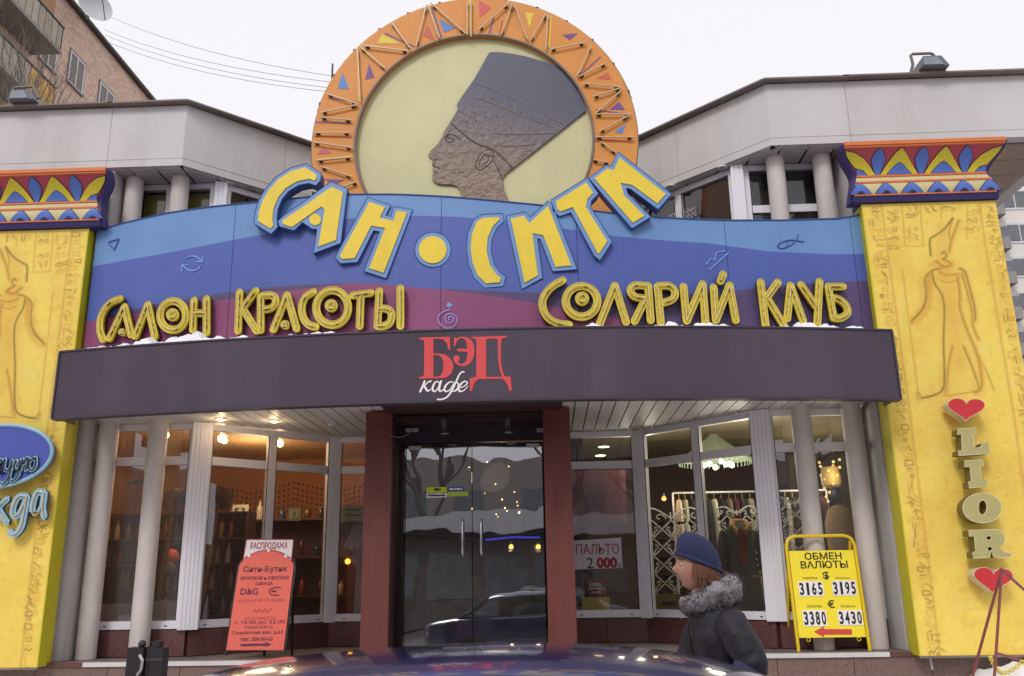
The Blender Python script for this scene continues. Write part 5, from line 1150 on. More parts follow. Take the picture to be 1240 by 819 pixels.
mb = MB(); mb.add([(x, lean(z)+dy, z) for dy in (-.004, .008) for x, z in ((xb0, zb_2), (xb1, zb_2), (xb1, zt_), (xb0, zt_))], [(0, 1, 2, 3), (7, 6, 5, 4), (0, 4, 5, 1), (1, 5, 6, 2), (2, 6, 7, 3), (3, 7, 4, 0)]); mb.build('panel', mBY, exb)
pl = lambda off: (lambda x, z: Vector((x, lean(z)-off, z)))
Yx = YX+.06
text_on('ОБМЕН', mBlk, exb, zX, (262, 243), 205, 40, Yx, .02, plane=pl(.006)); text_on('ВАЛЮТЫ', mBlk, exb, zX, (267, 290), 260, 42, Yx, .02, plane=pl(.006))
text_on('$', mBlk, exb, zX, (275, 352), 36, 46, Yx, .02, plane=pl(.006)); text_on('€', mBlk, exb, zX, (298, 508), 40, 44, Yx, .02, plane=pl(.006))
for (x, y), t in (((187, 366), 'ПОКУПКА'), ((367, 366), 'ПРОДАЖА'), ((207, 521), 'ПОКУПКА'), ((392, 521), 'ПРОДАЖА')): text_on(t, mBlk, exb, zX, (x, y), 82, 13, Yx, .01, plane=pl(.006))
for (x0, y0, x1, y1), t in (((122, 382, 258, 466), '3165'), ((308, 378, 440, 462), '3195'), ((142, 540, 272, 630), '3380'), ((335, 540, 468, 625), '3430')):
    a, b_ = at(*zX(x0+4, y1), Y=Yx), at(*zX(x1-4, y0), Y=Yx); mb = MB(); zc0, zc1 = a.z, b_.z; xa, xb_ = min(a.x, b_.x), max(a.x, b_.x)
    xa, xb_ = at(*zX(x0, (y0+y1)/2), Y=Yx).x, at(*zX(x1, (y0+y1)/2), Y=Yx).x
    mb.add([(x, lean(z)-dy, z) for dy in (.010, .004) for x, z in ((xa, zc0), (xb_, zc0), (xb_, zc1), (xa, zc1))], [(0, 1, 2, 3), (7, 6, 5, 4), (0, 4, 5, 1), (1, 5, 6, 2), (2, 6, 7, 3), (3, 7, 4, 0)])
    tl = mb.build('price_tile', mWhite, exb)
    wd = (xb_-xa)/4
    for i, ch in enumerate(t): text_part(ch, 'digit', mBlk, tl, xa+wd*(i+.5), (zc0+zc1)/2, wd*(.72 if ch != '1' else .42), (zc1-zc0)*.84, None, bold=.03, place=pl(.012))
ar = [(205, 660), (262, 632), (262, 646), (415, 646), (415, 676), (262, 676), (262, 690)]; ar = [(lambda p: (p.x, p.z))(at(*zX(*q), Y=YX+.02)) for q in ar]
MB().prism([ar], -.008, -.004, fn=lambda x, z: lean(z)).build('arrow', M('arrow_red', (206, 74, 66), .5), exb)
for x in (xb0+.09, xb1-.07): MB().tube([(x+.018*math.cos(t), lean(zb_2), zb_2-.02+.018*math.sin(t)) for t in np.linspace(0, 6.28, 12)[:-1]], .004, 5, closed=True).build('eyelet', mBYf, exb)
# --- red sale board
zA = zm(270, 640, 5.12); YA = 9.60
mSal = M('board_salmon', (224, 100, 84), .5, var=.04); mSalW = M('board_white', (232, 224, 226), .5, var=.03); mInk = M('ink', (92, 48, 62), .6); mInkR = M('ink_red', (176, 52, 62), .6); mInkF = M('ink_faded', (178, 84, 78), .6)
slb = thing('sandwich_board', (-2.15, YA, z0x), 'salmon red A-frame sale board with an arched white top reading РАСПРОДАЖА', 'sandwich board')
leanA = lambda z: YA+0.16*(z-z0x); onA = lambda q, d=.08: (lambda p: (p.x, p.z))(at(*zA(*q), Y=YA+d))
body = [onA(q) for q in [(36, 752), (88, 235), (100, 210), (130, 180), (180, 155), (240, 138), (265, 134), (310, 142), (360, 160), (400, 185), (425, 215), (428, 240), (388, 752)]]
white = [onA(q) for q in [(108, 204), (125, 66), (420, 66), (412, 204)]]
MB().prism([white], -.002, .012, fn=lambda x, z: leanA(z)).build('top_card', mSalW, slb); MB().prism([body], -.008, .008, fn=lambda x, z: leanA(z)).build('panel', mSal, slb)
for pts in ([(28, 785), (80, 235), (95, 205), (108, 190)], [(392, 785), (436, 235), (428, 205), (415, 188)]):
    MB().tube([(lambda p: (p[0], leanA(p[1])+.02, p[1]))(onA(q)) for q in pts], .014, 6).build('frame', mBlackM, slb)
for pts in ([(108, 190), (180, 150), (265, 132), (350, 150), (415, 188)],): MB().tube([(lambda p: (p.x, leanA(p.y)-.012, p.y))(v) for v in smoothpath([onA(q) for q in pts], 4)], .0045, 5).build('trim', mInkR, slb)
for q0, q1 in (((108, 204), (125, 66)), ((412, 204), (420, 66)), ((125, 66), (420, 66))):
    MB().tube([(lambda p: (p[0], leanA(p[1])-.006, p[1]))(onA(q)) for q in (q0, q1)], .004, 4).build('trim', mInkR, slb)
for q in ((148, 168), (268, 134), (378, 170)): p = onA(q); MB().prism([circ(p[0], p[1], .018, n=10)], -.016, -.008, fn=lambda x, z: leanA(z)).build('rosette', mSalW, slb)
MB().tube([(-2.02, YA+.24, 1.80), (-2.035, YA+.42, z0x)], .016, 6).build('rear_leg', mBlackM, slb); MB().tube([(-2.30, YA+.20, 1.86), (-2.34, YA+.42, z0x)], .016, 6).build('rear_leg', mBlackM, slb)
plA = lambda x, z: Vector((x, leanA(z)-.011, z)); plW = lambda x, z: Vector((x, leanA(z)-.005, z))
for t, c, w, h, m, bo in (('РАСПРОДАЖА', (268, 108), 232, 50, mInkR, .02), ('Сити-Бутик', (252, 255), 275, 46, mInk, .02), ('МУЖСКАЯ и ЖЕНСКАЯ', (252, 307), 298, 22, mInk, .02), ('ОДЕЖДА', (250, 343), 108, 22, mInk, .02), ('D&G', (160, 392), 108, 40, mInk, .02),
                        ('ALEXANDER MCQUEEN', (238, 448), 290, 22, mInkF, 0), ('ЧАСЫ РАБОТЫ', (235, 556), 195, 18, mInkF, .01), ('с 10.00 до 22.00', (232, 582), 310, 26, mInk, 0), ('ЕЖЕДНЕВНО', (230, 612), 170, 18, mInk, 0),
                        ('Сущевский вал, д.63', (222, 645), 315, 26, mInk, .01), ('тел. 200-00-63', (218, 684), 200, 24, mInk, .02)):
    text_on(t, m, slb, zA, c, w, h, YA+.08, bo, plane=plW if m is mInkR else plA)
P = [onA((345+math.cos(t)*-10, 390+math.sin(t)*24)) for t in (0,)]
MB().tube([(lambda p: (p.x, leanA(p.y)-.012, p.y))(v) for v in smoothpath([onA(q) for q in [(355, 366), (310, 368), (285, 388), (300, 412), (345, 414)]], 4)], .005, 5).build('lettering', mInk, slb)
MB().tube([(lambda p: (p[0], leanA(p[1])-.012, p[1]))(onA(q)) for q in [(300, 390), (325, 390)]], .008, 5).build('lettering', mInk, slb)
MB().tube([(lambda p: (p.x, leanA(p.y)-.012, p.y))(v) for v in smoothpath([onA(q) for q in [(190, 520), (200, 500), (215, 520), (230, 500), (245, 520), (262, 498), (275, 520), (295, 500), (310, 498)]], 4)], .003, 4).build('lettering', mInkF, slb)
ar = [onA(q) for q in [(122, 714), (275, 710), (275, 700), (312, 716), (275, 732), (275, 724), (122, 728)]]; MB().prism([ar], -.012, -.008, fn=lambda x, z: leanA(z)).build('arrow', mInk, slb)
# --- black post pair near the street at lower left
YP = 6.0; p0 = at(157, 783, Y=YP)
pst = thing('street_post', (p0.x+.13, YP, .13), 'pair of squat black metal posts with a ball knob at the lower left edge', 'post')
xa = at(156, 800, Y=YP).x
MB().beam((xa+.055, YP, .13), (xa+.06, YP, 1.165), .115, .10, up=(0, 1, 0), w2=.105).build('post', mBlackM, pst); MB().beam((xa+.180, YP+.02, .13), (xa+.180, YP+.02, 1.16), .105, .10, up=(0, 1, 0)).build('post', mBlackM, pst)
MB().ball((xa+.088, YP-.02, 1.185), .026, 10, 8).build('knob', mBlackM, pst); MB().box(xa+.15, xa+.20, YP-.02, YP+.05, 1.16, 1.20).build('lug', mBlackM, pst)
MB().tube([(xa+.10, YP-.07, 1.12), (xa+.125, YP-.08, 1.09), (xa+.12, YP-.08, 1.03), (xa+.095, YP-.07, 1.0)], .010, 6).build('shackle', mSteel, pst); MB().box(xa-.03, xa+.30, YP-.12, YP+.16, .131, .17).build('base_plate', mBlackM, pst)
for zz in (.55, .85, 1.08): MB().box(xa+.125, xa+.235, YP-.034, YP-.03, zz, zz+.02).build('band', M('grey_black', (62, 58, 66), .5), pst)
# --- folding red stand with a yellow chain at the right edge
stn = thing('folding_stand', (5.0, 8.1, .13), 'thin brownish red folding stand standing in front of the lower heart at the right edge', 'stand')
mStn = M('stand_red', (128, 66, 62), .45, var=.1); YQ = 8.1
def tq(u, v, y=YQ): return tuple(at(u, v, Y=y))
top = tq(1213, 690)
g = tq(1184, 796); MB().tube([top, g, tuple(Vector(g)+(Vector(g)-Vector(top)).normalized()*.55)], .013, 6).build('leg', mStn, stn)
g = tq(1206, 793, 7.9); MB().tube([top, g, tuple(Vector(g)+(Vector(g)-Vector(top)).normalized()*.55)], .013, 6).build('leg', mStn, stn)
g = tq(1242, 716, 8.4); MB().tube([top, g, tuple(Vector(g)+(Vector(g)-Vector(top)).normalized()*1.2)], .013, 6).build('leg', mStn, stn)
MB().tube([tq(1206, 791, 7.9), tq(1245, 802, 8.2)], .012, 6).build('brace', mStn, stn)
MB().ball(top, .02, 8, 6).build('hinge', mStn, stn)
chn = MB(); cc = [tq(1199, 795, 7.9), tq(1204, 806, 7.9), tq(1212, 815, 7.9), tq(1225, 812, 8.0), tq(1240, 800, 8.1)]; cc = smoothpath(cc, 6); mCh = M('chain_yellow', (222, 204, 84), .5)
ch = thing('chain', tuple(cc[0]), 'yellow plastic chain hanging from the red folding stand at lower right', 'chain', )
for i in range(0, len(cc)-1):
    a, b_ = cc[i], cc[i+1]; d = (b_-a).normalized(); L = (b_-a).length*.62; u_ = Vector((0, 1, 0)) if i % 2 else d.cross(Vector((0, 1, 0))).normalized(); c = (a+b_)/2
    MB().tube([c+d*L*math.cos(t)+u_*.016*math.sin(t) for t in np.linspace(0, 6.28, 11)[:-1]], .005, 5, closed=True).build('link', mCh, ch)
# snow heaped against the terrace
def heap(x0, x1, y0, y1, h, seed, label, z=0.131):
    rg = random.Random(seed); N1, N2 = 44, 16; vs = []; fs = []; ph = [rg.uniform(0, 6) for _ in range(8)]
    for i in range(N1+1):
        for j in range(N2+1):
            x = x0+(x1-x0)*i/N1; t = j/N2; y = y0+(y1-y0)*t; e = min(1, 6*i/N1, 6*(1-i/N1))**.5*min(1, t*2.2)**.7
            vs.append((x, y, z+e*h*(.78+.12*math.sin(x*4+ph[0])+.08*math.sin(x*9+y*5+ph[1])+.05*math.sin(x*19+ph[2]+y*11)+.03*math.sin(x*41+ph[3])) if 0 < i < N1 else z))
    for i in range(N1):
        for j in range(N2): a = i*(N2+1)+j; fs.append((a, a+N2+1, a+N2+2, a+1))
    o = MB().add(vs, fs).build('snow_bank', mSnow, None, label, smooth=True); o['kind'] = 'stuff'
heap(4.35, 8.5, 8.2, 9.37, .60, 2, 'snow bank heaped in front of the right pylon'); heap(-4.4, -3.2, 8.6, 9.37, .50, 3, 'lump of snow against the terrace at the lower left')
MB().tube([tuple(at(1126, 795, Y=9.3)), tuple(at(1129, 811, Y=9.3))], .012, 6).build('drain_stub', M('zinc', (180, 180, 184), .5), None, 'short zinc pipe below the corner of the right pylon', cat='pipe')

# ============================================================ CAR in the foreground (its roof fills the bottom edge)
mPaint = M('car_blue', (34, 36, 92), .18, var=.04, coat=1.0, spec=.5, grime=.30, gcol=(112, 110, 124), gs=3); mTyre = M('tyre', (24, 24, 26), .9); mTrim = M('car_trim', (22, 22, 26), .5)
gCar = GLASS('car_glass', (.25, .27, .3), 1.0, 0.001)
def car(cx, cy, z0, label, paint, rot=0.0, H=1.37, group=None):
    root = thing('parked_car', (cx, cy, z0), label, 'car', group)
    st = [(-2.15, .62, .42, .70, .0), (-2.05, .74, .30, .80, .0), (-1.7, .80, .20, .86, .0), (-1.45, .82, .20, .90, .0), (-.95, .84, .18, .94, .0), (0, .85, .18, .95, 0), (.9, .84, .18, .94, 0), (1.3, .83, .20, .90, 0), (1.8, .80, .22, .82, 0), (2.1, .72, .30, .74, 0), (2.2, .58, .40, .62, 0)]
    vs = []; fs = []; K = 10
    for x, hw, zb, zbelt, _ in st:
        ring = [(-hw*.9, zb), (-hw, zb+.12), (-hw, (zb+zbelt)/2), (-hw*.97, zbelt-.06), (-hw*.86, zbelt), (hw*.86, zbelt), (hw*.97, zbelt-.06), (hw, (zb+zbelt)/2), (hw, zb+.12), (hw*.9, zb)]
        vs += [(cx+x, cy+y, z0+z) for y, z in ring]
    for i in range(len(st)-1):
        for j in range(K): fs.append((i*K+j, i*K+(j+1) % K, (i+1)*K+(j+1) % K, (i+1)*K+j))
    fs += [tuple(range(K-1, -1, -1)), tuple((len(st)-1)*K+j for j in range(K))]
    MB().add(vs, [f[::-1] for f in fs]).build('body', paint, root, smooth=True)
    # cabin: roof skin over glass
    L = [(-1.50, .90, .70), (-1.02, 1.26, .60), (-.86, 1.315, .585), (-.70, 1.34, .58), (-.40, 1.36, .575), (-.1, H, .57), (.2, H-.004, .57), (.45, 1.345, .575), (.62, 1.315, .585), (.78, 1.26, .60), (1.35, .92, .70)]
    rs = L[1:-1]; mb = MB(); rows = []; NN = 14
    for x, z, hw in rs:
        row = []
        for j in range(NN+1):
            t = -1+2*j/NN; row.append((cx+x, cy+hw*t*(1.0), z0+z-.055*abs(t)**2.6-(.02 if abs(t) == 1 else 0)))
        rows.append(row)
    for off in (0, -.03):
        for r in rows: mb.v += [(a, b, c+off) for a, b, c in r]
    n0 = len(rows)*(NN+1)
    for i in range(len(rows)-1):
        for j in range(NN):
            a = i*(NN+1)+j; mb.f.append((a, a+NN+1, a+NN+2, a+1)); mb.f.append((n0+a+1, n0+a+NN+2, n0+a+NN+1, n0+a)); mb.m += [0, 0]
    for i in range(len(rows)-1):
        for j in (0, NN):
            a = i*(NN+1)+j; q = (a, n0+a, n0+a+NN+1, a+NN+1); mb.f.append(q if j == 0 else q[::-1]); mb.m.append(0)
    o = mb.build('roof', paint, root); 
    sub = o.modifiers.new('s', 'SUBSURF'); sub.levels = 2; sub.render_levels = 2
    for pl_ in o.data.polygons: pl_.use_smooth = True
    for a, b_, nm in ((L[0], L[1], 'rear_window'), (L[-1], L[-2], 'windscreen')):
        g = MB().add([(cx+a[0], cy-a[2]*1.0, z0+a[1]), (cx+a[0], cy+a[2], z0+a[1]), (cx+b_[0], cy+b_[2]-.03, z0+b_[1]-.02), (cx+b_[0], cy-b_[2]+.03, z0+b_[1]-.02)], [(0, 1, 2, 3) if a[0] > 0 else (3, 2, 1, 0)]); g.build(nm, gCar, root)
    for sy in (-1, 1):
        cuts = [(-1.42, -.62), (-.58, .12), (.16, 1.22)]
        for xa_, xb2 in cuts:
            topz = lambda x: np.interp(x, [l[0] for l in L], [l[1] for l in L])-.09; hwf = lambda x: np.interp(x, [l[0] for l in L], [l[2] for l in L])
            xs = np.linspace(xa_, xb2, 5); vv = []; ff = []
            for x in xs: vv += [(cx+x, cy+sy*.74, z0+.935), (cx+x, cy+sy*(hwf(x)+.004), z0+max(.95, topz(x)+.02))]
            for i in range(4): q = (2*i, 2*i+2, 2*i+3, 2*i+1); ff.append(q if sy < 0 else q[::-1])
            MB().add(vv, ff).build('side_window', gCar, root)
        for x in (-.60, .14): MB().beam((cx+x, cy+sy*.742, z0+.93), (cx+x, cy+sy*.59, z0+1.27), .05, .02, up=(0, 1, 0)).build('pillar', mTrim, root)
        for a, b_ in (((-1.50, .75, .90), (-.98, .60, 1.25)), ((1.33, .75, .90), (.76, .60, 1.25))): MB().beam((cx+a[0], cy+sy*a[1], z0+a[2]), (cx+b_[0], cy+sy*b_[1], z0+b_[2]), .05, .04).build('pillar', paint, root)
        MB().ball((cx+1.05, cy+sy*.95, z0+.98), .10, 10, 8, sc=(.6, 1, .7)).build('mirror', paint, root, smooth=True)
        for wx in (-1.28, 1.32):
            w_ = MB().lathe([(.18, -.10), (.29, -.10), (.31, -.07), (.31, .07), (.29, .10), (.18, .10)], (cx+wx, cy+sy*.78, z0+.31), 20, axis='y').build('wheel', mTyre, root); MB().lathe([(.02, -.105), (.18, -.09), (.18, .09), (.02, .105)], (cx+wx, cy+sy*.78, z0+.31), 14, axis='y').build('rim', mSteel, w_)
        MB().ball((cx+2.08, cy+sy*.56, z0+.60), .12, 10, 6, sc=(.5, 1, .6)).build('headlight', mWhite, root); MB().ball((cx-2.08, cy+sy*.58, z0+.66), .12, 10, 6, sc=(.4, 1, .7)).build('tail_light', mHeart, root)
    MB().box(cx-.30, cx-.2, cy-.02, cy+.02, z0+H-.01, z0+H+.0).build('aerial_base', mTrim, root)
    return root
car(.66, 2.72, 0.002, 'dark blue car whose glossy roof shows along the bottom edge', mPaint, H=1.372)

# ============================================================ BEHIND THE CAMERA (seen in the glass)
mGreyP = M('car_grey', (176, 180, 184), .3, var=.04, coat=.6); car(0.9, -5.6, 0.002, 'light grey car parked across the road', mGreyP)
kio = thing('kiosk_row', (0, -8.5, 0), 'low kiosk row with a thick snowy roof across the road', 'kiosk')
MB().box(-5, 7, -10, -8, .05, 2.75).build('wall', M('kiosk_wall', (128, 120, 114), .7, var=.2), kio)
for i in range(7): MB().box(-4.6+i*1.65, -3.3+i*1.65, -7.995, -7.96, 1.0, 2.3).build('window', mWinD, kio)
MB().box(-5.4, 7.4, -10.3, -7.4, 2.76, 2.9).build('roof', mBlackM, kio)
mb = MB(); pts = [(-5.3, 2.91), (7.3, 2.91), (7.2, 3.3), (5, 3.5), (2, 3.55), (-2, 3.5), (-4.4, 3.25)]; mb.prism(pts, -10.2, -7.45); mb.build('snow', mSnow, kio)
fac = thing('street_building', (0, -34, 0), 'grey building across the road reflected in the shop glass', 'building')
MB().box(-40, 45, -46, -34, 0, 8.6).build('wall', M('far_wall', (176, 168, 160), .85, var=.1), fac)
for i in range(22):
    for j in range(2): MB().box(-38+i*3.7, -36.3+i*3.7, -33.99, -33.9, 1.8+j*3.2, 3.6+j*3.2).build('window', mWinD, fac)
for i, (x, y, h) in enumerate(((-4, -16, 12), (1.5, -14, 13), (6, -18, 12), (-9, -19, 12), (11, -16, 13))):
    bare_tree((x, y, 0), h, 20+i, ['bare street tree across the road, far left', 'bare street tree across the road, nearest', 'bare street tree across the road, right of centre', 'bare street tree across the road, leftmost', 'bare street tree across the road, rightmost'][i], spread=.5, gens=6, group='street trees across the road')
# ============================================================ INSIDE THE LEFT SHOP
def lamp(p, label, col=(255, 205, 130), r=.05, power=40, lc=(1, .72, .40), st=30, name='spot_lamp', cat='lamp', group=None):
    t = thing(name, p, label, cat, group); MB().ball(p, r, 12, 8).build('bulb', EM('bulb_%s' % t.name, col, st), t, smooth=True)
    MB().lathe([(r*.5, r*.9), (r*.6, r*2.2), (r*.3, r*2.4)], p, 10).build('holder', mCap, t)
    if power: light('lamp_light', (p[0], p[1]-r*1.8, p[2]-.03), power, lc, r)
gRib = GLASS('reeded_glass', (.85, .78, .66), .7, .004)
pL = at(269, 531, Y=11.0); lamp(tuple(pL), 'bright warm spot lamp behind the second transom pane of the left shop', power=14, r=.055, st=22)
pL = at(339, 537, Y=11.7); lamp(tuple(pL), 'bright warm spot lamp behind the third transom pane of the left shop', power=14, r=.05, st=22)
pL = at(200, 527, Y=10.9); lamp(tuple(pL), 'warm spot lamp behind the slim post in the leftmost window', power=9, r=.05, st=16)
light('left_shop_fill', (-3.2, 11.9, 3.1), 42, (1, .78, .52), .3)  # unseen fill light added to brighten the left shop
# vertical reeds of a string curtain behind the left windows
mStr2 = M('curtain_string', (120, 92, 74), .8, var=.2)
def strings(pa, pb, z0, z1, n, label):
    a = Vector((*pa, 0)); b_ = Vector((*pb, 0)); mb = MB()
    for i in range(n):
        p = a+(b_-a)*(i+.5)/n; mb.beam((p.x, p.y, z0), (p.x, p.y, z1), .0035, .004, up=(0, 1, 0))
    o = mb.build('string_curtain', mStr2, None, label); o['kind'] = 'stuff'
strings((-3.15, 10.22), (-2.05, 11.32), 1.18, 3.32, 60, 'fine vertical string curtain behind the middle windows of the left shop')
strings((-4.22, 10.15), (-3.3, 10.15), 1.18, 3.32, 42, 'fine vertical string curtain behind the leftmost window')
# pierced zigzag in the orange wall
mHole = M('pierced_hole', (104, 50, 30), .8)
mb = MB()
for r_ in range(6):
    for i in range(46):
        x = -4.6+i*.075; z = 2.92-r_*.085+.16*abs(((i/9.0) % 2)-1)
        mb.box(x-.014, x+.014, 13.985, 13.998, z-.016, z+.016)
mb.build('pierced_zigzag', mHole, shop, kind='stuff')
# counter and shelf unit
mCnt = M('counter_plum', (78, 50, 62), .5, var=.15); mShelf = M('shelf_dark', (96, 68, 62), .5, var=.15)
def shelfunit(x0, x1, y0, y1, z1, levels, label, m=mCnt):
    t = thing('shelf_unit', ((x0+x1)/2, (y0+y1)/2, .8), label, 'shelf')
    MB().box(x0, x1, y1-.03, y1, .8, z1).build('back', m, t); MB().box(x0, x0+.03, y0, y1-.031, .8, z1).build('side', m, t); MB().box(x1-.03, x1, y0, y1-.031, .8, z1).build('side', m, t)
    zz = np.linspace(.83, z1-.02, levels)
    for z in zz: MB().box(x0+.031, x1-.031, y0, y1-.031, z, z+.02).build('shelf', m, t)
    return zz
z1c = at(320, 629, Y=12.6).z
zz = shelfunit(-4.1, -1.75, 12.6, 12.95, z1c, 4, 'long dark plum shelf unit behind the middle windows of the left shop')
rg = random.Random(11); cols = [(70, 40, 50), (150, 140, 120), (120, 100, 40), (60, 70, 90), (190, 180, 160), (140, 60, 40), (40, 60, 50)]
mB = [M('glassware_%d' % i, c, .2, var=.1, spec=.8) for i, c in enumerate(cols)]
shown = ['white', 'dark red', 'blue', 'green', 'amber']
def bottle(x, y, z, h, r, m, nm='bottle', label='', grp=None):
    t = MB().lathe([(r*.9, 0), (r, .01), (r, h*.55), (r*.85, h*.65), (r*.32, h*.78), (r*.3, h*.97), (r*.36, h)], (x, y, z), 10).build(nm, m, None, label, smooth=True, cat=nm.replace('_', ' '), group=grp); return t
k = 0
CN = ['dark plum', 'pale grey', 'olive', 'slate blue', 'cream', 'rust coloured', 'dark green']; SHN = ['lowest', 'second', 'third', 'fourth', 'fifth', 'top']
for zi, z in enumerate(zz[1:]):
    nn_ = 0
    x = -4.0
    while x < -1.9:
        if rg.random() < .8:
            ci = rg.randrange(7); kd = 'vase' if rg.random() < .4 else 'bottle'; bottle(x, 12.7+rg.uniform(0, .08), z+.021, rg.uniform(.12, .28), rg.uniform(.03, .055), mB[ci], kd, '%s %s, %s on the %s shelf of the plum unit' % (CN[ci], kd, ORD[nn_], SHN[zi+1] if zi < 2 else 'top'), 'ornaments on the plum shelf unit'); nn_ += 1
        x += rg.uniform(.12, .26)
zz = shelfunit(-5.6, -3.05, 11.35, 11.65, at(170, 622, Y=11.4).z, 6, 'tall wine rack full of bottles behind the leftmost window', mShelf)
for zi, z in enumerate(zz[:-1]):
    nn_ = 0
    x = -5.5
    while x < -3.2:
        ci = rg.randrange(7); bottle(x, 11.45+rg.uniform(-.03, .05), z+.021, rg.uniform(.18, .27), .034, mB[ci], 'bottle', '%s wine bottle, %s on the %s shelf of the rack' % (CN[ci], ORD[nn_], SHN[zi]), 'wine bottles in the left rack'); nn_ += 1
        x += rg.uniform(.085, .15)
# boxes along the left sill
mWb = M('white_card_box', (196, 196, 200), .7, var=.05)
for (u0, u1, v0, v1), lb in (((119, 141, 732, 752), 'white card box nearest the left end of the leftmost window sill'), ((142.5, 160, 732, 752), 'white card box just left of the slim post in the leftmost window'), ((184, 199, 728, 751), 'white card box just right of the slim post in the leftmost window'), ((200.5, 217, 728, 751), 'white card box at the right end of the leftmost window sill')):
    a = at(u0, v1, Y=10.35); b_ = at(u1, v0, Y=10.35); MB().box(a.x, b_.x, 10.35, 10.55, 1.14, b_.z).build('box', mWb, None, lb, cat='box')
MB().box(-4.25, -3.15, 10.2, 10.6, 1.08, 1.138).build('display_ledge', mCeil, shop)
for s in (-1, 1):
    pts = [(s*.98, 11.35), (s*1.98, 11.35), (s*3.22, 10.12), (s*4.3, 10.12), (s*4.3, 10.75), (s*3.3, 10.75), (s*2.2, 11.85), (s*.98, 11.85)]
    if s < 0: pts = [(-.98, 11.35), (-1.98, 11.35), (-3.13, 10.2), (-3.13, 10.75), (-2.2, 11.85), (-.98, 11.85)]
    mb = MB(); mb.prism(pts, 0, .05); mb.v = [(v[0], v[2], 1.085+v[1]) for v in mb.v]; sp(mb, 'display_ledge', mCeil)
p = at(207, 675, Y=11.0); MB().ball(tuple(p), .10, 14, 10).build('orange_ball', M('ball_orange', (226, 96, 44), .5), None, 'orange ball ornament low in the leftmost window', smooth=True, cat='ornament')
p = at(203, 690, Y=10.9); MB().ball(tuple(p), .11, 14, 10, sc=(1, 1, .8)).build('round_basket', M('basket_grey', (110, 96, 110), .8), None, 'grey round basket under the orange ball in the leftmost window', smooth=True, cat='basket')
# grey plume display
mPl = M('plume_grey', (132, 116, 104), .9, var=.25, vs=14)
def plume(u, v, Y, R_, label, n=150, seed=1, flat=1.0, droop=1.0):
    c = at(u, v, Y=Y); root = thing('feather_display', tuple(c), label, 'decoration'); r2 = random.Random(seed); mb = MB()
    for i in range(n):
        a = r2.uniform(0, 6.28); e = r2.uniform(-1, 1); d = Vector((math.cos(a), math.sin(a)*.6, e*flat)).normalized(); q = c+d*R_*r2.uniform(.7, 1.05)-Vector((0, 0, droop*.1*R_)); sd_ = d.cross(Vector((0, .2, 1))).normalized()*.02
        m_ = (c+q)/2+Vector((0, 0, .03)); mb.add([c-sd_*.4, c+sd_*.4, m_+sd_, q, m_-sd_], [(0, 1, 2, 3, 4)])
    mb.build('feathers', mPl, root, kind='stuff'); MB().tube([tuple(c), (c.x-.12, c.y, 1.14)], .03, 8).build('stand', mPl, root)
plume(264, 603, 11.0, .22, 'big grey feather display on a thick stem in the second left window', 260, 3); plume(212, 605, 10.7, .24, 'grey spiky leaf display in the leftmost window right of the slim post', 120, 5)
p = at(168, 586, Y=10.9); mb = MB(); mb.prism([(p.x-.22, p.z), (p.x-.1, p.z+.03), (p.x, p.z+.06), (p.x+.12, p.z+.045), (p.x+.25, p.z+.01), (p.x+.1, p.z-.01), (p.x-.05, p.z+.0)], 10.9, 10.94); mb.build('fish_ornament', mBlackM, None, 'dark fish shaped ornament hanging high in the leftmost window', cat='ornament')
# framed pictures, notice
def framed(u0, v0, u1, v1, Y, mf, mp_, label):
    a, b_ = at(u0, v1, Y=Y), at(u1, v0, Y=Y); t = MB().box(a.x, b_.x, Y, Y+.03, a.z, b_.z).build('picture_frame', mf, None, label, cat='picture'); w = (b_.x-a.x)*.2
    MB().box(a.x+w, b_.x-w, Y-.006, Y-.001, a.z+w, b_.z-w).build('picture', mp_, t)
    MB().ball(((a.x+b_.x)/2, Y-.008, a.z*.45+b_.z*.55), (b_.x-a.x)*.16, 10, 6, sc=(1, .1, 1.3)).build('motif', mf, t)
framed(280, 611, 301, 631, 12.55, M('frame_cream', (196, 190, 160), .6), M('photo_dark', (60, 66, 66), .5), 'cream framed portrait standing on the plum shelf behind the second window')
framed(348, 615, 365, 631, 12.55, M('frame_green', (84, 80, 60), .6), M('photo_grey', (110, 112, 100), .5), 'dark framed picture on the plum shelf behind the third window')
def paper(u0, v0, u1, v1, Y, m, label, name='notice', cat='notice', slope=0.0):
    a, b_ = at(u0, v1, Y=Y), at(u1, v0, Y=Y); return MB().box(a.x, b_.x, Y, Y+.004, a.z, b_.z).build(name, m, None, label, cat=cat)
mNot = M('notice_yellow', (214, 208, 128), .7, var=.05)
nt_ = paper(413, 612, 441, 632, 11.30, mNot, 'pale yellow notice taped inside the narrow window left of the door')
zI = zm(0, 0, 1.0)
def ptext(t, m, par, u, v, w, h, Y, bold=0.0, name='lettering'): return text_on(t, m, par, zI, (u, v), w, h, Y-.003, bold, name=name)
blurred_line(nt_, mClip, 418, 437, 617.5, 2.4, 11.297, 1); blurred_line(nt_, mClip, 416, 438, 624, 2.2, 11.297, 2)
lamp(tuple(at(421, 680, Y=12.2)), 'small amber glow standing in for a lamp reflected low in the window left of the door', col=(255, 170, 40), r=.035, power=0, st=8)  # glowing ball put in for the reflection of an orange lamp
MB().box(-1.95, -1.3, 12.2, 12.5, .8, 1.9).build('display_cabinet', mShelf, None, 'dark display cabinet behind the narrow window left of the door', cat='cabinet')
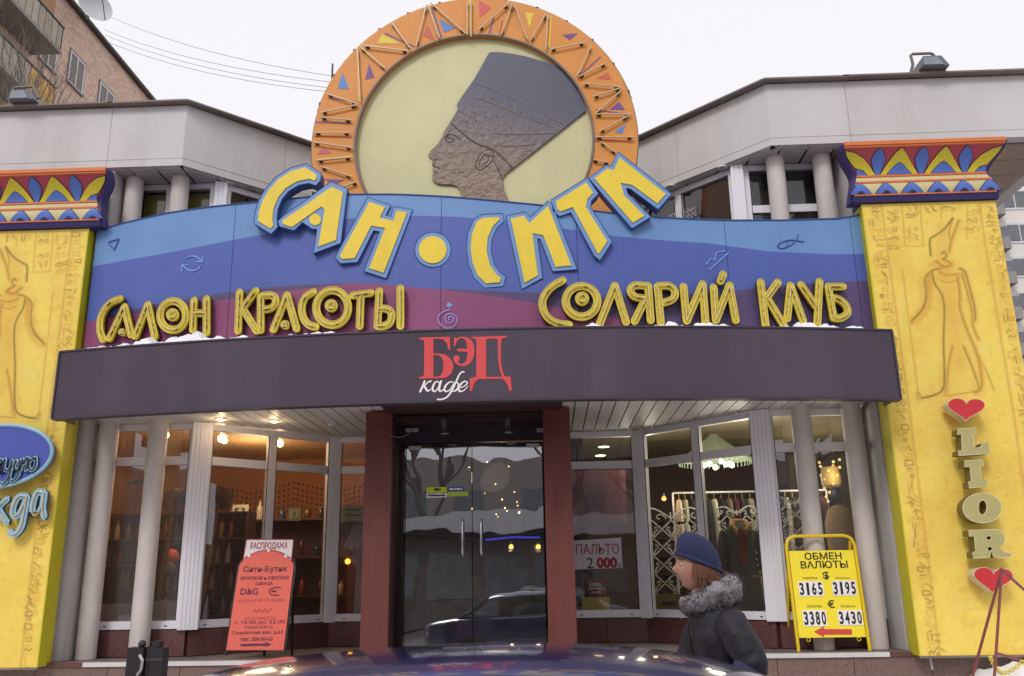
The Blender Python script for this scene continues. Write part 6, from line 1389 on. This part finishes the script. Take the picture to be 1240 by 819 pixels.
# ============================================================ LOBBY
rg = random.Random(5)
for i, (u, v, s_) in enumerate(((568, 566, 1), (590, 559.5, 1.2), (616, 565, 1.1), (600, 586.5, 1.1), (623, 596, 1), (608, 605, 1.3), (611.5, 615.5, 1.3), (614, 619, 1), (626, 608, .9), (627, 612.5, 1), (628.5, 621, 1.8), (601, 623, 1), (603, 626, .8), (587, 597.5, .7))):
    p = at(u, v, Y=12.6); MB().ball(tuple(p), .009*s_, 8, 6).build('fairy_light', bpy.data.materials.get('fairy') or EM('fairy', (255, 196, 120), 22), None, 'tiny warm bulb inside the entrance, %s' % ['topmost left of centre', 'topmost of the string', 'at the upper right', 'near the middle, alone', 'upper one at the right', 'brighter one right of centre', 'left of a close pair low down', 'lower of a close pair', 'right column, higher', 'right column, middle', 'brightest and lowest at the right', 'lowest on the left', 'just right of the lowest left bulb', 'faint one above the handles'][i], cat='light', group='string of tiny lights inside the entrance', smooth=True)
for i, (u, lb) in enumerate(((619, 'left one of two round amber lamps glowing behind the right door leaf'), (652, 'right one of two round amber lamps glowing behind the right door leaf'))): lamp(tuple(at(u, 662, Y=12.8)), lb, col=(255, 190, 70), r=.032, power=1.5, st=12)
a, b_ = at(588, 654, Y=13), at(654, 651, Y=13); MB().tube([tuple(a), tuple((a+b_)/2+Vector((0, 0, .02))), tuple(b_)], .012, 6).build('neon_strip', EM('neon_blue', (70, 70, 220), 4), None, 'thin blue neon strip glowing behind the right door leaf', cat='neon light')
MB().box(-.9, -.2, 13.2, 13.5, .8, 1.6).build('reception_desk', M('desk_slats', (120, 104, 84), .6, var=.1, stretch=(1, 1, 14)), None, 'pale slatted desk deep inside the entrance lobby', cat='desk')
light('lobby_glow', (0, 13.0, 3.0), 6, (1, .8, .6), .2)
# ============================================================ INSIDE THE RIGHT SHOP
light('right_shop_fill', (3.3, 10.9, 3.05), 26, (1, .93, .74), .25); light('right_shop_fill', (2.0, 11.55, 3.05), 20, (1, .93, .74), .2); light('right_shop_fill', (4.4, 12.4, 2.8), 10, (1, .9, .7), .2)  # unseen fill lights added to brighten the lattice and window display
for (u, v, lb) in ((731, 541.5, 'nearer round downlight in the ceiling of the right shop'), (727, 552, 'farther round downlight in the ceiling of the right shop')):
    p = at(u, v, Z=3.435); t = thing('ceiling_downlight', tuple(p), lb, 'downlight'); MB().lathe([(.001, .0), (.08, .0), (.08, .012), (.001, .012)], tuple(p), 16).build('lens', EM('lens_%d' % v, (255, 240, 190), 6), t); MB().lathe([(.085, .0), (.10, .0), (.10, .013), (.085, .013)], tuple(p), 16).build('ring', mFrame, t)
lamp(tuple(at(729, 604, Y=11.9)), 'small bright bulb at the right side of the narrow window right of the door', r=.022, power=0, st=15)
lamp(tuple(at(804, 604, Y=12.6)), 'small orange lamp above the white lattice screen', col=(255, 120, 50), r=.03, power=1, st=10)
# big fringed glass chandelier
mSh = bpy.data.materials.new('shade_glass'); mSh.use_nodes = True; b = mSh.node_tree.nodes['Principled BSDF']; b.inputs['Base Color'].default_value = (.36, .42, .32, 1); b.inputs['Emission Color'].default_value = (.6, .72, .5, 1); b.inputs['Emission Strength'].default_value = .05; b.inputs['Roughness'].default_value = .3
cp = at(868, 585, Y=12.0); chd = thing('chandelier', tuple(cp), 'large greenish glass chandelier shade glowing in the right shop', 'chandelier')
mb = MB(); cz0 = cp.z-.16; ring = []
for i in range(13):
    a0 = 2*math.pi*i/12
    for j, (r_, z) in enumerate(((.06, 3.38), (.22, 3.22), (.48, 3.0), (.62, cz0+.1))): pass
mb.lathe([(.05, 3.40), (.08, 3.36), (.20, 3.27), (.34, 3.16), (.48, 3.07), (.48, 3.05), (.34, 3.14), (.20, 3.25)], (cp.x, cp.y, 0), 28); mb.build('shade', mSh, chd, smooth=True)
fr = MB()
for i in range(44):
    a = 2*math.pi*i/44; fr.beam((cp.x+.48*math.cos(a), cp.y+.48*math.sin(a), 3.05), (cp.x+.48*math.cos(a), cp.y+.48*math.sin(a), 2.99), .014, .014, up=(0, 1, 0))
fr.build('fringe', mSh, chd, kind='stuff')
mBulb = EM('chandelier_bulb', (240, 250, 200), 12)
for i in range(9):
    a = 2*math.pi*i/9; MB().ball((cp.x+.22*math.cos(a), cp.y+.22*math.sin(a), 2.98+.03*(i % 2)), .035, 8, 6).build('bulb', mBulb, chd, smooth=True)
light('chandelier_light', (cp.x, cp.y, 2.86), 12, (1, 1, .82), .2)
p = at(1006, 577, Y=12.0); gl = thing('crystal_lamp', tuple(p), 'golden crystal lamp glowing between the two right hand posts', 'lamp')
for i in range(26):
    a = i*2.4; r_ = .14*(1-i/60); MB().ball((p.x+r_*math.cos(a), p.y+r_*math.sin(a), p.z+.22-i*.022), .020, 6, 5).build('crystal', bpy.data.materials.get('gold_glow') or EM('gold_glow', (230, 190, 110), 1.0), gl)
MB().lathe([(.10, .12), (.13, .0), (.12, -.12), (.05, -.16)], tuple(p), 14).build('shade', EM('gold_shade', (170, 140, 80), .25), gl, smooth=True); light('crystal_light', (p.x, p.y-.3, p.z), 5, (1, .85, .5), .1)
# rail and garments
rail_a, rail_b = at(815, 603, Y=12.6), at(1000, 588, Y=12.6)
rl = thing('clothes_rail', ((rail_a.x+rail_b.x)/2, 12.6, .8), 'pale metal clothes rail across the right shop', 'clothes rail'); zr = (rail_a.z+rail_b.z)/2
MB().tube([(rail_a.x, 12.6, zr), (rail_b.x, 12.6, zr)], .014, 8).build('bar', mFrame, rl)
for x in (rail_a.x, rail_b.x): MB().tube([(x, 12.6, .8), (x, 12.6, zr)], .014, 8).build('post', mFrame, rl)
gc = [(226, 214, 190), (190, 178, 152), (60, 50, 54), (214, 206, 190), (46, 40, 46), (200, 190, 168), (36, 32, 38), (120, 100, 90), (88, 40, 48), (60, 56, 60), (150, 140, 124), (44, 38, 40)]
mG = [M('cloth_%d' % i, c, .9, var=.15, vs=8, bump=.3, bs=40) for i, c in enumerate(gc)]
gnames = ['cream', 'beige', 'charcoal', 'ivory', 'black', 'sand coloured', 'black', 'brown', 'wine red', 'dark grey', 'taupe', 'dark brown']
x = rail_a.x+.08; i = 0
while x < rail_b.x-.05:
    ci = i % len(gc); L_ = .75+.25*((i*37 % 10)/10); t = thing('garment', (x, 12.6, zr-.05), '%s garment hanging edge-on, %s on the clothes rail' % (gnames[ci], ORD[i]), 'garment', 'garments on the rail')
    w = .075; mb = MB(); rows = [(0.0, .10, .03), (-.05, .20, .035), (-.25, .23, .05), (-.6*L_, .22, .055), (-L_, .25, .06)]
    vs = []
    for dz, hy, hx in rows:
        for a in range(10): an = 2*math.pi*a/10; vs.append((x+hx*math.cos(an)*(1+.25*math.sin(an*3+i)), 12.6+hy*math.sin(an), zr-.10+dz))
    fs = [(r_*10+a, r_*10+(a+1) % 10, (r_+1)*10+(a+1) % 10, (r_+1)*10+a) for r_ in range(4) for a in range(10)]+[tuple(range(10)), tuple(49-a for a in range(10))]
    mb.add(vs, [f[::-1] for f in fs]).build('cloth', mG[ci], t, smooth=True); MB().tube([(x, 12.6, zr-.10), (x, 12.6, zr-.02), (x, 12.615, zr+.012), (x, 12.59, zr+.02)], .004, 5).build('hanger', bpy.data.materials.get('brass') or M('brass', (190, 160, 80), .35, metal=.7), t)
    x += .085+.03*((i*53 % 10)/10); i += 1
# ornate white lattice screens
mLat = M('lattice_white', (228, 224, 224), .5, var=.06)
def lattice(u0, u1, v0, v1, Y, label, cols_=3):
    a, b_ = at(u0, v1, Y=Y), at(u1, v0, Y=Y); root = thing('lattice_screen', ((a.x+b_.x)/2, Y, 1.135), label, 'screen'); W_ = b_.x-a.x; z0, z1 = max(1.14, a.z), b_.z-.12; cw = W_/cols_; nr = max(2, round((z1-z0)/(cw*.95))); ch_ = (z1-z0)/nr
    rr = .010
    for s_ in (0, 1): MB().tube([(a.x+W_*s_, Y, z0), (a.x+W_*s_, Y, z1)], .012, 6).build('upright', mLat, root)
    for c in range(cols_):
        for r_ in range(nr):
            cx0, cz0_ = a.x+c*cw, z0+r_*ch_; q = lambda x, z: (cx0+x*cw, Y, cz0_+z*ch_); mb = MB()
            for P in ([(0, .5), (.5, 1)], [(.5, 1), (1, .5)], [(1, .5), (.5, 0)], [(.5, 0), (0, .5)]): mb.beam(q(*P[0]), q(*P[1]), rr*1.6, rr*1.4, up=(0, 1, 0))
            for sx_ in (-1, 1):
                pts = [(.5+sx_*.02, .12), (.5+sx_*.10, .35), (.5+sx_*.26, .46), (.5+sx_*.24, .62), (.5+sx_*.12, .60), (.5+sx_*.14, .50)]; mb.tube([q(*p_) for p_ in pts], rr*.8, 4)
                mb.add([q(.5+sx_*.30, .86), q(.5+sx_*.46, .98), q(.5+sx_*.50, .80), q(.5+sx_*.38, .72)], [(0, 1, 2, 3), (3, 2, 1, 0)])
            mb.add([q(.5, .66), q(.60, .80), q(.5, .98), q(.40, .80)], [(0, 1, 2, 3), (3, 2, 1, 0)])
            mb.add([q(.5, .02), q(.57, .10), q(.5, .22), q(.43, .10)], [(0, 1, 2, 3), (3, 2, 1, 0)])
            mb.build('scroll_panel', mLat, root)
    mid = (a.x+b_.x)/2
    for sx_ in (-1, 1):
        P = smoothpath([(0, .0), (.12, .10), (.30, .20), (.45, .17), (.50, .06), (.42, -.0), (.36, .06), (.41, .11)], 4); MB().tube([(mid+sx_*p_.x*W_, Y, z1+.02+p_.y*W_*.9) for p_ in P], rr, 5).build('crest_scroll', mLat, root)
        P = smoothpath([(.08, .0), (.14, .07), (.22, .08), (.25, .02), (.20, -.01)], 4); MB().tube([(mid+sx_*p_.x*W_, Y, z1+.02+p_.y*W_*.9) for p_ in P], rr*.8, 5).build('crest_scroll', mLat, root)
    MB().tube([(mid, Y, z1), (mid, Y, z1+W_*.14)], rr, 5).build('finial', mLat, root)
lattice(784, 846, 618, 742, 11.55, 'white scrollwork lattice screen left of the passer-by in the right shop window', 3)
lattice(877, 915, 612, 742, 11.15, 'white scrollwork lattice screen behind the mannequin coat', 2); lattice(951, 985, 600, 742, 10.6, 'white scrollwork lattice screen behind the yellow currency board', 2)
# mannequin in a long coat
mc = at(903, 742, Y=10.95); mx_ = mc.x; sh = at(903, 637, Y=10.95).z; man = thing('mannequin', (mx_, 10.95, 1.14), 'headless mannequin in a long grey green coat with tan fur collar and cuffs', 'mannequin')
mCoat = M('coat_greygreen', (84, 84, 76), .95, var=.12, vs=12, bump=.3, bs=60); mFur = M('fur_tan', (168, 134, 88), .95, var=.25, vs=30, bump=1, bs=60); mSc = M('scarf_rust', (120, 56, 38), .9, var=.1)
def ringloft(rows, m, name, par, n=14, smooth=True):
    vs = []; fs = []
    for cx_1, cy_1, z, hx, hy in rows:
        for a in range(n): an = 2*math.pi*a/n; vs.append((cx_1+hx*math.cos(an), cy_1+hy*math.sin(an), z))
    for r_ in range(len(rows)-1):
        for a in range(n): fs.append((r_*n+a, r_*n+(a+1) % n, (r_+1)*n+(a+1) % n, (r_+1)*n+a))
    fs += [tuple(range(n-1, -1, -1)), tuple((len(rows)-1)*n+a for a in range(n))]
    if rows[0][2] > rows[-1][2]: fs = [f[::-1] for f in fs]
    return MB().add(vs, fs).build(name, m, par, smooth=smooth)
ringloft([(mx_, 10.95, 1.16, .23, .17), (mx_, 10.95, 1.5, .20, .15), (mx_, 10.95, 1.75, .165, .12), (mx_, 10.95, sh-.22, .19, .13), (mx_, 10.95, sh-.07, .20, .11), (mx_, 10.95, sh, .11, .08), (mx_, 10.95, sh+.04, .05, .05)], mCoat, 'coat', man)
for s in (-1, 1):
    MB().tube([(mx_+s*.18, 10.95, sh-.07), (mx_+s*.24, 10.92, sh-.30), (mx_+s*.25, 10.88, sh-.52)], [.055, .055, .065], 10).build('sleeve', mCoat, man, smooth=True); MB().lathe([(.07, -.03), (.085, 0), (.07, .03)], (mx_+s*.25, 10.88, sh-.55), 12).build('cuff', mFur, man, smooth=True)
    MB().tube([(mx_+s*.03, 10.84, sh-.10), (mx_+s*.10, 10.86, sh-.01), (mx_+s*.08, 10.95, sh+.05), (mx_, 11.0, sh+.06)], .035, 8).build('collar', mFur, man, smooth=True); MB().box(mx_+s*.12-.05, mx_+s*.12+.05, 10.78, 10.80, sh-.60, sh-.57).build('pocket_flap', mFur, man)
MB().box(mx_-.04, mx_+.04, 10.79, 10.83, sh-.45, sh-.05).build('scarf', mSc, man)
# second mannequin by the wall
m2 = at(1018, 640, Y=11.2); mn2 = thing('mannequin', (m2.x, 11.2, 1.14), 'mannequin with a dark head in a tan coat at the right end of the glass', 'mannequin')
ringloft([(m2.x, 11.2, 1.16, .20, .15), (m2.x, 11.2, 1.8, .17, .12), (m2.x, 11.2, m2.z+.05, .19, .12), (m2.x, 11.2, m2.z+.22, .14, .09), (m2.x, 11.2, m2.z+.28, .05, .05)], M('coat_tan', (150, 124, 92), .9, var=.1), 'coat', mn2); MB().ball((m2.x, 11.2, m2.z+.40), .10, 12, 8, sc=(.8, .9, 1.15)).build('head', mBlackM, mn2, smooth=True)
p = at(872, 672, Y=11.0); fl = thing('flower', tuple(p), 'bright red artificial flower between the passer-by and the mannequin', 'flower'); rg = random.Random(2)
for k in range(22):
    a = rg.uniform(0, 6.28); e = rg.uniform(-.3, 1.2); c = Vector((math.cos(a)*math.cos(e), math.sin(a)*math.cos(e), math.sin(e)))*.055; MB().ball(tuple(p+c), .030, 6, 5, sc=(1, 1, .7)).build('petal', mHeart, fl, smooth=True)
MB().tube([tuple(p), (p.x+.01, p.y, 1.15)], .008, 5).build('stem', M('stem_green', (50, 80, 40), .8), fl)
# posters behind the narrow right window
pz = thing('poster', tuple(at(725, 692, Y=11.19)), 'hand painted white price poster reading ПАЛЬТО 2000 р in the window right of the door', 'poster')
q = [at(695, 690, Y=11.19), at(754, 688, Y=11.19), at(752, 651, Y=11.19), at(695, 655, Y=11.19)]; MB().prism([[(v.x, v.z) for v in q]], 11.188, 11.194).build('sheet', M('poster_white', (196, 190, 198), .7, var=.04), pz)
mPR = M('poster_crimson', (152, 40, 50), .6); ptext('ПАЛЬТО', mPR, pz, 723.5, 665, 52, 12.5, 11.188, 0.0); ptext('2', mBlk, pz, 714.5, 682, 8, 13, 11.188); ptext('000', mPR, pz, 735, 681.5, 25, 13.5, 11.188, .05); ptext('р', mBlk, pz, 750.5, 686, 3.5, 6.5, 11.188)
rc = paper(708, 701, 734, 722, 11.5, M('card_red', (160, 56, 60), .6), 'small red sale card standing above the yellow card in the narrow window', 'card', 'card'); blurred_line(rc, mWhite, 714, 728, 708, 5, 11.497, 6); blurred_line(rc, mWhite, 712, 731, 713, 3, 11.497, 7); blurred_line(rc, mWhite, 717, 727, 717.5, 3, 11.497, 8)
paper(705, 723, 738, 741, 11.48, M('card_yellow', (214, 190, 84), .6, var=.06), 'plain yellow card at the foot of the narrow window right of the door', 'card', 'card')
oc_ = paper(791, 719, 824, 741, 11.40, M('card_olive', (126, 112, 60), .6, var=.08), 'olive card on the sill below the lattice screen left of the passer-by', 'card', 'card'); blurred_line(oc_, mBlk, 802, 818, 731, 7, 11.397, 9)
bn = thing('banner', tuple(at(711, 602, Y=11.9)), 'faded crimson banner with slanting pale letters РАСПРО in the window right of the door', 'banner'); a, b_ = at(690, 634, Y=11.42), at(757, 569, Y=11.42)
MB().box(a.x, b_.x, 11.42, 11.43, a.z, b_.z).build('cloth', M('banner_crimson', (150, 84, 92), .8, var=.25, vs=5, grime=.5, gcol=(170, 150, 154), gs=3), bn)
mBP = M('banner_pale', (190, 150, 150), .8)
for k, chh in enumerate('РАСПРО'): ptext(chh, mBP, bn, 703.5+k*3.1, 577+k*10.2, 5.5, 7, 11.42)
# ============================================================ PASSER-BY
def skin(name, pts, edges, mat, parent, lv=2):
    o0 = ORG[parent.name] if parent else Vector((0, 0, 0)); me = bpy.data.meshes.new(name); me.from_pydata([tuple(Vector(p[:3])-o0) for p in pts], edges, []); me.materials.append(mat)
    ob = bpy.data.objects.new(name, me); COL.objects.link(ob); ob.parent = parent; ORG[ob.name] = o0
    sk = ob.modifiers.new('skin', 'SKIN'); sk.use_smooth_shade = True
    for v, p in zip(me.skin_vertices[0].data, pts): r_ = p[3]; v.radius = (r_, p[4] if len(p) > 4 else r_)
    me.skin_vertices[0].data[0].use_root = True
    ss = ob.modifiers.new('sub', 'SUBSURF'); ss.levels = lv; ss.render_levels = lv; return ob
HX, HY, G = 1.492, 4.4, .13                              # head position and ground height
per = thing('person', (1.62, HY, G), 'person in a navy knitted hat and dark padded jacket walking left past the windows', 'person')
mSkin = M('skin', (176, 128, 110), .6, var=.05, vs=20); mJean = M('jeans', (52, 62, 110), .85, var=.15, vs=30); mJack = M('jacket', (30, 24, 35), .62, var=.25, vs=10, bump=.7, bs=18); mHat = M('knit_navy', (44, 50, 82), .95, var=.10, vs=30, bump=.6, bs=120); mHair = M('hair_brown', (104, 66, 46), .7, var=.25, vs=50); mFurG = M('fur_grey', (140, 134, 138), .95, var=.2, vs=40, bump=.6, bs=90); mShoe = M('boot', (30, 26, 26), .6)
hx = 1.575; H0 = G
# whole body, one continuous skin
B = [(hx+.03, HY, .95, .10), (hx+.02, HY, 1.12, .09), (hx+.0, HY, 1.28, .09), (hx-.02, HY, 1.36, .06), (hx-.09, HY, 1.46, .045), (HX+.01, HY, 1.54, .06),
     (hx-.01, HY-.15, 1.345, .018), (hx+.08, HY-.25, 1.16, .024), (hx-.02, HY-.268, .98, .026), (hx-.04, HY-.27, .945, .024), (hx-.03, HY+.16, 1.345, .03), (hx-.12, HY+.225, 1.14, .026), (hx-.28, HY+.22, .99, .035), (hx-.34, HY+.22, .96, .028),
     (hx-.03, HY-.09, .84, .095), (hx-.16, HY-.09, .55, .065), (hx-.24, HY-.09, .24, .045), (hx-.36, HY-.09, .18, .04), (hx+.03, HY+.09, .84, .095), (hx+.10, HY+.09, .56, .065), (hx+.34, HY+.09, .30, .045), (hx+.30, HY+.09, .18, .04)]
E_ = [(0, 1), (1, 2), (2, 3), (3, 4), (4, 5), (3, 6), (6, 7), (7, 8), (8, 9), (3, 10), (10, 11), (11, 12), (12, 13), (0, 14), (14, 15), (15, 16), (16, 17), (0, 18), (18, 19), (19, 20), (20, 21)]
skin('body', B, E_, mSkin, per)
J = [(hx+.03, HY, .84, .165, .16), (hx+.03, HY, .93, .165, .16), (hx+.025, HY, 1.05, .150, .155), (hx+.01, HY, 1.18, .150, .17), (hx-.01, HY, 1.31, .145, .185), (hx-.045, HY, 1.41, .115, .13), (hx-.090, HY, 1.495, .085, .085)]
jk = skin('jacket', J, [(i, i+1) for i in range(6)], mJack, per, 4)
for sgn, P_ in ((-1, [(hx-.01, HY-.13, 1.375, .075), (hx+.02, HY-.20, 1.33, .085), (hx+.07, HY-.245, 1.22, .078), (hx+.085, HY-.25, 1.15, .074), (hx+.03, HY-.265, 1.06, .068), (hx-.035, HY-.27, .985, .058)]),
                (1, [(hx-.02, HY+.13, 1.375, .075), (hx-.05, HY+.20, 1.33, .085), (hx-.10, HY+.225, 1.22, .076), (hx-.13, HY+.23, 1.15, .072), (hx-.20, HY+.23, 1.07, .064), (hx-.275, HY+.225, 1.0, .056)])):
    sl = skin('sleeve', P_, [(i, i+1) for i in range(5)], mJack, per, 4)
    t_ = bpy.data.textures.get('sleeve_folds') or bpy.data.textures.new('sleeve_folds', 'CLOUDS'); t_.noise_scale = .07; dm = sl.modifiers.new('folds', 'DISPLACE'); dm.texture = t_; dm.strength = .022; dm.mid_level = .5
tx = bpy.data.textures.new('folds', 'CLOUDS'); tx.noise_scale = .11; tx.noise_depth = 2
dm = jk.modifiers.new('folds', 'DISPLACE'); dm.texture = tx; dm.strength = .026; dm.mid_level = .5
tx2 = bpy.data.textures.new('quilting', 'WOOD'); tx2.wood_type = 'BANDNOISE'; tx2.noise_scale = .25; tx2.turbulence = 3
MB().tube([(hx-.142, HY-.03, .86), (hx-.145, HY-.03, 1.15), (hx-.158, HY-.03, 1.33)], .006, 5).build('zip', mBlk, per)
skin('trousers', [(hx, HY, .93, .16), (hx-.03, HY-.09, .82, .115), (hx-.16, HY-.09, .55, .085), (hx-.23, HY-.09, .27, .07), (hx+.04, HY+.09, .82, .115), (hx+.11, HY+.09, .56, .085), (hx+.32, HY+.09, .33, .07)], [(0, 1), (1, 2), (2, 3), (0, 4), (4, 5), (5, 6)], mJean, per)
for (x, y, z, dz) in ((hx-.24, HY-.09, .18, -.05), (hx+.34, HY+.09, .24, -.04)): skin('boot', [(x+.03, y, z+.08, .058), (x+.01, y, z, .055), (x-.10, y, z+dz+.025, .045), (x-.17, y, z+dz+.02, .035)], [(0, 1), (1, 2), (2, 3)], mShoe, per)
for (x, y, z) in ((hx-.03, HY-.27, .955), (hx-.29, HY+.23, .985)):       # hands: palm, four curled fingers and a thumb
    skin('hand', [(x, y, z+.01, .024), (x-.03, y, z-.03, .030, .018), (x-.045, y, z-.06, .028, .016)], [(0, 1), (1, 2)], mSkin, per, 1)
    for k in range(4): yy = y-.024+.016*k; l = (.030, .036, .034, .026)[k]; skin('finger', [(x-.045, yy, z-.065, .009), (x-.055, yy, z-.065-l, .0085), (x-.038, yy, z-.075-l*1.5, .008), (x-.020, yy, z-.068-l*1.4, .007)], [(0, 1), (1, 2), (2, 3)], mSkin, per, 1)
    skin('thumb', [(x-.03, y-.02, z-.02, .012), (x-.055, y-.028, z-.045, .010), (x-.062, y-.02, z-.072, .009)], [(0, 1), (1, 2)], mSkin, per, 1)
# head with a face looking left
hc = Vector((HX-.005, HY, 1.60)); mb = MB(); N1, N2 = 40, 30; vs = []
for i in range(N2+1):
    ph = math.pi*i/N2
    for j in range(N1):
        th_ = 2*math.pi*j/N1; d = Vector((math.sin(ph)*math.cos(th_), math.sin(ph)*math.sin(th_), math.cos(ph)))       # -x is the face
        r_ = Vector((d.x*.096, d.y*.075, d.z*.118)); fz = d.z; f = max(0, -d.x)
        gs = lambda y0, z0, sy, sz: math.exp(-((d.y-y0)/sy)**2-((fz-z0)/sz)**2)*(f > .2)
        k = .021*gs(0, -.12, .12, .15)+.012*gs(0, .02, .10, .14)-.010*gs(.36, .10, .16, .12)-.010*gs(-.36, .10, .16, .12)+.006*gs(0, -.42, .28, .05)+.006*gs(0, -.52, .24, .05)-.004*gs(0, -.47, .26, .025)+.010*gs(0, -.74, .26, .16)+.004*gs(.4, -.15, .2, .2)+.004*gs(-.4, -.15, .2, .2)+.006*gs(0, .28, .5, .08)
        r_.x -= k; 
        if fz < 0: r_.y *= 1+.25*fz*max(0, f); 
        if fz < -.2 and d.x > 0: r_.x *= .82
        vs.append(tuple(hc+r_))
fs = [(i*N1+j, (i+1)*N1+j, (i+1)*N1+(j+1) % N1, i*N1+(j+1) % N1) for i in range(N2) for j in range(N1)]
mSclera = M('sclera', (170, 160, 156), .4)
hd = MB().add(vs, fs).build('head', mSkin, per, smooth=True)
for s in (-1, 1):
    e = hc+Vector((-.080, s*.030, .012)); MB().ball(tuple(e), 0.0095, 10, 8).build('eye', mSclera, hd, smooth=True); MB().ball(tuple(e+Vector((-.0060, 0, 0))), .0050, 8, 6).build('iris', mBlk, hd, smooth=True)
    MB().tube([tuple(hc+Vector((-.093, s*.014, .036))), tuple(hc+Vector((-.090, s*.034, .042))), tuple(hc+Vector((-.078, s*.050, .034)))], .0035, 5).build('eyebrow', mHair, hd)
    MB().ball(tuple(hc+Vector((.010, s*.077, -.005))), .030, 10, 8, sc=(.6, .28, 1)).build('ear', mSkin, hd, smooth=True)
MB().tube([tuple(hc+Vector((-.094, -.022, -.055))), tuple(hc+Vector((-.102, 0, -.056))), tuple(hc+Vector((-.094, .022, -.055)))], .004, 5).build('lips', M('lips', (160, 84, 78), .5), hd)
prof = [(.001, .148), (.035, .144), (.064, .127), (.086, .097), (.097, .055), (.099, .012), (.095, .006)]
mb = MB(); mb.lathe(prof[::-1], (0, 0, 0), 36); mb.v = [(hc.x+.006+v[0]*1.06*(1+.012*math.sin(18*math.atan2(v[1], v[0]))), hc.y+v[1]*.90, hc.z+.006+v[2]-.42*v[0]) for v in mb.v]; mb.build('hat', mHat, per, smooth=True)
mb = MB(); rg = random.Random(3); mb.tube([(hc.x+.006+.1035*math.cos(t), hc.y+.088*math.sin(t), hc.z+.018-.045*math.cos(t)) for t in np.linspace(0, 2*math.pi, 41)[:-1]], .011, 8, closed=True); mb.build('hat_brim', mHat, per, smooth=True)
mb = MB()
for k in range(240):
    t = rg.uniform(-2.0, 2.0); a = Vector((hc.x+.004+.092*math.cos(t), hc.y+.078*math.sin(t), hc.z+.03)); L_ = rg.uniform(.08, .15); mb.tube([tuple(a), tuple(a+Vector((.008*math.cos(t), .012*math.sin(t), -L_*.5))), tuple(a+Vector((.02*rg.uniform(-1, 1.5), .02*math.sin(t), -L_)))], [.0055, .005, .0015], 5)
mb.build('hair', mHair, per, kind='stuff')
NK = 28; ringp = []
for i in range(NK):                                     # hood lying back over the collar, low at the chin and heaped on the shoulders
    t = 2*math.pi*i/NK; bk_ = .5+.5*math.cos(t); ringp.append((hx-.065+(.075+.045*bk_)*math.cos(t), HY+(.09+.01*bk_)*math.sin(t), 1.42+.075*bk_, .036+.030*bk_+.006*math.sin(5*t)))
hd2 = skin('hood', ringp, [(i, (i+1) % NK) for i in range(NK)], mFurG, per, 2)
tx3 = bpy.data.textures.new('fur_lumps', 'CLOUDS'); tx3.noise_scale = .05; tx3.noise_depth = 3
dm = hd2.modifiers.new('lumps', 'DISPLACE'); dm.texture = tx3; dm.strength = .05; dm.mid_level = .5
mb = MB()
for k in range(2600):
    t = rg.uniform(0, 6.28); bk_ = .5+.5*math.cos(t); a2 = rg.uniform(0, 6.28); r0 = .036+.030*bk_
    c0 = Vector((hx-.065+(.075+.045*bk_)*math.cos(t), HY+(.09+.01*bk_)*math.sin(t), 1.42+.075*bk_)); rad = Vector((math.cos(t), math.sin(t), 0))
    d = (rad*math.cos(a2)+Vector((0, 0, 1))*math.sin(a2)).normalized(); c = c0+d*r0*.95; q = c+(d+Vector((rg.uniform(-.8, .8), rg.uniform(-.8, .8), rg.uniform(-.9, .3)))).normalized()*rg.uniform(.015, .035)
    sd_ = d.cross(Vector((rg.uniform(-1, 1), .3, 1))).normalized()*.003; mb.add([c-sd_, c+sd_, q], [(0, 1, 2), (2, 1, 0)])
mb.build('fur_trim', mFurG, per, kind='stuff')
